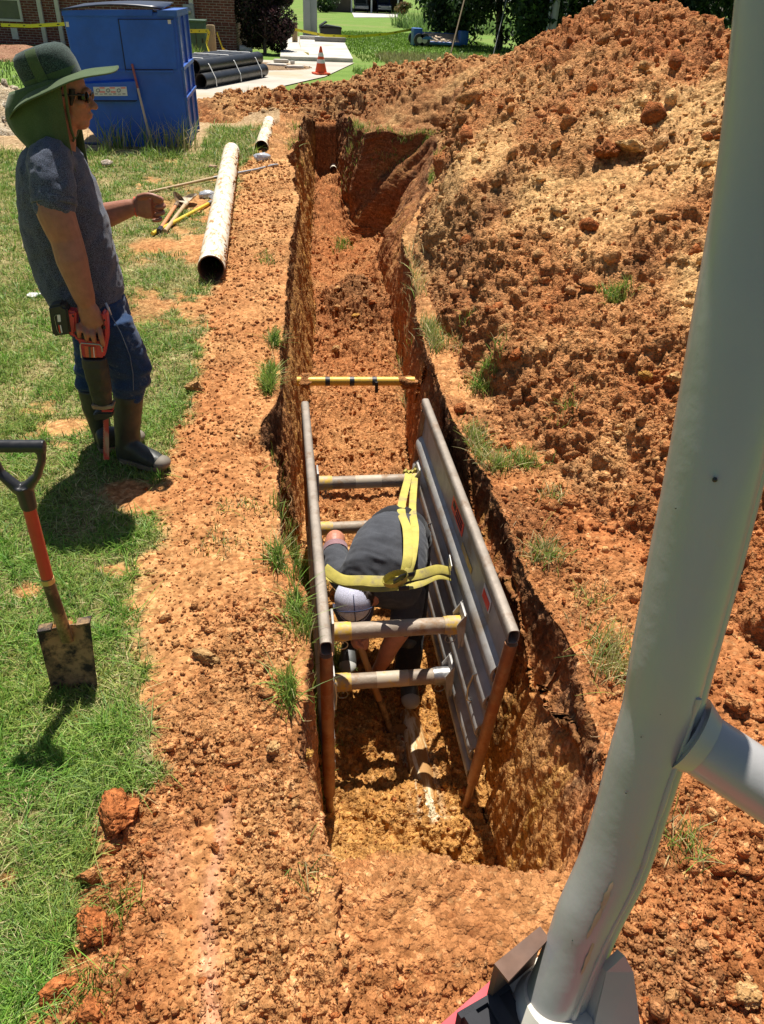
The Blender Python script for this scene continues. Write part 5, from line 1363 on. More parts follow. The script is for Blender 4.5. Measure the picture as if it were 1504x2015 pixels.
        poly = [heel+d*(L*t)+s*w for t, w in outl]+[heel+d*(L*t)-s*w for t, w in reversed(outl)]
        so.prism([V3((p.x, p.y, heel.z-.004)) for p in poly], (0, 0, .026)); so.build('sole', mat('boot_sole', (.16, .12, .075), .75, 0, .2, 12, dirt=(.38, .25, .13), damt=.4), o, 40)
        tc = MB(); tc.ell(heel+d*(L*.93)+up*.034, (.05, .050, .034), Matrix.Rotation(math.atan2(d.y, d.x), 3, 'Z'), 18, 10); tc.build('toe_cap', mat('grey_toe_cap', (.19, .16, .12), .7, 0, .15, 14, dirt=(.4, .27, .15), damt=.35), o, 60)
        return o
    h, t = at(243, 902, .02), at(325, 922, .02)
    boot(RL, [((222, 770), (283, 774), .074), ((224, 812), (280, 815), .072), ((226, 850), (276, 850), .066), ((228, 880), (280, 878), .062), ((230, 900), (285, 898), .058)], (h, t), 3.64, 0)
    h2, t2 = at(198, 886, .02), at(275, 868, .02)
    boot(LL, [((154, 760), (208, 760), .08), ((162, 800), (212, 800), .072), ((176, 835), (218, 835), .064), ((186, 862), (222, 860), .06), ((190, 876), (226, 872), .055)], (h2, t2), 3.86, 0)
    return root
standing_man()

def make_saw():
    Yp = 3.405
    S = lambda px, py, y=Yp: aty(px, py, y)
    root = empty('reciprocating_saw', S(190, 800), 'muddy red cordless reciprocating saw with black battery hanging from the standing man\'s hand', 'power saw')
    RD = mat('scuffed_red_plastic', (.52, .045, .05), .45, 0, .15, 14, dirt=(.25, .08, .05), damt=.3, ds=20); BK = mat('muddy_black_plastic', (.02, .02, .018), .5, 0, .3, 12, dirt=(.24, .18, .10), damt=.3, ds=22)
    def slab(poly, y0, th, name, m, par=root, bev=.008, seg=3):
        bm = bmesh.new(); vs = [bm.verts.new(S(*p, y0)) for p in poly]; f = bm.faces.new(vs)
        r = bmesh.ops.extrude_face_region(bm, geom=[f]); bmesh.ops.translate(bm, vec=(0, th, 0), verts=[e for e in r['geom'] if isinstance(e, bmesh.types.BMVert)])
        bmesh.ops.recalc_face_normals(bm, faces=bm.faces)
        if bev: bmesh.ops.bevel(bm, geom=[e for e in bm.edges if e.calc_face_angle(0) > .5], offset=bev, segments=seg, affect='EDGES')
        me = bpy.data.meshes.new(name); bm.to_mesh(me); bm.free(); o = link(name, me, m, par); shade(o, 35); return o
    bat = slab([(95, 604), (120, 598), (124, 604), (132, 606), (140, 658), (104, 663)], Yp-.012, .075, 'battery', BK)
    slab([(112.5, 620), (118.5, 619.5), (120.0, 633), (114, 633.5)], Yp-.0145, .004, 'battery_label', M_WHITE, bat, 0)
    slab([(117.8, 640), (120.2, 640), (123.2, 655), (120.8, 655)], Yp-.0145, .004, 'battery_label', M_WHITE, bat, 0)
    slab([(115, 640), (116.6, 640), (119.2, 655), (117.6, 655)], Yp-.0145, .004, 'battery_label', M_RED, bat, 0)
    mb = MB(); mb.tube([S(*p, Yp-.0145) for p in ((118, 619), (110, 620), (107, 624), (113, 650), (117, 657), (122, 657))], .0012, 6); mb.build('battery_trim', M_STEEL, bat, 60)
    hd = slab([(122, 607), (138, 614), (150, 613), (150, 640), (148, 655), (156, 664), (176, 668), (196, 668), (203, 660), (204, 640), (198, 622), (199, 616), (206, 615), (210, 622), (212, 640), (212, 668), (208, 690), (205, 705), (160, 704), (158, 676), (142, 662), (131, 658)], Yp+.0, .062, 'handle_body', RD)
    mb = MB()
    for p, r in (((144, 622), .005), ((206, 630), .005), ((206, 645), .007), ((147, 664), .004), ((203, 684), .004)): mb.ell(S(*p, Yp), (r*.8, .003, r*1.2), n=10, m=6)
    mb.build('screw', BK, hd, 60)
    mb = MB(); mb.tube([S(148, 651, Yp+.03), S(170, 662, Yp+.03), S(192, 668, Yp+.03), S(203, 668, Yp+.03)], [.024, .026, .026, .022], 14); mb.build('grip', BK, root, 60)
    lb = slab([(166, 681), (188, 683), (190, 704), (169, 703)], Yp-.004, .01, 'side_label', mat('orange_red_label', (.62, .12, .05), .5, 0, .2, 30, dirt=(.06, .04, .03), damt=.38, ds=60), root, 0)
    slab([(174, 682.5), (178, 683), (180, 703.5), (176, 703.5)], Yp-.0062, .004, 'label_mark', mat('olive_mark', (.10, .09, .05), .6), lb, 0)
    slab([(183.5, 683), (185, 683), (186.5, 703.5), (185, 703.5)], Yp-.0062, .004, 'label_mark', M_WHITE, lb, 0)
    mb = MB(); mb.tube([S(161, 704, Yp-.012), S(158, 680, Yp-.014), S(160, 675, Yp-.014), S(196, 678, Yp-.014), S(200, 682, Yp-.014), S(202, 692, Yp-.012)], .0032, 8); mb.build('hanging_hook', M_STEEL, root, 60)
    mb = MB(); secs = []
    for (l, r, y, w) in ((161, 210, 702, .036), (163, 213, 718, .038), (168, 217, 740, .037), (176, 220, 765, .033), (180, 221, 780, .03), (184, 222, 796, .027)):
        a, b = S(l, y, Yp+.03), S(r, y+1, Yp+.03); secs.append(((a+b)*.5, (b-a)*.5, V3((0, w, 0))))
    loft(mb, secs, 24, 2.6); front = remesh(mb, .005, 2, 'front_boot', wrinkle=lambda x, y, z: .0035*fbm(x*25, y*25, z*25, 3, 161), mat=BK, parent=root)
    slab([(179, 797), (200, 799), (224, 797), (224, 804), (204, 808), (182, 806)], Yp+.0, .06, 'shoe', mat('muddy_steel', (.30, .24, .17), .6, .4, .3, 20, dirt=(.3, .18, .1), damt=.5, ds=25), root, .004)
    slab([(183, 815), (192, 812), (222, 812), (223, 821), (190, 829), (184, 827)], Yp+.005, .05, 'blade_clamp', BK, root, .006)
    slab([(200, 807), (222, 807), (222, 811), (200, 811)], Yp+.01, .04, 'clamp_collar', RD, root, .002)
    poly = [(214, 824), (215, 904), (205, 905)]+[(203+(k % 2)*1.3, 905-k*2.4) for k in range(33)]
    slab(poly, Yp+.028, .003, 'blade', mat('red_saw_blade', (.42, .06, .05), .5, .2, .2, 10, dirt=(.40, .30, .22), damt=.45, ds=12, stretch=(1, 1, .4)), root, 0)
    return root
make_saw()

def bent_man():
    root = empty('person', at(770, 1300, -1.1), 'man in grey shirt and pale backwards cap bent double inside the trench shield, digging', 'person')
    SK = skin_mat('sunburnt_skin', (.50, .20, .12)); SHIRT = cloth_mat('plain_grey_shirt', (.062, .065, .074), .15); TR = cloth_mat('black_trousers', (.018, .018, .02), .2, (.2, .12, .06), .2)
    CAP = cloth_mat('pale_lilac_cap', (.56, .56, .68), .25, (.34, .35, .46), .3); CAPN = cloth_mat('navy_cap_trim', (.03, .04, .09), .1); HAIR = mat('brown_hair', (.045, .026, .016), .55, 0, .3, 60, bs=240, bd=.006)
    BOOT = mat('rubber_boot', (.05, .052, .048), .5, 0, .3, 12, dirt=(.28, .2, .12), damt=.3, ds=10); P = at
    vx = V3((1, 0, 0))
    def S(l, r, z, th, dz=0., tilt=0.):
        """cross section of the back between two photo pixels at height z"""
        a, b = P(*l, z), P(*r, z); u = (b-a)*.5; c = (a+b)*.5+V3((0, 0, dz)); d = V3((0, tilt, 1)).normalized(); return (c, u, d*th)
    # ---- shirt: from the hips (far) over the rounded back to the shoulders (near)
    mb = MB()
    loft(mb, [S((752, 1028), (800, 1026), -.30, .07), S((722, 1040), (836, 1048), -.30, .125), S((700, 1062), (842, 1078), -.29, .145), S((686, 1092), (842, 1106), -.30, .145), S((670, 1122), (838, 1138), -.34, .135, 0, -.3), S((664, 1148), (828, 1166), -.40, .12, 0, -.5), S((690, 1172), (812, 1190), -.47, .095, 0, -.8), S((720, 1188), (790, 1200), -.52, .06, 0, -.9)], 28, 2.25)
    limb(mb, [P(690, 1145, -.40), P(672, 1128, -.40), P(662, 1100, -.38), P(661, 1088, -.375)], [.08, .078, .07, .066])
    limb(mb, [P(805, 1165, -.46), P(806, 1190, -.52), P(795, 1225, -.58)], [.085, .08, .075])
    # the loose front hangs down under the chest
    loft(mb, [S((735, 1120), (830, 1120), -.45, .05), S((735, 1170), (822, 1170), -.56, .04), S((742, 1195), (815, 1195), -.62, .02)], 18)
    def w(x, y, z):
        q = fbm(x*5+y*4, y*4-x*5, z*6, 3, 171); q2 = fbm(x*13, y*13, z*13, 2, 172); lo = np.clip((3.35-y)/.3, 0, 1)
        q3 = fbm(x*4+y*3, (y+x*.6)*22, z*9, 3, 173); return .006*(.5-np.abs(q)*2.4).clip(-.8, .5)*(.3+.7*lo)+.003*(.4-np.abs(q2)*2).clip(-.6, .5)+.0055*(.45-np.abs(q3)*2.2).clip(-.5, .45)
    sh = remesh(mb, .010, 5, 'shirt', wrinkle=w, mat=SHIRT, parent=root)
    mb = MB(); mb.tube([P(661, 1087, -.375)+V3((0, .0, 0)), P(660, 1077, -.37)], [.068, .066], 22); mb.build('sleeve_trim', cloth_mat('pink_grey_trim', (.30, .17, .18), .2), sh, 60)
    # ---- body
    mb = MB()
    hc = P(699, 1180, -.44); fw = V3((.05, -.45, -.9)).normalized()     # crown points to the camera, face to the ground
    up = V3((-.06, -.86, .50)).normalized(); sd_ = up.cross(fw).normalized(); fw = sd_.cross(up).normalized()
    Hh = lambda a, b, c: hc+sd_*a+up*b+fw*c
    RT = Matrix((sd_, up, fw)).transposed()
    mb.ell(Hh(0, .02, -.01), (.078, .104, .096), RT, 22, 14); mb.ell(Hh(0, -.045, .04), (.058, .08, .06), RT, 18, 12)
    mb.ell(Hh(0, -.035, .103), (.014, .022, .017), RT); mb.ell(Hh(0, -.072, .088), (.023, .009, .010), RT); mb.ell(Hh(0, -.105, .065), (.032, .026, .03), RT); mb.ell(Hh(0, .004, .090), (.046, .016, .014), RT)
    for s in (-1, 1): mb.ell(Hh(s*.080, -.02, -.005), (.011, .033, .021), RT)
    limb(mb, [Hh(0, -.06, -.03), P(730, 1170, -.44), P(745, 1140, -.40)], [.06, .062, .08])
    loft(mb, [S((740, 1050), (815, 1055), -.32, .09), S((700, 1095), (815, 1105), -.33, .10), S((700, 1140), (805, 1155), -.40, .09), S((735, 1170), (790, 1180), -.48, .05)], 18)
    # right arm: elbow drawn back, forearm down to the top of the shovel handle
    limb(mb, [P(695, 1145, -.40), P(672, 1125, -.40), P(660, 1085, -.375), P(661, 1062, -.37), P(668, 1110, -.60), P(700, 1250, -.66)], [.06, .062, .058, .052, .042, .030])
    rh = P(706, 1262, -.66)
    mb.ell(rh, (.042, .036, .048), n=14, m=10)
    for i in range(4): finger(mb, [rh+V3((.02, -.03, .03-.02*i)), rh+V3((.045, -.01, .03-.02*i)), rh+V3((.04, .03, .028-.02*i)), rh+V3((.012, .038, .028-.02*i))], .0105, .0085)
    finger(mb, [rh+V3((-.02, -.03, .04)), rh+V3((-.01, -.045, .02)), rh+V3((.012, -.045, .0))], .0125, .010)
    # left arm straight down the handle
    LE, LW = P(768, 1272, -.74), P(744, 1318, -.93)
    limb(mb, [P(800, 1165, -.46), P(806, 1190, -.52), P(792, 1232, -.60), LE, P(757, 1296, -.83), LW], [.066, .064, .057, .049, .043, .032])
    lh = P(738, 1330, -.975)
    mb.ell(lh, (.036, .036, .048), n=14, m=10)
    for i in range(4): finger(mb, [lh+V3((.01, -.034, .03-.021*i)), lh+V3((-.022, -.036, .027-.021*i)), lh+V3((-.042, -.008, .025-.021*i)), lh+V3((-.03, .024, .026-.021*i))], .0105, .0085)
    finger(mb, [lh+V3((.02, .02, .035)), lh+V3((.0, .045, .01)), lh+V3((-.02, .042, -.012))], .0125, .010)
    remesh(mb, .0055, 3, 'body', mat=SK, parent=root, fac=.45)
    # ---- hair and the cap worn backwards
    mb = MB(); mb.ell(Hh(.012, .004, -.030), (.090, .104, .104), RT, 24, 16); 
    hr = remesh(mb, .008, 2, 'hair', wrinkle=lambda x, y, z: .009*fbm(x*60, y*60, z*60, 2, 181), mat=HAIR, parent=root)
    cap = MB(); v = []; f = []; n = 40; rows = 12
    for i in range(rows+1):
        th = math.pi*.5*(i/rows)*.97
        for k in range(n):
            a = 2*math.pi*k/n
            q = V3((math.sin(th)*math.cos(a)*.091, math.cos(th)*.106, math.sin(th)*math.sin(a)*.107))
            v.append(Hh(q.x-.010, q.y+.018, q.z-.006))
    for i in range(rows):
        for k in range(n): f.append((i*n+k, i*n+(k+1) % n, (i+1)*n+(k+1) % n, (i+1)*n+k))
    # the adjuster opening at the side that is now turned up to the sky
    keep = [q for q in f if not (sum((v[i]-hc).normalized().dot((-fw*.86+up*.25).normalized()) for i in q)/4 > .90 and sum((v[i]-hc).dot(up) for i in q)/4 < .085)]
    co_ = cap.add(v, keep).build('cap', CAP, root, 60); so = co_.modifiers.new('t', 'SOLIDIFY'); so.thickness = .003; so.offset = 1
    mb = MB(); rim = [Hh(math.cos(a)*.0925-.008, .020+.0*a, math.sin(a)*.1085+.006) for a in np.linspace(0, 2*math.pi, 41)[:-1]]
    mb.tube(rim, [(.011, .0025)]*40, 8, closed=True, up=up); mb.build('cap_band', CAP, co_, 60)
    mb = MB(); mb.tube([Hh(math.sin(t)*.0925-.008, math.cos(t)*.1075+.022, .035) for t in np.linspace(-1.35, 1.35, 16)], .0035, 6); mb.tube([Hh(-.008, math.cos(t)*.1085+.022, math.sin(t)*.109+.006) for t in np.linspace(-1.0, 1.35, 16)], .0026, 6); mb.build('cap_seam', CAPN, co_, 60)
    mb = MB(); v = []; f = []
    for i in range(5):
        for k in range(13):
            a = math.pi*(k/12); r = .095+.06*i/4
            v.append(Hh(math.cos(a)*(.088+.004*i)-.008, .012-.012*i-.02*math.cos(a)**2, math.sin(a)*r+.02))
    for i in range(4):
        for k in range(12): f.append((i*13+k, i*13+k+1, (i+1)*13+k+1, (i+1)*13+k))
    bo = MB().add(v, f).build('cap_bill', CAPN, co_, 60); so = bo.modifiers.new('t', 'SOLIDIFY'); so.thickness = .004
    # ---- trousers
    mb = MB()
    mb.ell(P(782, 1050, -.34), (.17, .16, .15), n=20, m=12)
    LK, RK = P(812, 1168, -.66), P(722, 1130, -.68)
    limb(mb, [P(812, 1060, -.36), LK, P(808, 1262, -.86), P(800, 1325, -1.02)], [.105, .082, .072, .066])
    limb(mb, [P(750, 1060, -.36), RK, P(704, 1205, -.88), P(692, 1250, -1.0)], [.105, .080, .066, .058])
    remesh(mb, .010, 4, 'trousers', wrinkle=folds(.009, 7, 7, 12, 191), mat=TR, parent=root)
    for (a, b) in ((P(692, 1252, -1.09), P(686, 1302, -1.11)), (P(798, 1318, -1.11), P(806, 1375, -1.11))):
        bm_ = MB(); d = b-a; L = .29; d = d.normalized(); s = V3((-d.y, d.x, 0)); up_ = V3((0, 0, 1))
        loft(bm_, [(a+d*(L*t)+up_*zc, up_*hh, s*w_) for t, zc, hh, w_ in ((-.05, .05, .045, .034), (.08, .055, .055, .043), (.3, .06, .06, .044), (.55, .048, .046, .05), (.8, .040, .038, .052), (.95, .034, .03, .044), (1.0, .03, .02, .026))], 18, 2.3)
        limb(bm_, [a+d*.05+up_*.05, a+d*.04+up_*.26], [.055, .064])
        o = remesh(bm_, .008, 3, 'boot', mat=BOOT, parent=root)
        tc = MB(); tc.ell(a+d*(L*.90)+up_*.038, (.058, .052, .036), Matrix.Rotation(math.atan2(d.y, d.x), 3, 'Z'), 18, 10); tc.build('toe_cap', mat('pale_toe_cap', (.34, .33, .30), .6, 0, .15, 12, dirt=(.25, .18, .1), damt=.35), o, 60)
    # ---- his shovel
    t0, t1 = P(700, 1245, -.60), P(752, 1392, -1.03)
    rt = empty('digging_shovel', P(770, 1450, -1.12), 'wooden handled shovel with dark steel blade gripped by the bent man in the trench', 'shovel')
    mb = MB(); mb.tube([t0, t0.lerp(t1, .5), t1], .018, 14); mb.build('handle', mat('oiled_wood', (.40, .20, .07), .55, 0, .2, 14, dirt=(.25, .12, .05), damt=.4), rt, 50)
    d = (t1-t0).normalized(); mb = MB(); mb.tube([t1-d*.05, t1+d*.14, t1+d*.2], [.021, .019, .012], 12); dish_blade(mb, t1+d*.12, (d+V3((.15, -.1, .1))).normalized(), V3((1, .2, 0)).normalized(), .27, wid=.10); mb.build('blade', M_BLADE, rt, 40)
bent_man()
# ================================================================ BEHIND THE DIG
def make_dumpster():
    Y = 13.45; D = 1.75; P = lambda px, py, dy=0.: aty(px, py, Y+dy)
    root = empty('dumpster', at(290, 290), 'tall blue steel dumpster standing behind the man on the sandy strip', 'dumpster')
    BL = mat('blue_dumpster_paint', (.010, .105, .56), .42, 0, .16, 3, dirt=(.015, .06, .25), damt=.25, ds=4, bs=10, bd=.006, coat=.15)
    BLR = mat('worn_blue_edge', (.03, .12, .45), .4, 0, .2, 6, dirt=(.30, .26, .24), damt=.3, ds=7); LID = mat('dark_blue_lid', (.012, .02, .05), .35, 0, .3, 6, dirt=(.2, .24, .3), damt=.2, ds=5)
    SEAM = mat('joint_shade_and_skid', (.008, .02, .07), .7, 0, .1)  # near-black blue paints shade into seams and pocket gap; also colours the skids
    mb = MB(); mb.prism([P(122, 24), P(345, 24), P(374, 289), P(208, 291), P(173, 251)], (0, D, 0)); body = mb.build('body', BL, root)
    bv = body.modifiers.new('b', 'BEVEL'); bv.width = .012; bv.segments = 2
    X = lambda n, poly, y0, th, m, par=body: MB().prism([P(*p, y0) for p in poly], (0, th, 0)).build(n, m, par)
    X('rim', [(309, 20), (348, 20), (349, 33), (310, 31)], -.06, D+.12, BLR); X('rim', [(121, 20), (300, 19), (300, 31), (122, 31)], -.03, .06, BL)
    X('side_door', [(234, 39), (341, 39), (349, 136), (248, 136)], -.018, .02, BL)
    X('door_track', [(248, 138.5), (341, 138.5), (341, 143), (249, 142)], -.035, .04, BL)
    X('stiffener', [(186, 138), (247, 138), (247, 142), (187, 142)], -.02, .025, BL)
    X('seam', [(232, 38), (234, 38), (248.6, 137), (246.6, 137)], -.021, .022, SEAM); X('seam', [(232, 37.4), (341, 37.4), (341, 38.8), (232, 38.8)], -.021, .022, SEAM)
    X('seam', [(248, 136.3), (340, 136.3), (340, 138), (248, 138)], -.037, .038, SEAM)
    fp = MB(); fp.hexa([P(170, 197, -.10), P(271, 197, -.10), P(271, 197, .02), P(170, 197, .02)], [P(168, 165, -.10), P(267, 160, -.10), P(266, 154, .02), P(166, 160, .02)]); pk = fp.build('fork_pocket', BL, body)
    X('pocket_gap_shade', [(176, 197.6), (268, 197.4), (268, 200), (176, 200)], -.09, .1, SEAM, pk)  # dark strip stands in for the shade below the pocket
    lb = X('instruction_sticker', [(183.5, 171), (249, 170.5), (251.5, 188.5), (186, 189)], -.108, .004, M_WHITE, pk)
    rng = random.Random(2)
    for k, (x0, x1, y0, y1, c) in enumerate([(196, 206, 172, 174, 0), (216, 226, 172, 174, 0), (238, 247, 172, 174, 0), (196, 207, 180, 182, 0), (218, 228, 180, 182, 0)]):
        X('sticker_mark', [(x0, y0), (x1, y0), (x1+.5, y1), (x0+.5, y1)], -.1095, .003, M_RED, lb)
    for k in range(7): X('sticker_mark', [(187+k*9, 183.5+(k % 2)), (193+k*9, 183.5+(k % 2)), (193.5+k*9, 186), (187.5+k*9, 186)], -.1095, .003, mat('grey_print', (.3, .3, .32), .6), lb)
    mb = MB(); g = mat('grey_print2', (.25, .25, .27), .6)
    for px in (193, 213, 234): mb.tube([P(px+3.2*math.cos(a), 178+3.2*math.sin(a), -.109) for a in np.linspace(0, 6.28, 13)[:-1]], .006, 4, closed=True)
    mb.build('sticker_symbol', g, lb)
    X('reflector', [(129, 43), (135, 43), (136.5, 53), (130.5, 53)], -.006, .008, M_WHITE); X('reflector', [(330, 39), (336, 39), (337, 47), (331, 47)], -.022, .006, M_WHITE)
    # right end: weathered ribs
    for dy in (.02, .85, 1.66):
        a, b = P(345.5, 34), P(373.5, 286); MB().hexa([b+V3((0, dy, 0)), b+V3((.035, dy, 0)), b+V3((.035, dy+.06, 0)), b+V3((0, dy+.06, 0))], [a+V3((0, dy, 0)), a+V3((.035, dy, 0)), a+V3((.035, dy+.06, 0)), a+V3((0, dy+.06, 0))]).build('end_rib', BLR, body)
    for t in (.38, .62):
        a, b = P(345.5, 34), P(373.5, 286); c = a.lerp(b, t); MB().box(c+V3((.02, D/2, 0)), (.05, D, .05)).build('end_rib', BLR, body)
    a, b = P(119, 20, .0), P(318, 17, .0); v = []; f = []
    for i in range(9):
        for k in range(5):
            t = i/8; s = k/4; v.append(a.lerp(b, t)+V3((0, -.05+s*(D+.05), .01+.055*math.sin(math.pi*t)*(1-.5*s)+.05*s)))
    for i in range(8):
        for k in range(4): f.append((i*5+k, i*5+k+1, i*5+k+6, i*5+k+5))
    ld = MB().add(v, f).build('lid', LID, root, 60); so = ld.modifiers.new('t', 'SOLIDIFY'); so.thickness = .018
    for dy in (.15, D-.15): mb = MB(); mb.box(P(232, 290, dy)+V3((0, 0, .03)), (1.2, .12, .06)); mb.build('skid', SEAM, root)
    pr = empty('leaning_pole', at(300, 291), 'pale broom pole with red tip leaning against the blue dumpster side', 'pole')
    p0, p1 = at(300, 292, .02), P(260, 126, -.04); p0.y = min(p0.y, Y-.25)
    mb = MB(); mb.tube([p0, p0.lerp(p1, .72)], .017, 10); mb.build('shaft', mat('pale_pole', (.60, .47, .36), .5, 0, .12, 8), pr, 50)
    mb = MB(); mb.tube([p0.lerp(p1, .72), p1], .0175, 10); mb.build('red_end', mat('faded_red_pole', (.33, .10, .09), .5, 0, .15, 8), pr, 50)
make_dumpster()

def brick_mat(name, c1, c2, mo):
    m, nt, b = new_mat(name)
    tc = nt.nodes.new('ShaderNodeTexCoord'); sp = nt.nodes.new('ShaderNodeSeparateXYZ'); nt.links.new(tc.outputs['Object'], sp.inputs[0])
    ad = nd(nt, 'ShaderNodeMath', operation='ADD'); nt.links.new(sp.outputs[0], ad.inputs[0]); nt.links.new(sp.outputs[1], ad.inputs[1])
    cb = nt.nodes.new('ShaderNodeCombineXYZ'); nt.links.new(ad.outputs[0], cb.inputs[0]); nt.links.new(sp.outputs[2], cb.inputs[1])
    br = nd(nt, 'ShaderNodeTexBrick', Scale=1.0); br.inputs['Brick Width'].default_value = .23; br.inputs['Row Height'].default_value = .085; br.inputs['Mortar Size'].default_value = .010; br.inputs['Bias'].default_value = .0
    br.inputs['Color1'].default_value = (*c1, 1); br.inputs['Color2'].default_value = (*c2, 1); br.inputs['Mortar'].default_value = (*mo, 1)
    nt.links.new(cb.outputs[0], br.inputs['Vector'])
    n = tex_noise(nt, 3, 5); k = ramp(nt, [(.3, (.8, .78, .76)), (.7, (1.15, 1.1, 1.1))], n.outputs[0])
    nt.links.new(mixc(nt, 1., br.outputs[0], k.outputs[0], 'MULTIPLY'), b.inputs['Base Color']); b.inputs['Roughness'].default_value = .85
    iv = nd(nt, 'ShaderNodeMath', operation='SUBTRACT'); iv.inputs[0].default_value = 1; nt.links.new(br.outputs['Fac'], iv.inputs[1]); bump(nt, b, iv.outputs[0], .012, .7); return m
def make_building():
    BR = brick_mat('red_brick', (.20, .055, .035), (.13, .035, .025), (.33, .27, .23)); WH = mat('white_trim', (.62, .58, .52), .5, 0, .08)
    root = empty('brick_building', (-6, 36, 0), 'low red brick building with pale downspouts behind the dumpster', 'building')
    A, B = V3((-15, 37.4, 0)), V3((-1.38, 35.2, 0)); d = (B-A).normalized(); nrm = V3((d.y, -d.x, 0)); H = 3.3
    mb = MB(); mb.prism([A, B, B-nrm*.3, A-nrm*.3], (0, 0, H)); w = mb.build('wall', BR, root)
    mb = MB(); C_ = V3((-1.0, 47, 0)); mb.prism([B-nrm*.3, C_, C_+V3((-.3, 0, 0)), B-nrm*.3+V3((-.3, .05, 0))], (0, 0, H)); mb.build('wall', BR, root)
    def on(px, py, out=0.): # point of the front wall seen at a pixel
        r = V3(_ray(px, py)); o = V3((0, 0, HC)); t = (A-o).dot(nrm)/r.dot(nrm); return o+r*t+nrm*out
    # soldier course pier at the corner
    mb = MB(); q = B-d*1.3; mb.prism([q+nrm*.06, B+nrm*.06+d*.03, B+d*.03, q], (0, 0, H)); mb.build('corner_pier', BR, root)
    mb = MB(); mb.prism([q+nrm*.075-d*.01, B+nrm*.075+d*.04, B+d*.04, q-d*.01], (0, 0, .32)); o = mb.build('soldier_course', brick_mat('soldier_brick', (.16, .045, .03), (.10, .03, .022), (.30, .24, .2)), root); o.location.z += .62
    a, b = on(0, 0), on(44, 38)
    fr = MB(); y0, y1 = 1.35, 2.7; p0 = on(-6, 30); p1 = on(46, 36)
    def rect(m_, u0, u1, z0, z1, o0, o1): m_.hexa([V3((u0.x, u0.y, z0))+nrm*o0, V3((u1.x, u1.y, z0))+nrm*o0, V3((u1.x, u1.y, z0))+nrm*o1, V3((u0.x, u0.y, z0))+nrm*o1], [V3((u0.x, u0.y, z1))+nrm*o0, V3((u1.x, u1.y, z1))+nrm*o0, V3((u1.x, u1.y, z1))+nrm*o1, V3((u0.x, u0.y, z1))+nrm*o1])
    z_s = on(40, 38).z
    for (pa, pb) in ((-30, 46),):
        u0, u1 = on(pa, 30), on(pb, 34); t = .09
        rect(fr, u0, u1, z_s-.08, z_s, .0, .10); rect(fr, u0, u1, z_s+1.25, z_s+1.33, .0, .07)
        rect(fr, u0, u0+d*t, z_s, z_s+1.25, 0, .07); rect(fr, u1-d*t, u1, z_s, z_s+1.25, 0, .07); rect(fr, u0+d*t, u1-d*t, z_s+.60, z_s+.65, 0, .06)
        wn = fr.build('window', WH, root); pn = MB(); rect(pn, u0+d*t, u1-d*t, z_s, z_s+1.25, .01, .03); gl = mat('window_pane', (.10, .10, .09), .12, 0, .2, 2); pn.build('pane', gl, wn)
    for px, pw in ((88, 7), (122, 7), (382, 7)):
        q = on(px, 60); q.z = 0; mb = MB(); mb.box(q+nrm*.07+V3((0, 0, 1.65)), (.16, .11, 3.3), Matrix.Rotation(math.atan2(d.y, d.x), 3, 'Z'), .015); mb.build('downspout', WH, root, 30)
    q = on(30, 66, .02); mb = MB(); mb.box(q, (.25, .05, .38), Matrix.Rotation(math.atan2(d.y, d.x), 3, 'Z'), .01); mb.build('vent', WH, root)
    q = on(374, 27, .10); mb = MB(); mb.box(q, (.40, .2, .62), Matrix.Rotation(math.atan2(d.y, d.x), 3, 'Z'), .02); mtb = mb.build('meter_box', mat('grey_meter_box', (.36, .37, .38), .5, .2, .1), root, 30)
    mb = MB(); mb.lathe([(.11, 0), (.11, .08), (.07, .11), (.0, .11)], q+nrm*.1+V3((0, 0, .08)), 18, nrm); mb.build('meter', M_STEEL, mtb, 50)
    mb = MB(); e = nrm*.6
    mb.prism([A+e+V3((0, 0, H)), B+e+d*.5+V3((0, 0, H)), C_+V3((.6, 0, H)), V3((-15, 50, H))], (0, 0, .18)); rf = mb.build('roof', mat('grey_shingle', (.12, .11, .10), .9, 0, .2, 3), root)
    mb = MB(); mb.hexa([A+e+V3((0, 0, H+.18)), B+e+d*.5+V3((0, 0, H+.18)), C_+V3((.6, 0, H+.18)), V3((-15, 50, H+.18))], [V3((-12, 41, H+1.7)), V3((-4, 40, H+1.7)), V3((-4, 44, H+1.7)), V3((-12, 45, H+1.7))]); mb.build('roof_slope', mat('grey_shingle2', (.12, .11, .10), .9, 0, .2, 3), rf)
make_building()

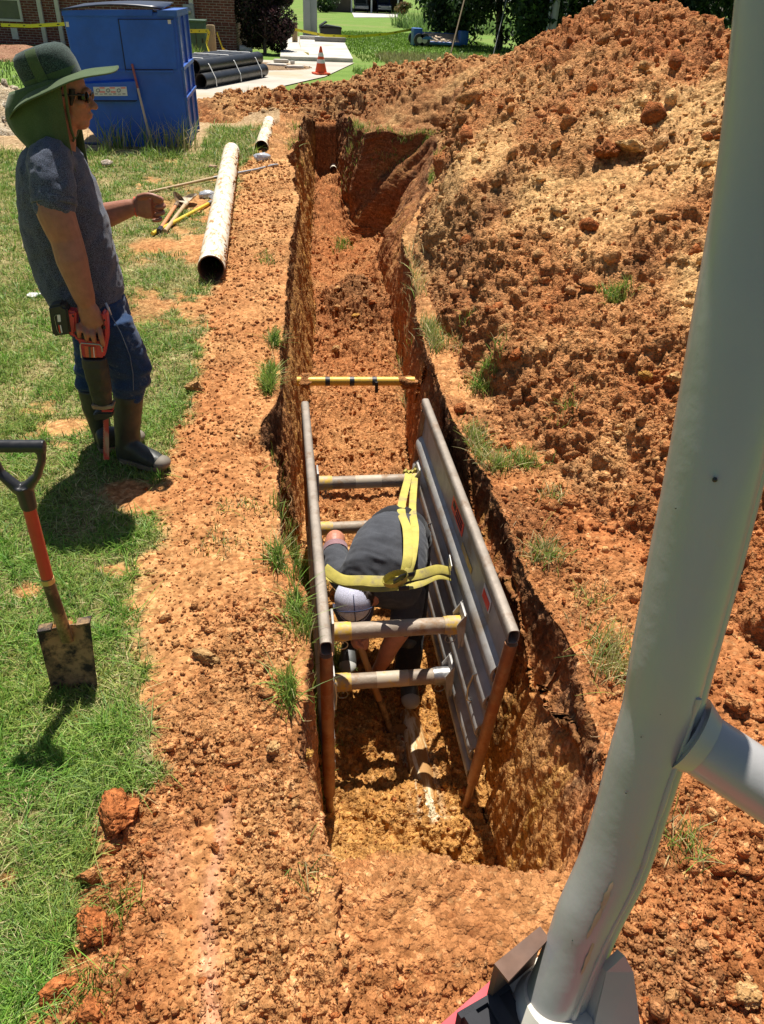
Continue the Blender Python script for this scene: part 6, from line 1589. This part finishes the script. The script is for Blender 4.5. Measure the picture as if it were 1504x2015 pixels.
def leafcloud(name, cen, rad, n, size, cols, mt, parent, seed, squash=None, shell=.55, droop=0., zmin=.02):
    """many small leaves through a lumpy crown volume"""
    rng = np.random.default_rng(seed); cen = np.array(cen, float); rad = np.array(rad, float)
    nb = 26; bc = rng.normal(size=(nb, 3)); bc /= np.linalg.norm(bc, axis=1, keepdims=True); bc = bc*(rng.random((nb, 1))**.4)*.72; br = rng.uniform(.22, .42, nb)
    k = rng.integers(0, nb, n); q = rng.normal(size=(n, 3)); q /= np.linalg.norm(q, axis=1, keepdims=True)
    p = bc[k]+q*(br[k]*(shell+(1-shell)*rng.random(n)))[:, None]
    p = cen+p*rad*1.02; ok = p[:, 2] > zmin; p = p[ok]; k = k[ok]; q = q[ok]; n = len(p)
    a = rng.normal(size=(n, 3)); a[:, 2] -= droop; a /= np.linalg.norm(a, axis=1, keepdims=True)
    b = np.cross(a, q+rng.normal(0, .5, (n, 3))); b /= np.maximum(np.linalg.norm(b, axis=1, keepdims=True), 1e-6)
    s = rng.uniform(.6, 1.35, n)[:, None]*size
    V = np.stack([p-a*s*.5, p+b*s*.22, p+a*s*.5, p-b*s*.22], 1).reshape(-1, 3); Fc = np.arange(4*n).reshape(-1, 4)
    cols = np.array(cols); ci = (rng.random(nb)*len(cols)).astype(int); c = cols[np.where(rng.random(n) < .6, ci[k], rng.integers(0, len(cols), n))]*rng.uniform(.7, 1.35, (n, 1))
    return link(name, npmesh(name, V, Fc, np.repeat(np.clip(c, .003, .8), 4, 0)), mt, parent)
def trunk(parent, base, h, r, m, seed, lean=.1):
    rng = random.Random(seed); mb = MB(); p = V3(base); top = p+V3((rng.uniform(-lean, lean)*h, rng.uniform(-lean, lean)*h, h)); pts = [p.lerp(top, k/5)+V3((rng.uniform(-.03, .03)*h*.3, rng.uniform(-.03, .03)*h*.3, 0)) for k in range(6)]
    mb.tube(pts, [r*(1.25-.95*k/5) for k in range(6)], 10)
    for k in range(7):
        a = pts[1].lerp(pts[5], rng.random()); an = rng.uniform(0, 6.28); L = h*rng.uniform(.2, .4); e = a+V3((math.cos(an)*L, math.sin(an)*L, L*rng.uniform(.2, .8))); mb.tube([a, a.lerp(e, .5)+V3((0, 0, .05*L)), e], [r*.4, r*.26, r*.08], 7)
    return mb.build('trunk', m, parent, 60)
BARK = mat('bark', (.10, .075, .055), .9, 0, .3, 6, bs=20, bd=.02)
M_LEAF = M_GRASS
DG = [(.018, .042, .014), (.030, .065, .018), (.045, .09, .022), (.012, .03, .012)]; LG = [(.10, .17, .04), (.06, .12, .03), (.14, .20, .05)]
TG = 'trees closing the view behind the heap'
for i, (px, Y, w, h, cols, n, sz_, lab) in enumerate([
    (905, 47, 3.2, 6.5, DG, 9000, .30, 'dark bushy evergreen right behind the parked blue trailer'), (985, 44, 3.0, 7.5, DG, 9000, .30, 'dense dark evergreen behind the two guy wires'),
    (1035, 40, 2.0, 5.5, DG[1:], 6000, .26, 'dark green tree just left of the utility pole'), (1150, 43, 3.4, 8.0, DG+LG[:1], 9000, .30, 'light green weeping tree just right of the utility pole'),
    (1260, 39, 3.2, 8.5, DG, 8000, .30, 'dark tree directly behind the heap peak'), (1370, 36, 3.2, 8.0, DG[:2]+DG[3:], 9000, .28, 'very dark evergreen between heap peak and white post'), (1500, 40, 3.5, 8.0, DG, 6000, .3, 'dark tree behind the top of white post'),
    (845, 74, 3.6, 9, LG+DG, 5000, .4, 'bright leafy tree at the far end of the meadow')]):
    b = aty(px, 60, Y); b.z = -.03
    root = empty('tree', b, lab, 'tree', TG); trunk(root, b, h*.75, .16, BARK, i)
    leafcloud('crown', (b.x, b.y, h*.47), (w, w*.9, h*.52), n, sz_, cols, M_LEAF, root, 600+i, droop=.8)
# clipped purple shrub against the brick corner
b = at(522, 106); root = empty('shrub', b, 'large rounded dark purple shrub at the corner of the brick building', 'shrub'); trunk(root, b, 1.4, .06, BARK, 77)
leafcloud('foliage', (b.x+.02, b.y+.6, 1.35), (1.55, 1.2, 1.5), 22000, .13, [(.035, .018, .022), (.06, .026, .03), (.02, .022, .012), (.10, .04, .04), (.03, .035, .014)], M_LEAF, root, 88, shell=.8)
for i, (px, py, w, h, cols, lab) in enumerate([(793, 30, 1.4, 1.5, [(.22, .12, .05), (.12, .14, .04)], 'orange brown bush beside the far carport'), (640, 24, 2.2, 2.4, DG, 'dark shrub behind the pair of grey columns'), (668, 22, 1.8, 2.0, DG[1:], 'low dark shrub between columns and far drive'), (548, 18, 2.5, 3.0, DG+LG[:1], 'green bush behind the purple shrub'), (855, 34, 2.5, 1.9, LG, 'bright green thicket left of the dark evergreens')]):
    b = at(px, py); root = empty('bush', b, lab, 'bush', 'bushes in the far yard'); trunk(root, b, h*.5, .05, BARK, 90+i)
    leafcloud('foliage', (b.x, b.y, h*.48), (w, w, h*.55), 2600, .28, cols, M_LEAF, root, 95+i)

# green utility cabinet
def cabinet():
    b = at(380, 116); root = empty('utility_cabinet', b, 'dark green metal utility cabinet against the brick wall', 'utility cabinet'); G = mat('utility_green', (.045, .105, .060), .5, 0, .15, 3, dirt=(.10, .12, .07), damt=.2, ds=3)
    Y = b.y; P = lambda px, py: aty(px, py, Y)
    for n, x0, x1, y0, dy in (('side_box', 341, 374, 47, .25), ('main_box', 372, 402, 43, .0)):
        a, c = P(x0, 116), P(x1, y0); mb = MB(); mb.box(((a.x+c.x)/2, Y+dy+.45, c.z/2), (c.x-a.x, .9, c.z), bev=.02); o = mb.build(n, G, root, 30)
        mb = MB(); mb.box(((a.x+c.x)/2, Y+dy+.43, c.z+.02), (c.x-a.x+.08, 1.0, .05), bev=.01); mb.build('lid', G, o, 30)
        mb = MB(); mb.box(((a.x+c.x)/2, Y+dy-.008, c.z*.45), (.02, .02, c.z*.75)); mb.box((c.x-.1, Y+dy-.02, c.z*.5), (.04, .03, .14)); mb.build('door_latch', M_DARK, o)
cabinet()
M_POST = mat('weathered_wood_post', (.42, .30, .16), .8, 0, .2, 3, stretch=(3, 3, .6))
def post(px, py, py_top, w, lab):
    b = at(px, py); t = aty(px-1, py_top, b.y); root = empty('wooden_post', b, lab, 'post', 'wooden posts holding the caution tape'); mb = MB(); mb.tube([b, V3((b.x, b.y, t.z-.04)), V3((b.x, b.y, t.z))], [w, w, w*.85], 14); mb.build('shaft', M_POST, root, 40); return V3((b.x, b.y, t.z))
pa = post(420, 123, 49, .14, 'tan wooden post with tape in front of the green cabinet'); pb = post(581, 88, 44, .13, 'short wooden post wrapped with tape beside the purple shrub')
M_TAPE = mat('yellow_caution_tape', (.72, .60, .03), .45, 0, .05); 
def tape(pts, lab, w=.055):
    P = [V3(p) for p in pts]; Q = []
    for i in range(len(P)-1):
        for k in range(8): Q.append(P[i].lerp(P[i+1], k/8))
    Q.append(P[-1]); mb = MB(); mb.tube(Q, [(w, .003)]*len(Q), 6, up=(0, 0, 1)); o = mb.build('caution_tape', M_TAPE)
    c = P[0].copy()
    for v in o.data.vertices: v.co -= c
    o.location = c; tag(o, lab, 'caution tape', 'caution tape around the site')
    bk = MB(); 
    for i in range(2, len(Q)-2, 4): bk.tube([Q[i], Q[i].lerp(Q[i+1], .6)], [(w*.5, .0036)]*2, 6, up=(0, 0, 1))
    bk.build('tape_print', M_BLACKP, o)
zt = lambda px, py, Y: aty(px, py, Y)
tape([zt(2, 49, 34), zt(60, 51, 34), zt(130, 47, 33)], 'yellow caution tape stretched along the brick wall left of the dumpster')
tape([zt(347, 61, 31), zt(385, 61, 30.8), zt(412, 61, pa.y-.16)], 'caution tape running from behind the dumpster to the tan post')
tape([zt(412, 61, pa.y-.16), zt(407, 85, pa.y-.3), zt(412, 103, pa.y-.5)], 'loose tape end hanging down the left side of the tan post')
tape([zt(427, 64, pa.y-.16), zt(438, 95, pa.y-.6), zt(462, 116, 30), at(474, 118, .02)], 'loose tape sweeping from the tan post to the ground by the black pipes')
tape([zt(575, 57, pb.y-.15), zt(640, 70, pb.y), zt(700, 72, pb.y+1), zt(760, 67, pb.y+2), zt(822, 56, pb.y+4)], 'long caution tape from the short post across the lawn to the trailer')
tape([zt(587, 63, pb.y-.15), zt(590, 85, pb.y-2), zt(594, 104, 36), at(608, 107, .15)], 'loose tape hanging onto the concrete slab from the short post')

# bundle of black pipes, each its own
def black_pipes():
    M = mat('black_drain_pipe', (.016, .017, .019), .38, 0, .2, 3, dirt=(.10, .09, .08), damt=.2, ds=2, spec=.6)
    a, b = at(398, 174), at(512, 152); d = (b-a); d.z = 0; L = d.length*1.08; d = d.normalized(); s = V3((-d.y, d.x, 0)); r = .165; k = 0
    pos = [(i, 0) for i in range(4)]+[(i+.5, 1) for i in range(4)]
    labs = ['bottom row black pipe nearest the camera', 'second black pipe of the bottom row', 'third black pipe of the bottom row', 'rearmost black pipe of the bottom row', 'upper row black pipe nearest the camera', 'second black pipe of the upper row', 'third black pipe of the upper row', 'rearmost black pipe of the upper row']
    for (i, row), lab in zip(pos, labs):
        c = a+s*(i*2*r*1.0)+V3((0, 0, r+row*r*1.75))+d*random.uniform(-.1, .1)
        root = empty('black_pipe', (c.x, c.y, 0), lab+' in the strapped bundle', 'pipe', 'black pipes strapped in a bundle')
        mb = MB(); mb.pipe(c, c+d*L, r, r-.02, 24, 2, 0, 1); w = mb.build('pipe_wall', [M, M_DARK], root, 50)
        mb = MB()
        mb.tube([c+d*(L*.97), c+d*(L*1.0)], r*1.02, 24); mb.build('collar', M, w, 50)
    for t in (.12, .5, .86):
        c = a+d*(L*t); o = []
        for (i, z) in ((-.55, .02), (-.50, r*1.2), (-.02, r*3.0), (.5, r*3.78), (3.5, r*3.78), (4.05, r*3.0), (3.6, r*1.2)): o.append(c+s*(i*2*r)+V3((0, 0, z)))
        mb = MB(); mb.tube(o, [(.022, .006)]*7, 6, up=d); ob = mb.build('strap', M_WHITE)
        for v in ob.data.vertices: v.co -= c
        ob.location = c; tag(ob, ('pale strap round the near end of the black pipes', 'pale strap round the middle of the black pipe bundle', 'pale strap round the far end of the black pipes')[int(t*2.4)], 'strap', 'straps round the black pipes')
black_pipes()
def cone(b, h, lab, grimy=False):
    root = empty('traffic_cone', b, lab, 'traffic cone', 'orange traffic cones'); O = mat('cone_orange', (.80, .10, .015), .5, 0, .08); Wm = mat('cone_white', (.75, .72, .68), .45, 0, .05)
    R = lambda z: .165*(1-z/h)+.028
    bs = MB(); bs.box(b+V3((0, 0, .025)), (.46, .46, .05), Matrix.Rotation(.3, 3, 'Z'), .015); bs.build('base', O, root, 30)
    mb = MB(); mb.lathe([(R(.05), .05), (R(h*.97), h*.97), (R(h)*.6, h)], b, 24); mb.build('body', O, root, 50)
    for z0, z1 in ((.40, .54), (.64, .78)): mb = MB(); mb.lathe([(R(h*z0)+.004, h*z0), (R(h*z1)+.004, h*z1)], b, 24); mb.build('white_collar', Wm, root, 50)
cone(at(632, 146), .74, 'orange cone with white collars standing on the drive in front of slab'); cone(at(359, 132), .82, 'dirty orange and white cone half hidden behind the dumpster')
def rubble():
    m = noisy_mat('broken_concrete', (.48, .44, .38), (.60, .56, .49), 2., bs=14, bd=.02)
    for i, (x0, x1, yb, yt, lab) in enumerate(((527, 563, 132, 122, 'broken concrete slab piece lying front left of the shrub'), (540, 567, 123, 114, 'broken concrete piece lying on top behind the others'), (566, 596, 135, 127, 'broken concrete block nearest the orange cone'), (572, 580, 126, 122, 'small concrete fragment between the larger pieces'))):
        b = at((x0+x1)/2, yb); w = (at(x1, yb)-at(x0, yb)).length; h = aty(x0, yt, b.y).z*.8
        v = ico(3)[0]; v = np.sign(v)*np.abs(v)**.35; v = v*np.array([w/2, w*.3, max(h, .1)/2])*(1+.09*perlin(v[:, 0]*2+i, v[:, 1]*2, v[:, 2]*2, 7))[:, None]+np.array([0, 0, max(h, .1)/2])
        o = link('concrete_block', npmesh('concrete_block', v, IC3[1]), m); o.location = b; o.rotation_euler.z = .3*i-.2; tag(o, lab, 'concrete block', 'broken concrete lying by the drive')
rubble()
def white_pipe_bit():
    b = at(484, 104); mb = MB(); mb.pipe(V3((-.25, 0, .13)), V3((.25, .1, .13)), .13, .11, 16, 1); o = mb.build('downpipe_bend', M_WHITE, None, 50); o.location = b; tag(o, 'white drain elbow lying under the purple shrub', 'drain elbow')
white_pipe_bit()
# grey columns, bin, wheel stops
CG = mat('pale_grey_column', (.42, .44, .47), .6, 0, .06, 2)
for px, lab in ((604.5, 'left pale grey column of the pair beyond the slab'), (618, 'right pale grey column of the pair beyond the slab')):
    b = at(px, 76); root = empty('column', b, lab, 'column', 'pale grey columns'); mb = MB(); mb.box(b+V3((0, 0, 2.6)), (.36, .36, 5.2), bev=.02); mb.build('shaft', CG, root, 30); mb = MB(); mb.box(b+V3((0, 0, .15)), (.44, .44, .3), bev=.02); mb.build('plinth', CG, root, 30)
def bin_():
    b = at(651, 84); Y = b.y; P = lambda px, py: aty(px, py, Y); root = empty('trash_bin', b, 'black plastic trash bin with half open lid on the slab', 'trash bin'); B = mat('black_bin_plastic', (.014, .014, .016), .4, 0, .2, 3)
    a, c, d, e = P(634, 83), P(670, 83), P(673, 55), P(630, 53); mb = MB(); mb.hexa([a, c, c+V3((0, 1., 0)), a+V3((0, 1., 0))], [e, d, d+V3((0, 1.1, 0)), e+V3((0, 1.1, 0))]); mb.build('tub', B, root, 30)
    mb = MB(); l0, l1 = P(630, 54), P(674, 55); v = []
    mb.prism([P(629, 55), P(645, 49), P(672, 53.5), P(674, 56)], (0, 1.1, 0)); mb.build('lid', B, root, 30); mb = MB(); mb.prism([P(629, 51), P(643, 42), P(645, 44), P(631, 53)], (0, 1.0, 0)); mb.build('lid_flap', B, root, 30)
bin_()
b = at(650, 88); mb = MB(); mb.box(V3((0, 0, .22)), (1.5, .35, .2), bev=.05); o = mb.build('wheel_stop', mat('grey_wheel_stop', (.20, .20, .21), .8, 0, .15, 3), None, 30); o.location = b; tag(o, 'dark grey concrete wheel stop in front of black bin', 'wheel stop')
b = at(610, 83); mb = MB(); mb.box(V3((0, 0, .2)), (1.0, .3, .14), bev=.03); o = mb.build('wheel_stop', M_CONC, None, 30); o.location = b; tag(o, 'pale wheel stop at the back of the slab by the columns', 'wheel stop')
def trailer():
    b = at(855, 92); Y = b.y; root = empty('trailer', b, 'blue flatbed trailer with tan plank deck parked at the edge of the trees', 'trailer'); BLU = mat('trailer_blue', (.03, .13, .42), .45, 0, .15, 3); WD = mat('tan_plank_deck', (.46, .34, .22), .8, 0, .2, 3)
    P = lambda px, py, dy=0.: aty(px, py, Y+dy); z = .62
    A_, B_, C_, D_ = P(826, 81), P(906, 85), P(912, 67, 1.4), P(833, 63, 1.4)
    nb = (B_-A_).cross(D_-A_).normalized()
    mb = MB(); mb.prism([p-nb*.06 for p in (A_, B_, C_, D_)], nb*.05); mb.build('deck', WD, root)
    for (p, q) in ((A_, B_), (B_, C_), (D_, C_), (A_, D_)):
        mb = MB(); mb.tube([p-nb*.05, q-nb*.05], .07 if p is A_ and q is B_ else .06, 8); mb.build('side_rail', BLU, root, 30)
    mb = MB(); mb.box(P(820, 72, .5), (.45, .9, .75), bev=.05); mb.build('tool_box', BLU, root, 30)
    mb = MB(); mb.box(P(911, 74, .4), (.4, .8, .6), bev=.05); mb.build('end_box', BLU, root, 30)
    for k, (p, q) in enumerate(((A_+V3((0, 0, 0)), B_), (A_+V3((0, 1.5, 0)), B_+V3((0, 1.5, 0))))):
        for t in (-.02, .10):
            c = p.lerp(q, t)+V3((0, -.18 if k == 0 else .18, 0)); c.z = .28; tr = MB(); tr.tube([c+V3((0, -.1, 0)), c+V3((0, .1, 0))], .28, 24); w = tr.build('wheel', M_BLK, root, 40); tr = MB(); tr.tube([c+V3((0, -.108, 0)), c+V3((0, .108, 0))], .14, 16); tr.build('rim', M_STEEL, w, 40)
        c0, c1 = p.lerp(q, .02), p.lerp(q, .34); dy = -.22 if k == 0 else .22; mb = MB(); mb.hexa([c0+V3((0, dy-.12, .10)), c1+V3((0, dy-.12, .10)), c1+V3((0, dy+.12, .10)), c0+V3((0, dy+.12, .10))], [c0+V3((.2, dy-.12, .22)), c1+V3((-.2, dy-.12, .22)), c1+V3((-.2, dy+.12, .22)), c0+V3((.2, dy+.12, .22))]); mb.build('fender', BLU, root)
trailer()
def pole():
    b = at(1077, 112); t = aty(1103, -40, b.y); root = empty('utility_pole', b, 'pale grey utility pole rising behind the heap', 'utility pole'); d = (t-b); d = d/d.z; top = b+d*9
    top = V3((b.x+.25, b.y, 9)); mb = MB(); mb.tube([b, b.lerp(top, .5), top], [.20, .18, .15], 18); mb.build('shaft', mat('grey_pole', (.34, .34, .36), .7, 0, .15, 2, stretch=(3, 3, .3)), root, 50)
    mb = MB(); mb.tube([b+V3((-.22, -.12, 0)), b+V3((-.2, -.12, 4))], .05, 10); mb.box(b+V3((-.21, -.15, 1.0)), (.16, .1, .06)); mb.tube([b+V3((-.26, -.2, 1.0)), b+V3((-.5, -.25, .6)), b+V3((-.45, -.25, .1))], .012, 6); mb.build('conduit', mat('pale_conduit', (.62, .66, .72), .4, 0, .05), root, 50)
    for (x0, y0, x1, y1, r, c, lab) in ((885, 114, 914, 0, .035, (.22, .15, .07), 'brownish guy wire guard slanting up in front of the trees'), (970, 112, 997, 0, .016, (.30, .29, .27), 'thin grey guy wire slanting up nearer the utility pole')):
        p = at(x0, y0); q = aty(x1, y1, p.y+1.5); e = p+(q-p)*2.2; mb = MB(); mb.tube([p-p, e-p], r, 8); o = mb.build('guy_wire', mat('guy_wire_sheath', c, .6, 0, .1), None, 50); o.location = p; tag(o, lab, 'guy wire', 'guy wires of the utility pole')
pole()
# the house with an open carport at the end of the field
def house():
    Y = at(740, 26).y; P = lambda px, z, dy=0.: V3((aty(px, 20, Y+dy).x, Y+dy, z)); root = empty('far_house', P(740, 0), 'far house with a dark open carport and white posts at the end of the field', 'house')
    Wd = mat('brown_siding', (.10, .075, .055), .8, 0, .2, 1); 
    for x0, x1, d0, d1 in ((645, 692, 0, .3), (692, 790, 6, 6.3)): a, c = P(x0, 0, d0), P(x1, 0, d0); mb = MB(); mb.prism([a, c, c+V3((0, d1-d0, 0)), a+V3((0, d1-d0, 0))], (0, 0, 3.0)); mb.build('wall', Wd, root)
    for px in (692, 731, 783): c = P(px, 0); mb = MB(); mb.box(c+V3((0, 0, 1.5)), (.2, .2, 3.), bev=.01); mb.build('carport_post', M_WHITE, root)
    a, c = P(640, 3.0, -1), P(795, 3.0, -1); mb = MB(); mb.hexa([a, c, c+V3((0, 9, 0)), a+V3((0, 9, 0))], [a+V3((0, 3.5, 2.)), c+V3((0, 3.5, 2.)), c+V3((0, 5.5, 2.)), a+V3((0, 5.5, 2.))]); mb.build('roof', mat('dark_roof', (.07, .065, .06), .9), root)
    a, c = P(790, 0, 1), P(790, 0, 7); mb = MB(); mb.prism([a, a+V3((.2, 0, 0)), c+V3((.2, 0, 0)), c], (0, 0, 3.)); mb.build('wall', Wd, root)
    o = sheet('far_drive', [at(697, 34), at(782, 34), P(783, 0, 4)[:2], P(692, 0, 4)[:2]], -.0, M_CONC)
    def car(px, col, truck, lab):
        c = P(px, 0, 1.4); r = empty('parked_truck' if truck else 'parked_car', c, lab, 'truck' if truck else 'car'); M = mat('car_paint_'+('navy' if truck else 'silver'), col, .25, .2, .05, coat=.6); h = 1.0 if truck else .8
        b = MB(); w = .95; prof_ = [(-.0, .35), (0, h), (1.3, h+.12), (1.9, h+.75), (3.4, h+.78), (3.9, h+.15), (5.0, h+.1), (5.0, .35)]; b.prism([V3((c.x-w, c.y+y, z)) for y, z in prof_], (2*w, 0, 0)); bo = b.build('body', M, r, 25); bv = bo.modifiers.new('b', 'BEVEL'); bv.width = .08; bv.segments = 3
        g = MB(); g.hexa([V3((c.x-.75, c.y+1.35, h+.2)), V3((c.x+.75, c.y+1.35, h+.2)), V3((c.x+.75, c.y+1.45, h+.2)), V3((c.x-.75, c.y+1.45, h+.2))], [V3((c.x-.68, c.y+1.8, h+.70)), V3((c.x+.68, c.y+1.8, h+.70)), V3((c.x+.68, c.y+1.9, h+.70)), V3((c.x-.68, c.y+1.9, h+.70))]); g.build('windscreen', mat('car_glass', (.05, .06, .07), .08), r)
        g = MB(); g.box((c.x, c.y-.03, h*.72), (1.1, .06, .22), bev=.01); g.build('grille', M_STEEL, r)
        for s in (-1, 1):
            g = MB(); g.box((c.x+s*.72, c.y-.03, h*.78), (.3, .06, .17), bev=.02); g.build('headlight', M_WHITE, r)
            for y in (.95, 4.0): g = MB(); g.tube([V3((c.x+s*.80, c.y+y, .37)), V3((c.x+s*.98, c.y+y, .37))], .37, 18); g.build('wheel', M_BLK, r, 40)
        g = MB(); g.box((c.x, c.y-.07, .5), (1.8, .12, .18), bev=.03); g.build('bumper', M_STEEL, r)
    car(712, (.35, .36, .38), False, 'grey car parked in the shade of the far carport'); car(757, (.02, .03, .10), True, 'dark blue truck parked facing out beside the far carport')
house()
# rubble and straw at far left, weeds at the dumpster, flowers
def pile(name, c, rx, ry, h, cols, n, lab, cat, seed, big):
    rng = np.random.default_rng(seed); g = np.linspace(-1, 1, 60); X, Yy = np.meshgrid(g, g); R = np.hypot(X, Yy)
    Z = h*np.clip(1-R, 0, 1)**.8*(1+.5*fbm(X*2+seed, Yy*2, 0*X, 3, seed))+.12*h*(billow(X*5, Yy*5, 0*X+seed, 4, seed)-.4)*(R < 1)-.06*(R > .97)
    P = np.stack([X*rx, Yy*ry, Z], -1).reshape(-1, 3); col = lerp(np.broadcast_to(np.array(cols[0]), P.shape), np.array(cols[1]), .5+fbm(P[:, 0]*3, P[:, 1]*3, P[:, 2]*3, 3, seed))
    q = rng.normal(0, .45, (n, 2)); q = q[np.hypot(*q.T) < 1]; zz = h*np.clip(1-np.hypot(*q.T), 0, 1)**.8; pts = np.stack([q[:, 0]*rx, q[:, 1]*ry, zz], 1); s = big*rng.uniform(.3, 1, len(q))**2
    me0 = rock_shape(IC1, seed); V = [P]; Fq = []
    o = link(name, npmesh(name, P, grid_faces(60, 60), np.clip(col, .02, .9)), M_CLAY, smooth=True); o.location = c; tag(o, lab, cat)
    st = link('rubble_lumps', scatter('rubble_lumps', pts, s, np.array(cols)[rng.integers(0, 2, len(q))]*rng.uniform(.7, 1.2, (len(q), 1)), IC1, seed), M_CLAY, o, world=False); st['kind'] = 'stuff'
pile('rubble_heap', at(20, 245), 1.15, 1.3, .62, [(.52, .38, .22), (.62, .52, .38)], 160, 'low heap of pale rubble at the left edge beside the man\'s hat', 'rubble heap', 31, .11)
pile('pine_straw_bed', at(20, 112), 2.6, 1.6, .35, [(.32, .15, .09), (.42, .24, .14)], 60, 'reddish pine straw bed along the brick wall at far left', 'straw bed', 33, .06)
pile('mulch_bed', at(440, 128), 3.0, 1.8, .12, [(.36, .24, .13), (.28, .17, .10)], 80, 'brown mulch strip below the brick corner and green cabinet', 'mulch bed', 35, .06)
TW = 'weeds growing around the dumpster'
for i, (px, lab) in enumerate((([(225, 292), (240, 294), (212, 293)], 'tall thin weed stalks at the left foot of dumpster'), ([(285, 296), (310, 296)], 'weeds under the middle of the dumpster side'), ([(345, 296), (372, 294), (360, 297)], 'tall grass at the right foot of the dumpster'))):
    tuft('weed', [at(*p) for p in px], 26, .2, .62, .12, .45, 700+i, lab, 'weeds', TW, lean=.5, wid=.0045)
tuft('weed', [at(378, 132), at(388, 134), at(370, 131)], 60, .3, .75, .16, .1, 711, 'leafy green weed plant between dirty cone and black pipes', 'weeds', TW, lean=.6, wid=.012)
o = tuft('yellow_flowers', [at(803, 143), at(820, 142), at(832, 141)], 130, .12, .32, .22, 0., 712, 'patch of yellow green weeds at the notch in the heap', 'weeds', TW, lean=.6, wid=.01)
for k in o.data.color_attributes['Col'].data:
    if random.random() < .5: k.color = (.60, .58, .06, 1)
# ================================================================ LIGHT, SKY, CAMERA
sd = V3((.045, .42, 1.0)).normalized()
L = bpy.data.lights.new('sun', 'SUN'); L.energy = 5.0; L.angle = math.radians(.53); L.color = (1., .955, .88)
lo = bpy.data.objects.new('sun', L); COL.objects.link(lo); lo.rotation_euler = sd.to_track_quat('Z', 'Y').to_euler()
W = bpy.data.worlds.new('World'); SC.world = W; W.use_nodes = True
nt = W.node_tree; bg = nt.nodes['Background']; sk = nt.nodes.new('ShaderNodeTexSky'); sk.sky_type = 'NISHITA'
sk.sun_disc = False; sk.sun_elevation = math.asin(sd.z); sk.sun_rotation = math.atan2(sd.x, sd.y)
nt.links.new(sk.outputs[0], bg.inputs[0]); bg.inputs[1].default_value = .05
cd = bpy.data.cameras.new('camera'); co = bpy.data.objects.new('camera', cd); COL.objects.link(co)
cd.sensor_fit = 'VERTICAL'; cd.sensor_height = 24; cd.lens = F_/2015*24; cd.clip_start = .05; cd.clip_end = 2000
M = Matrix([[*(float(v) for v in (RM[i, 0], -RM[i, 1], -RM[i, 2]))] for i in range(3)]).to_4x4()
M.translation = (0, 0, HC); co.matrix_world = M; SC.camera = co
SC.view_settings.view_transform = 'Standard'; SC.view_settings.look = 'None'; SC.view_settings.gamma = 1
SC.view_settings.use_curve_mapping = False
SC.view_settings.exposure = .56
SC.cycles.max_bounces = 8; SC.cycles.diffuse_bounces = 4; SC.cycles.transparent_max_bounces = 16
SC.cycles.use_denoising = True
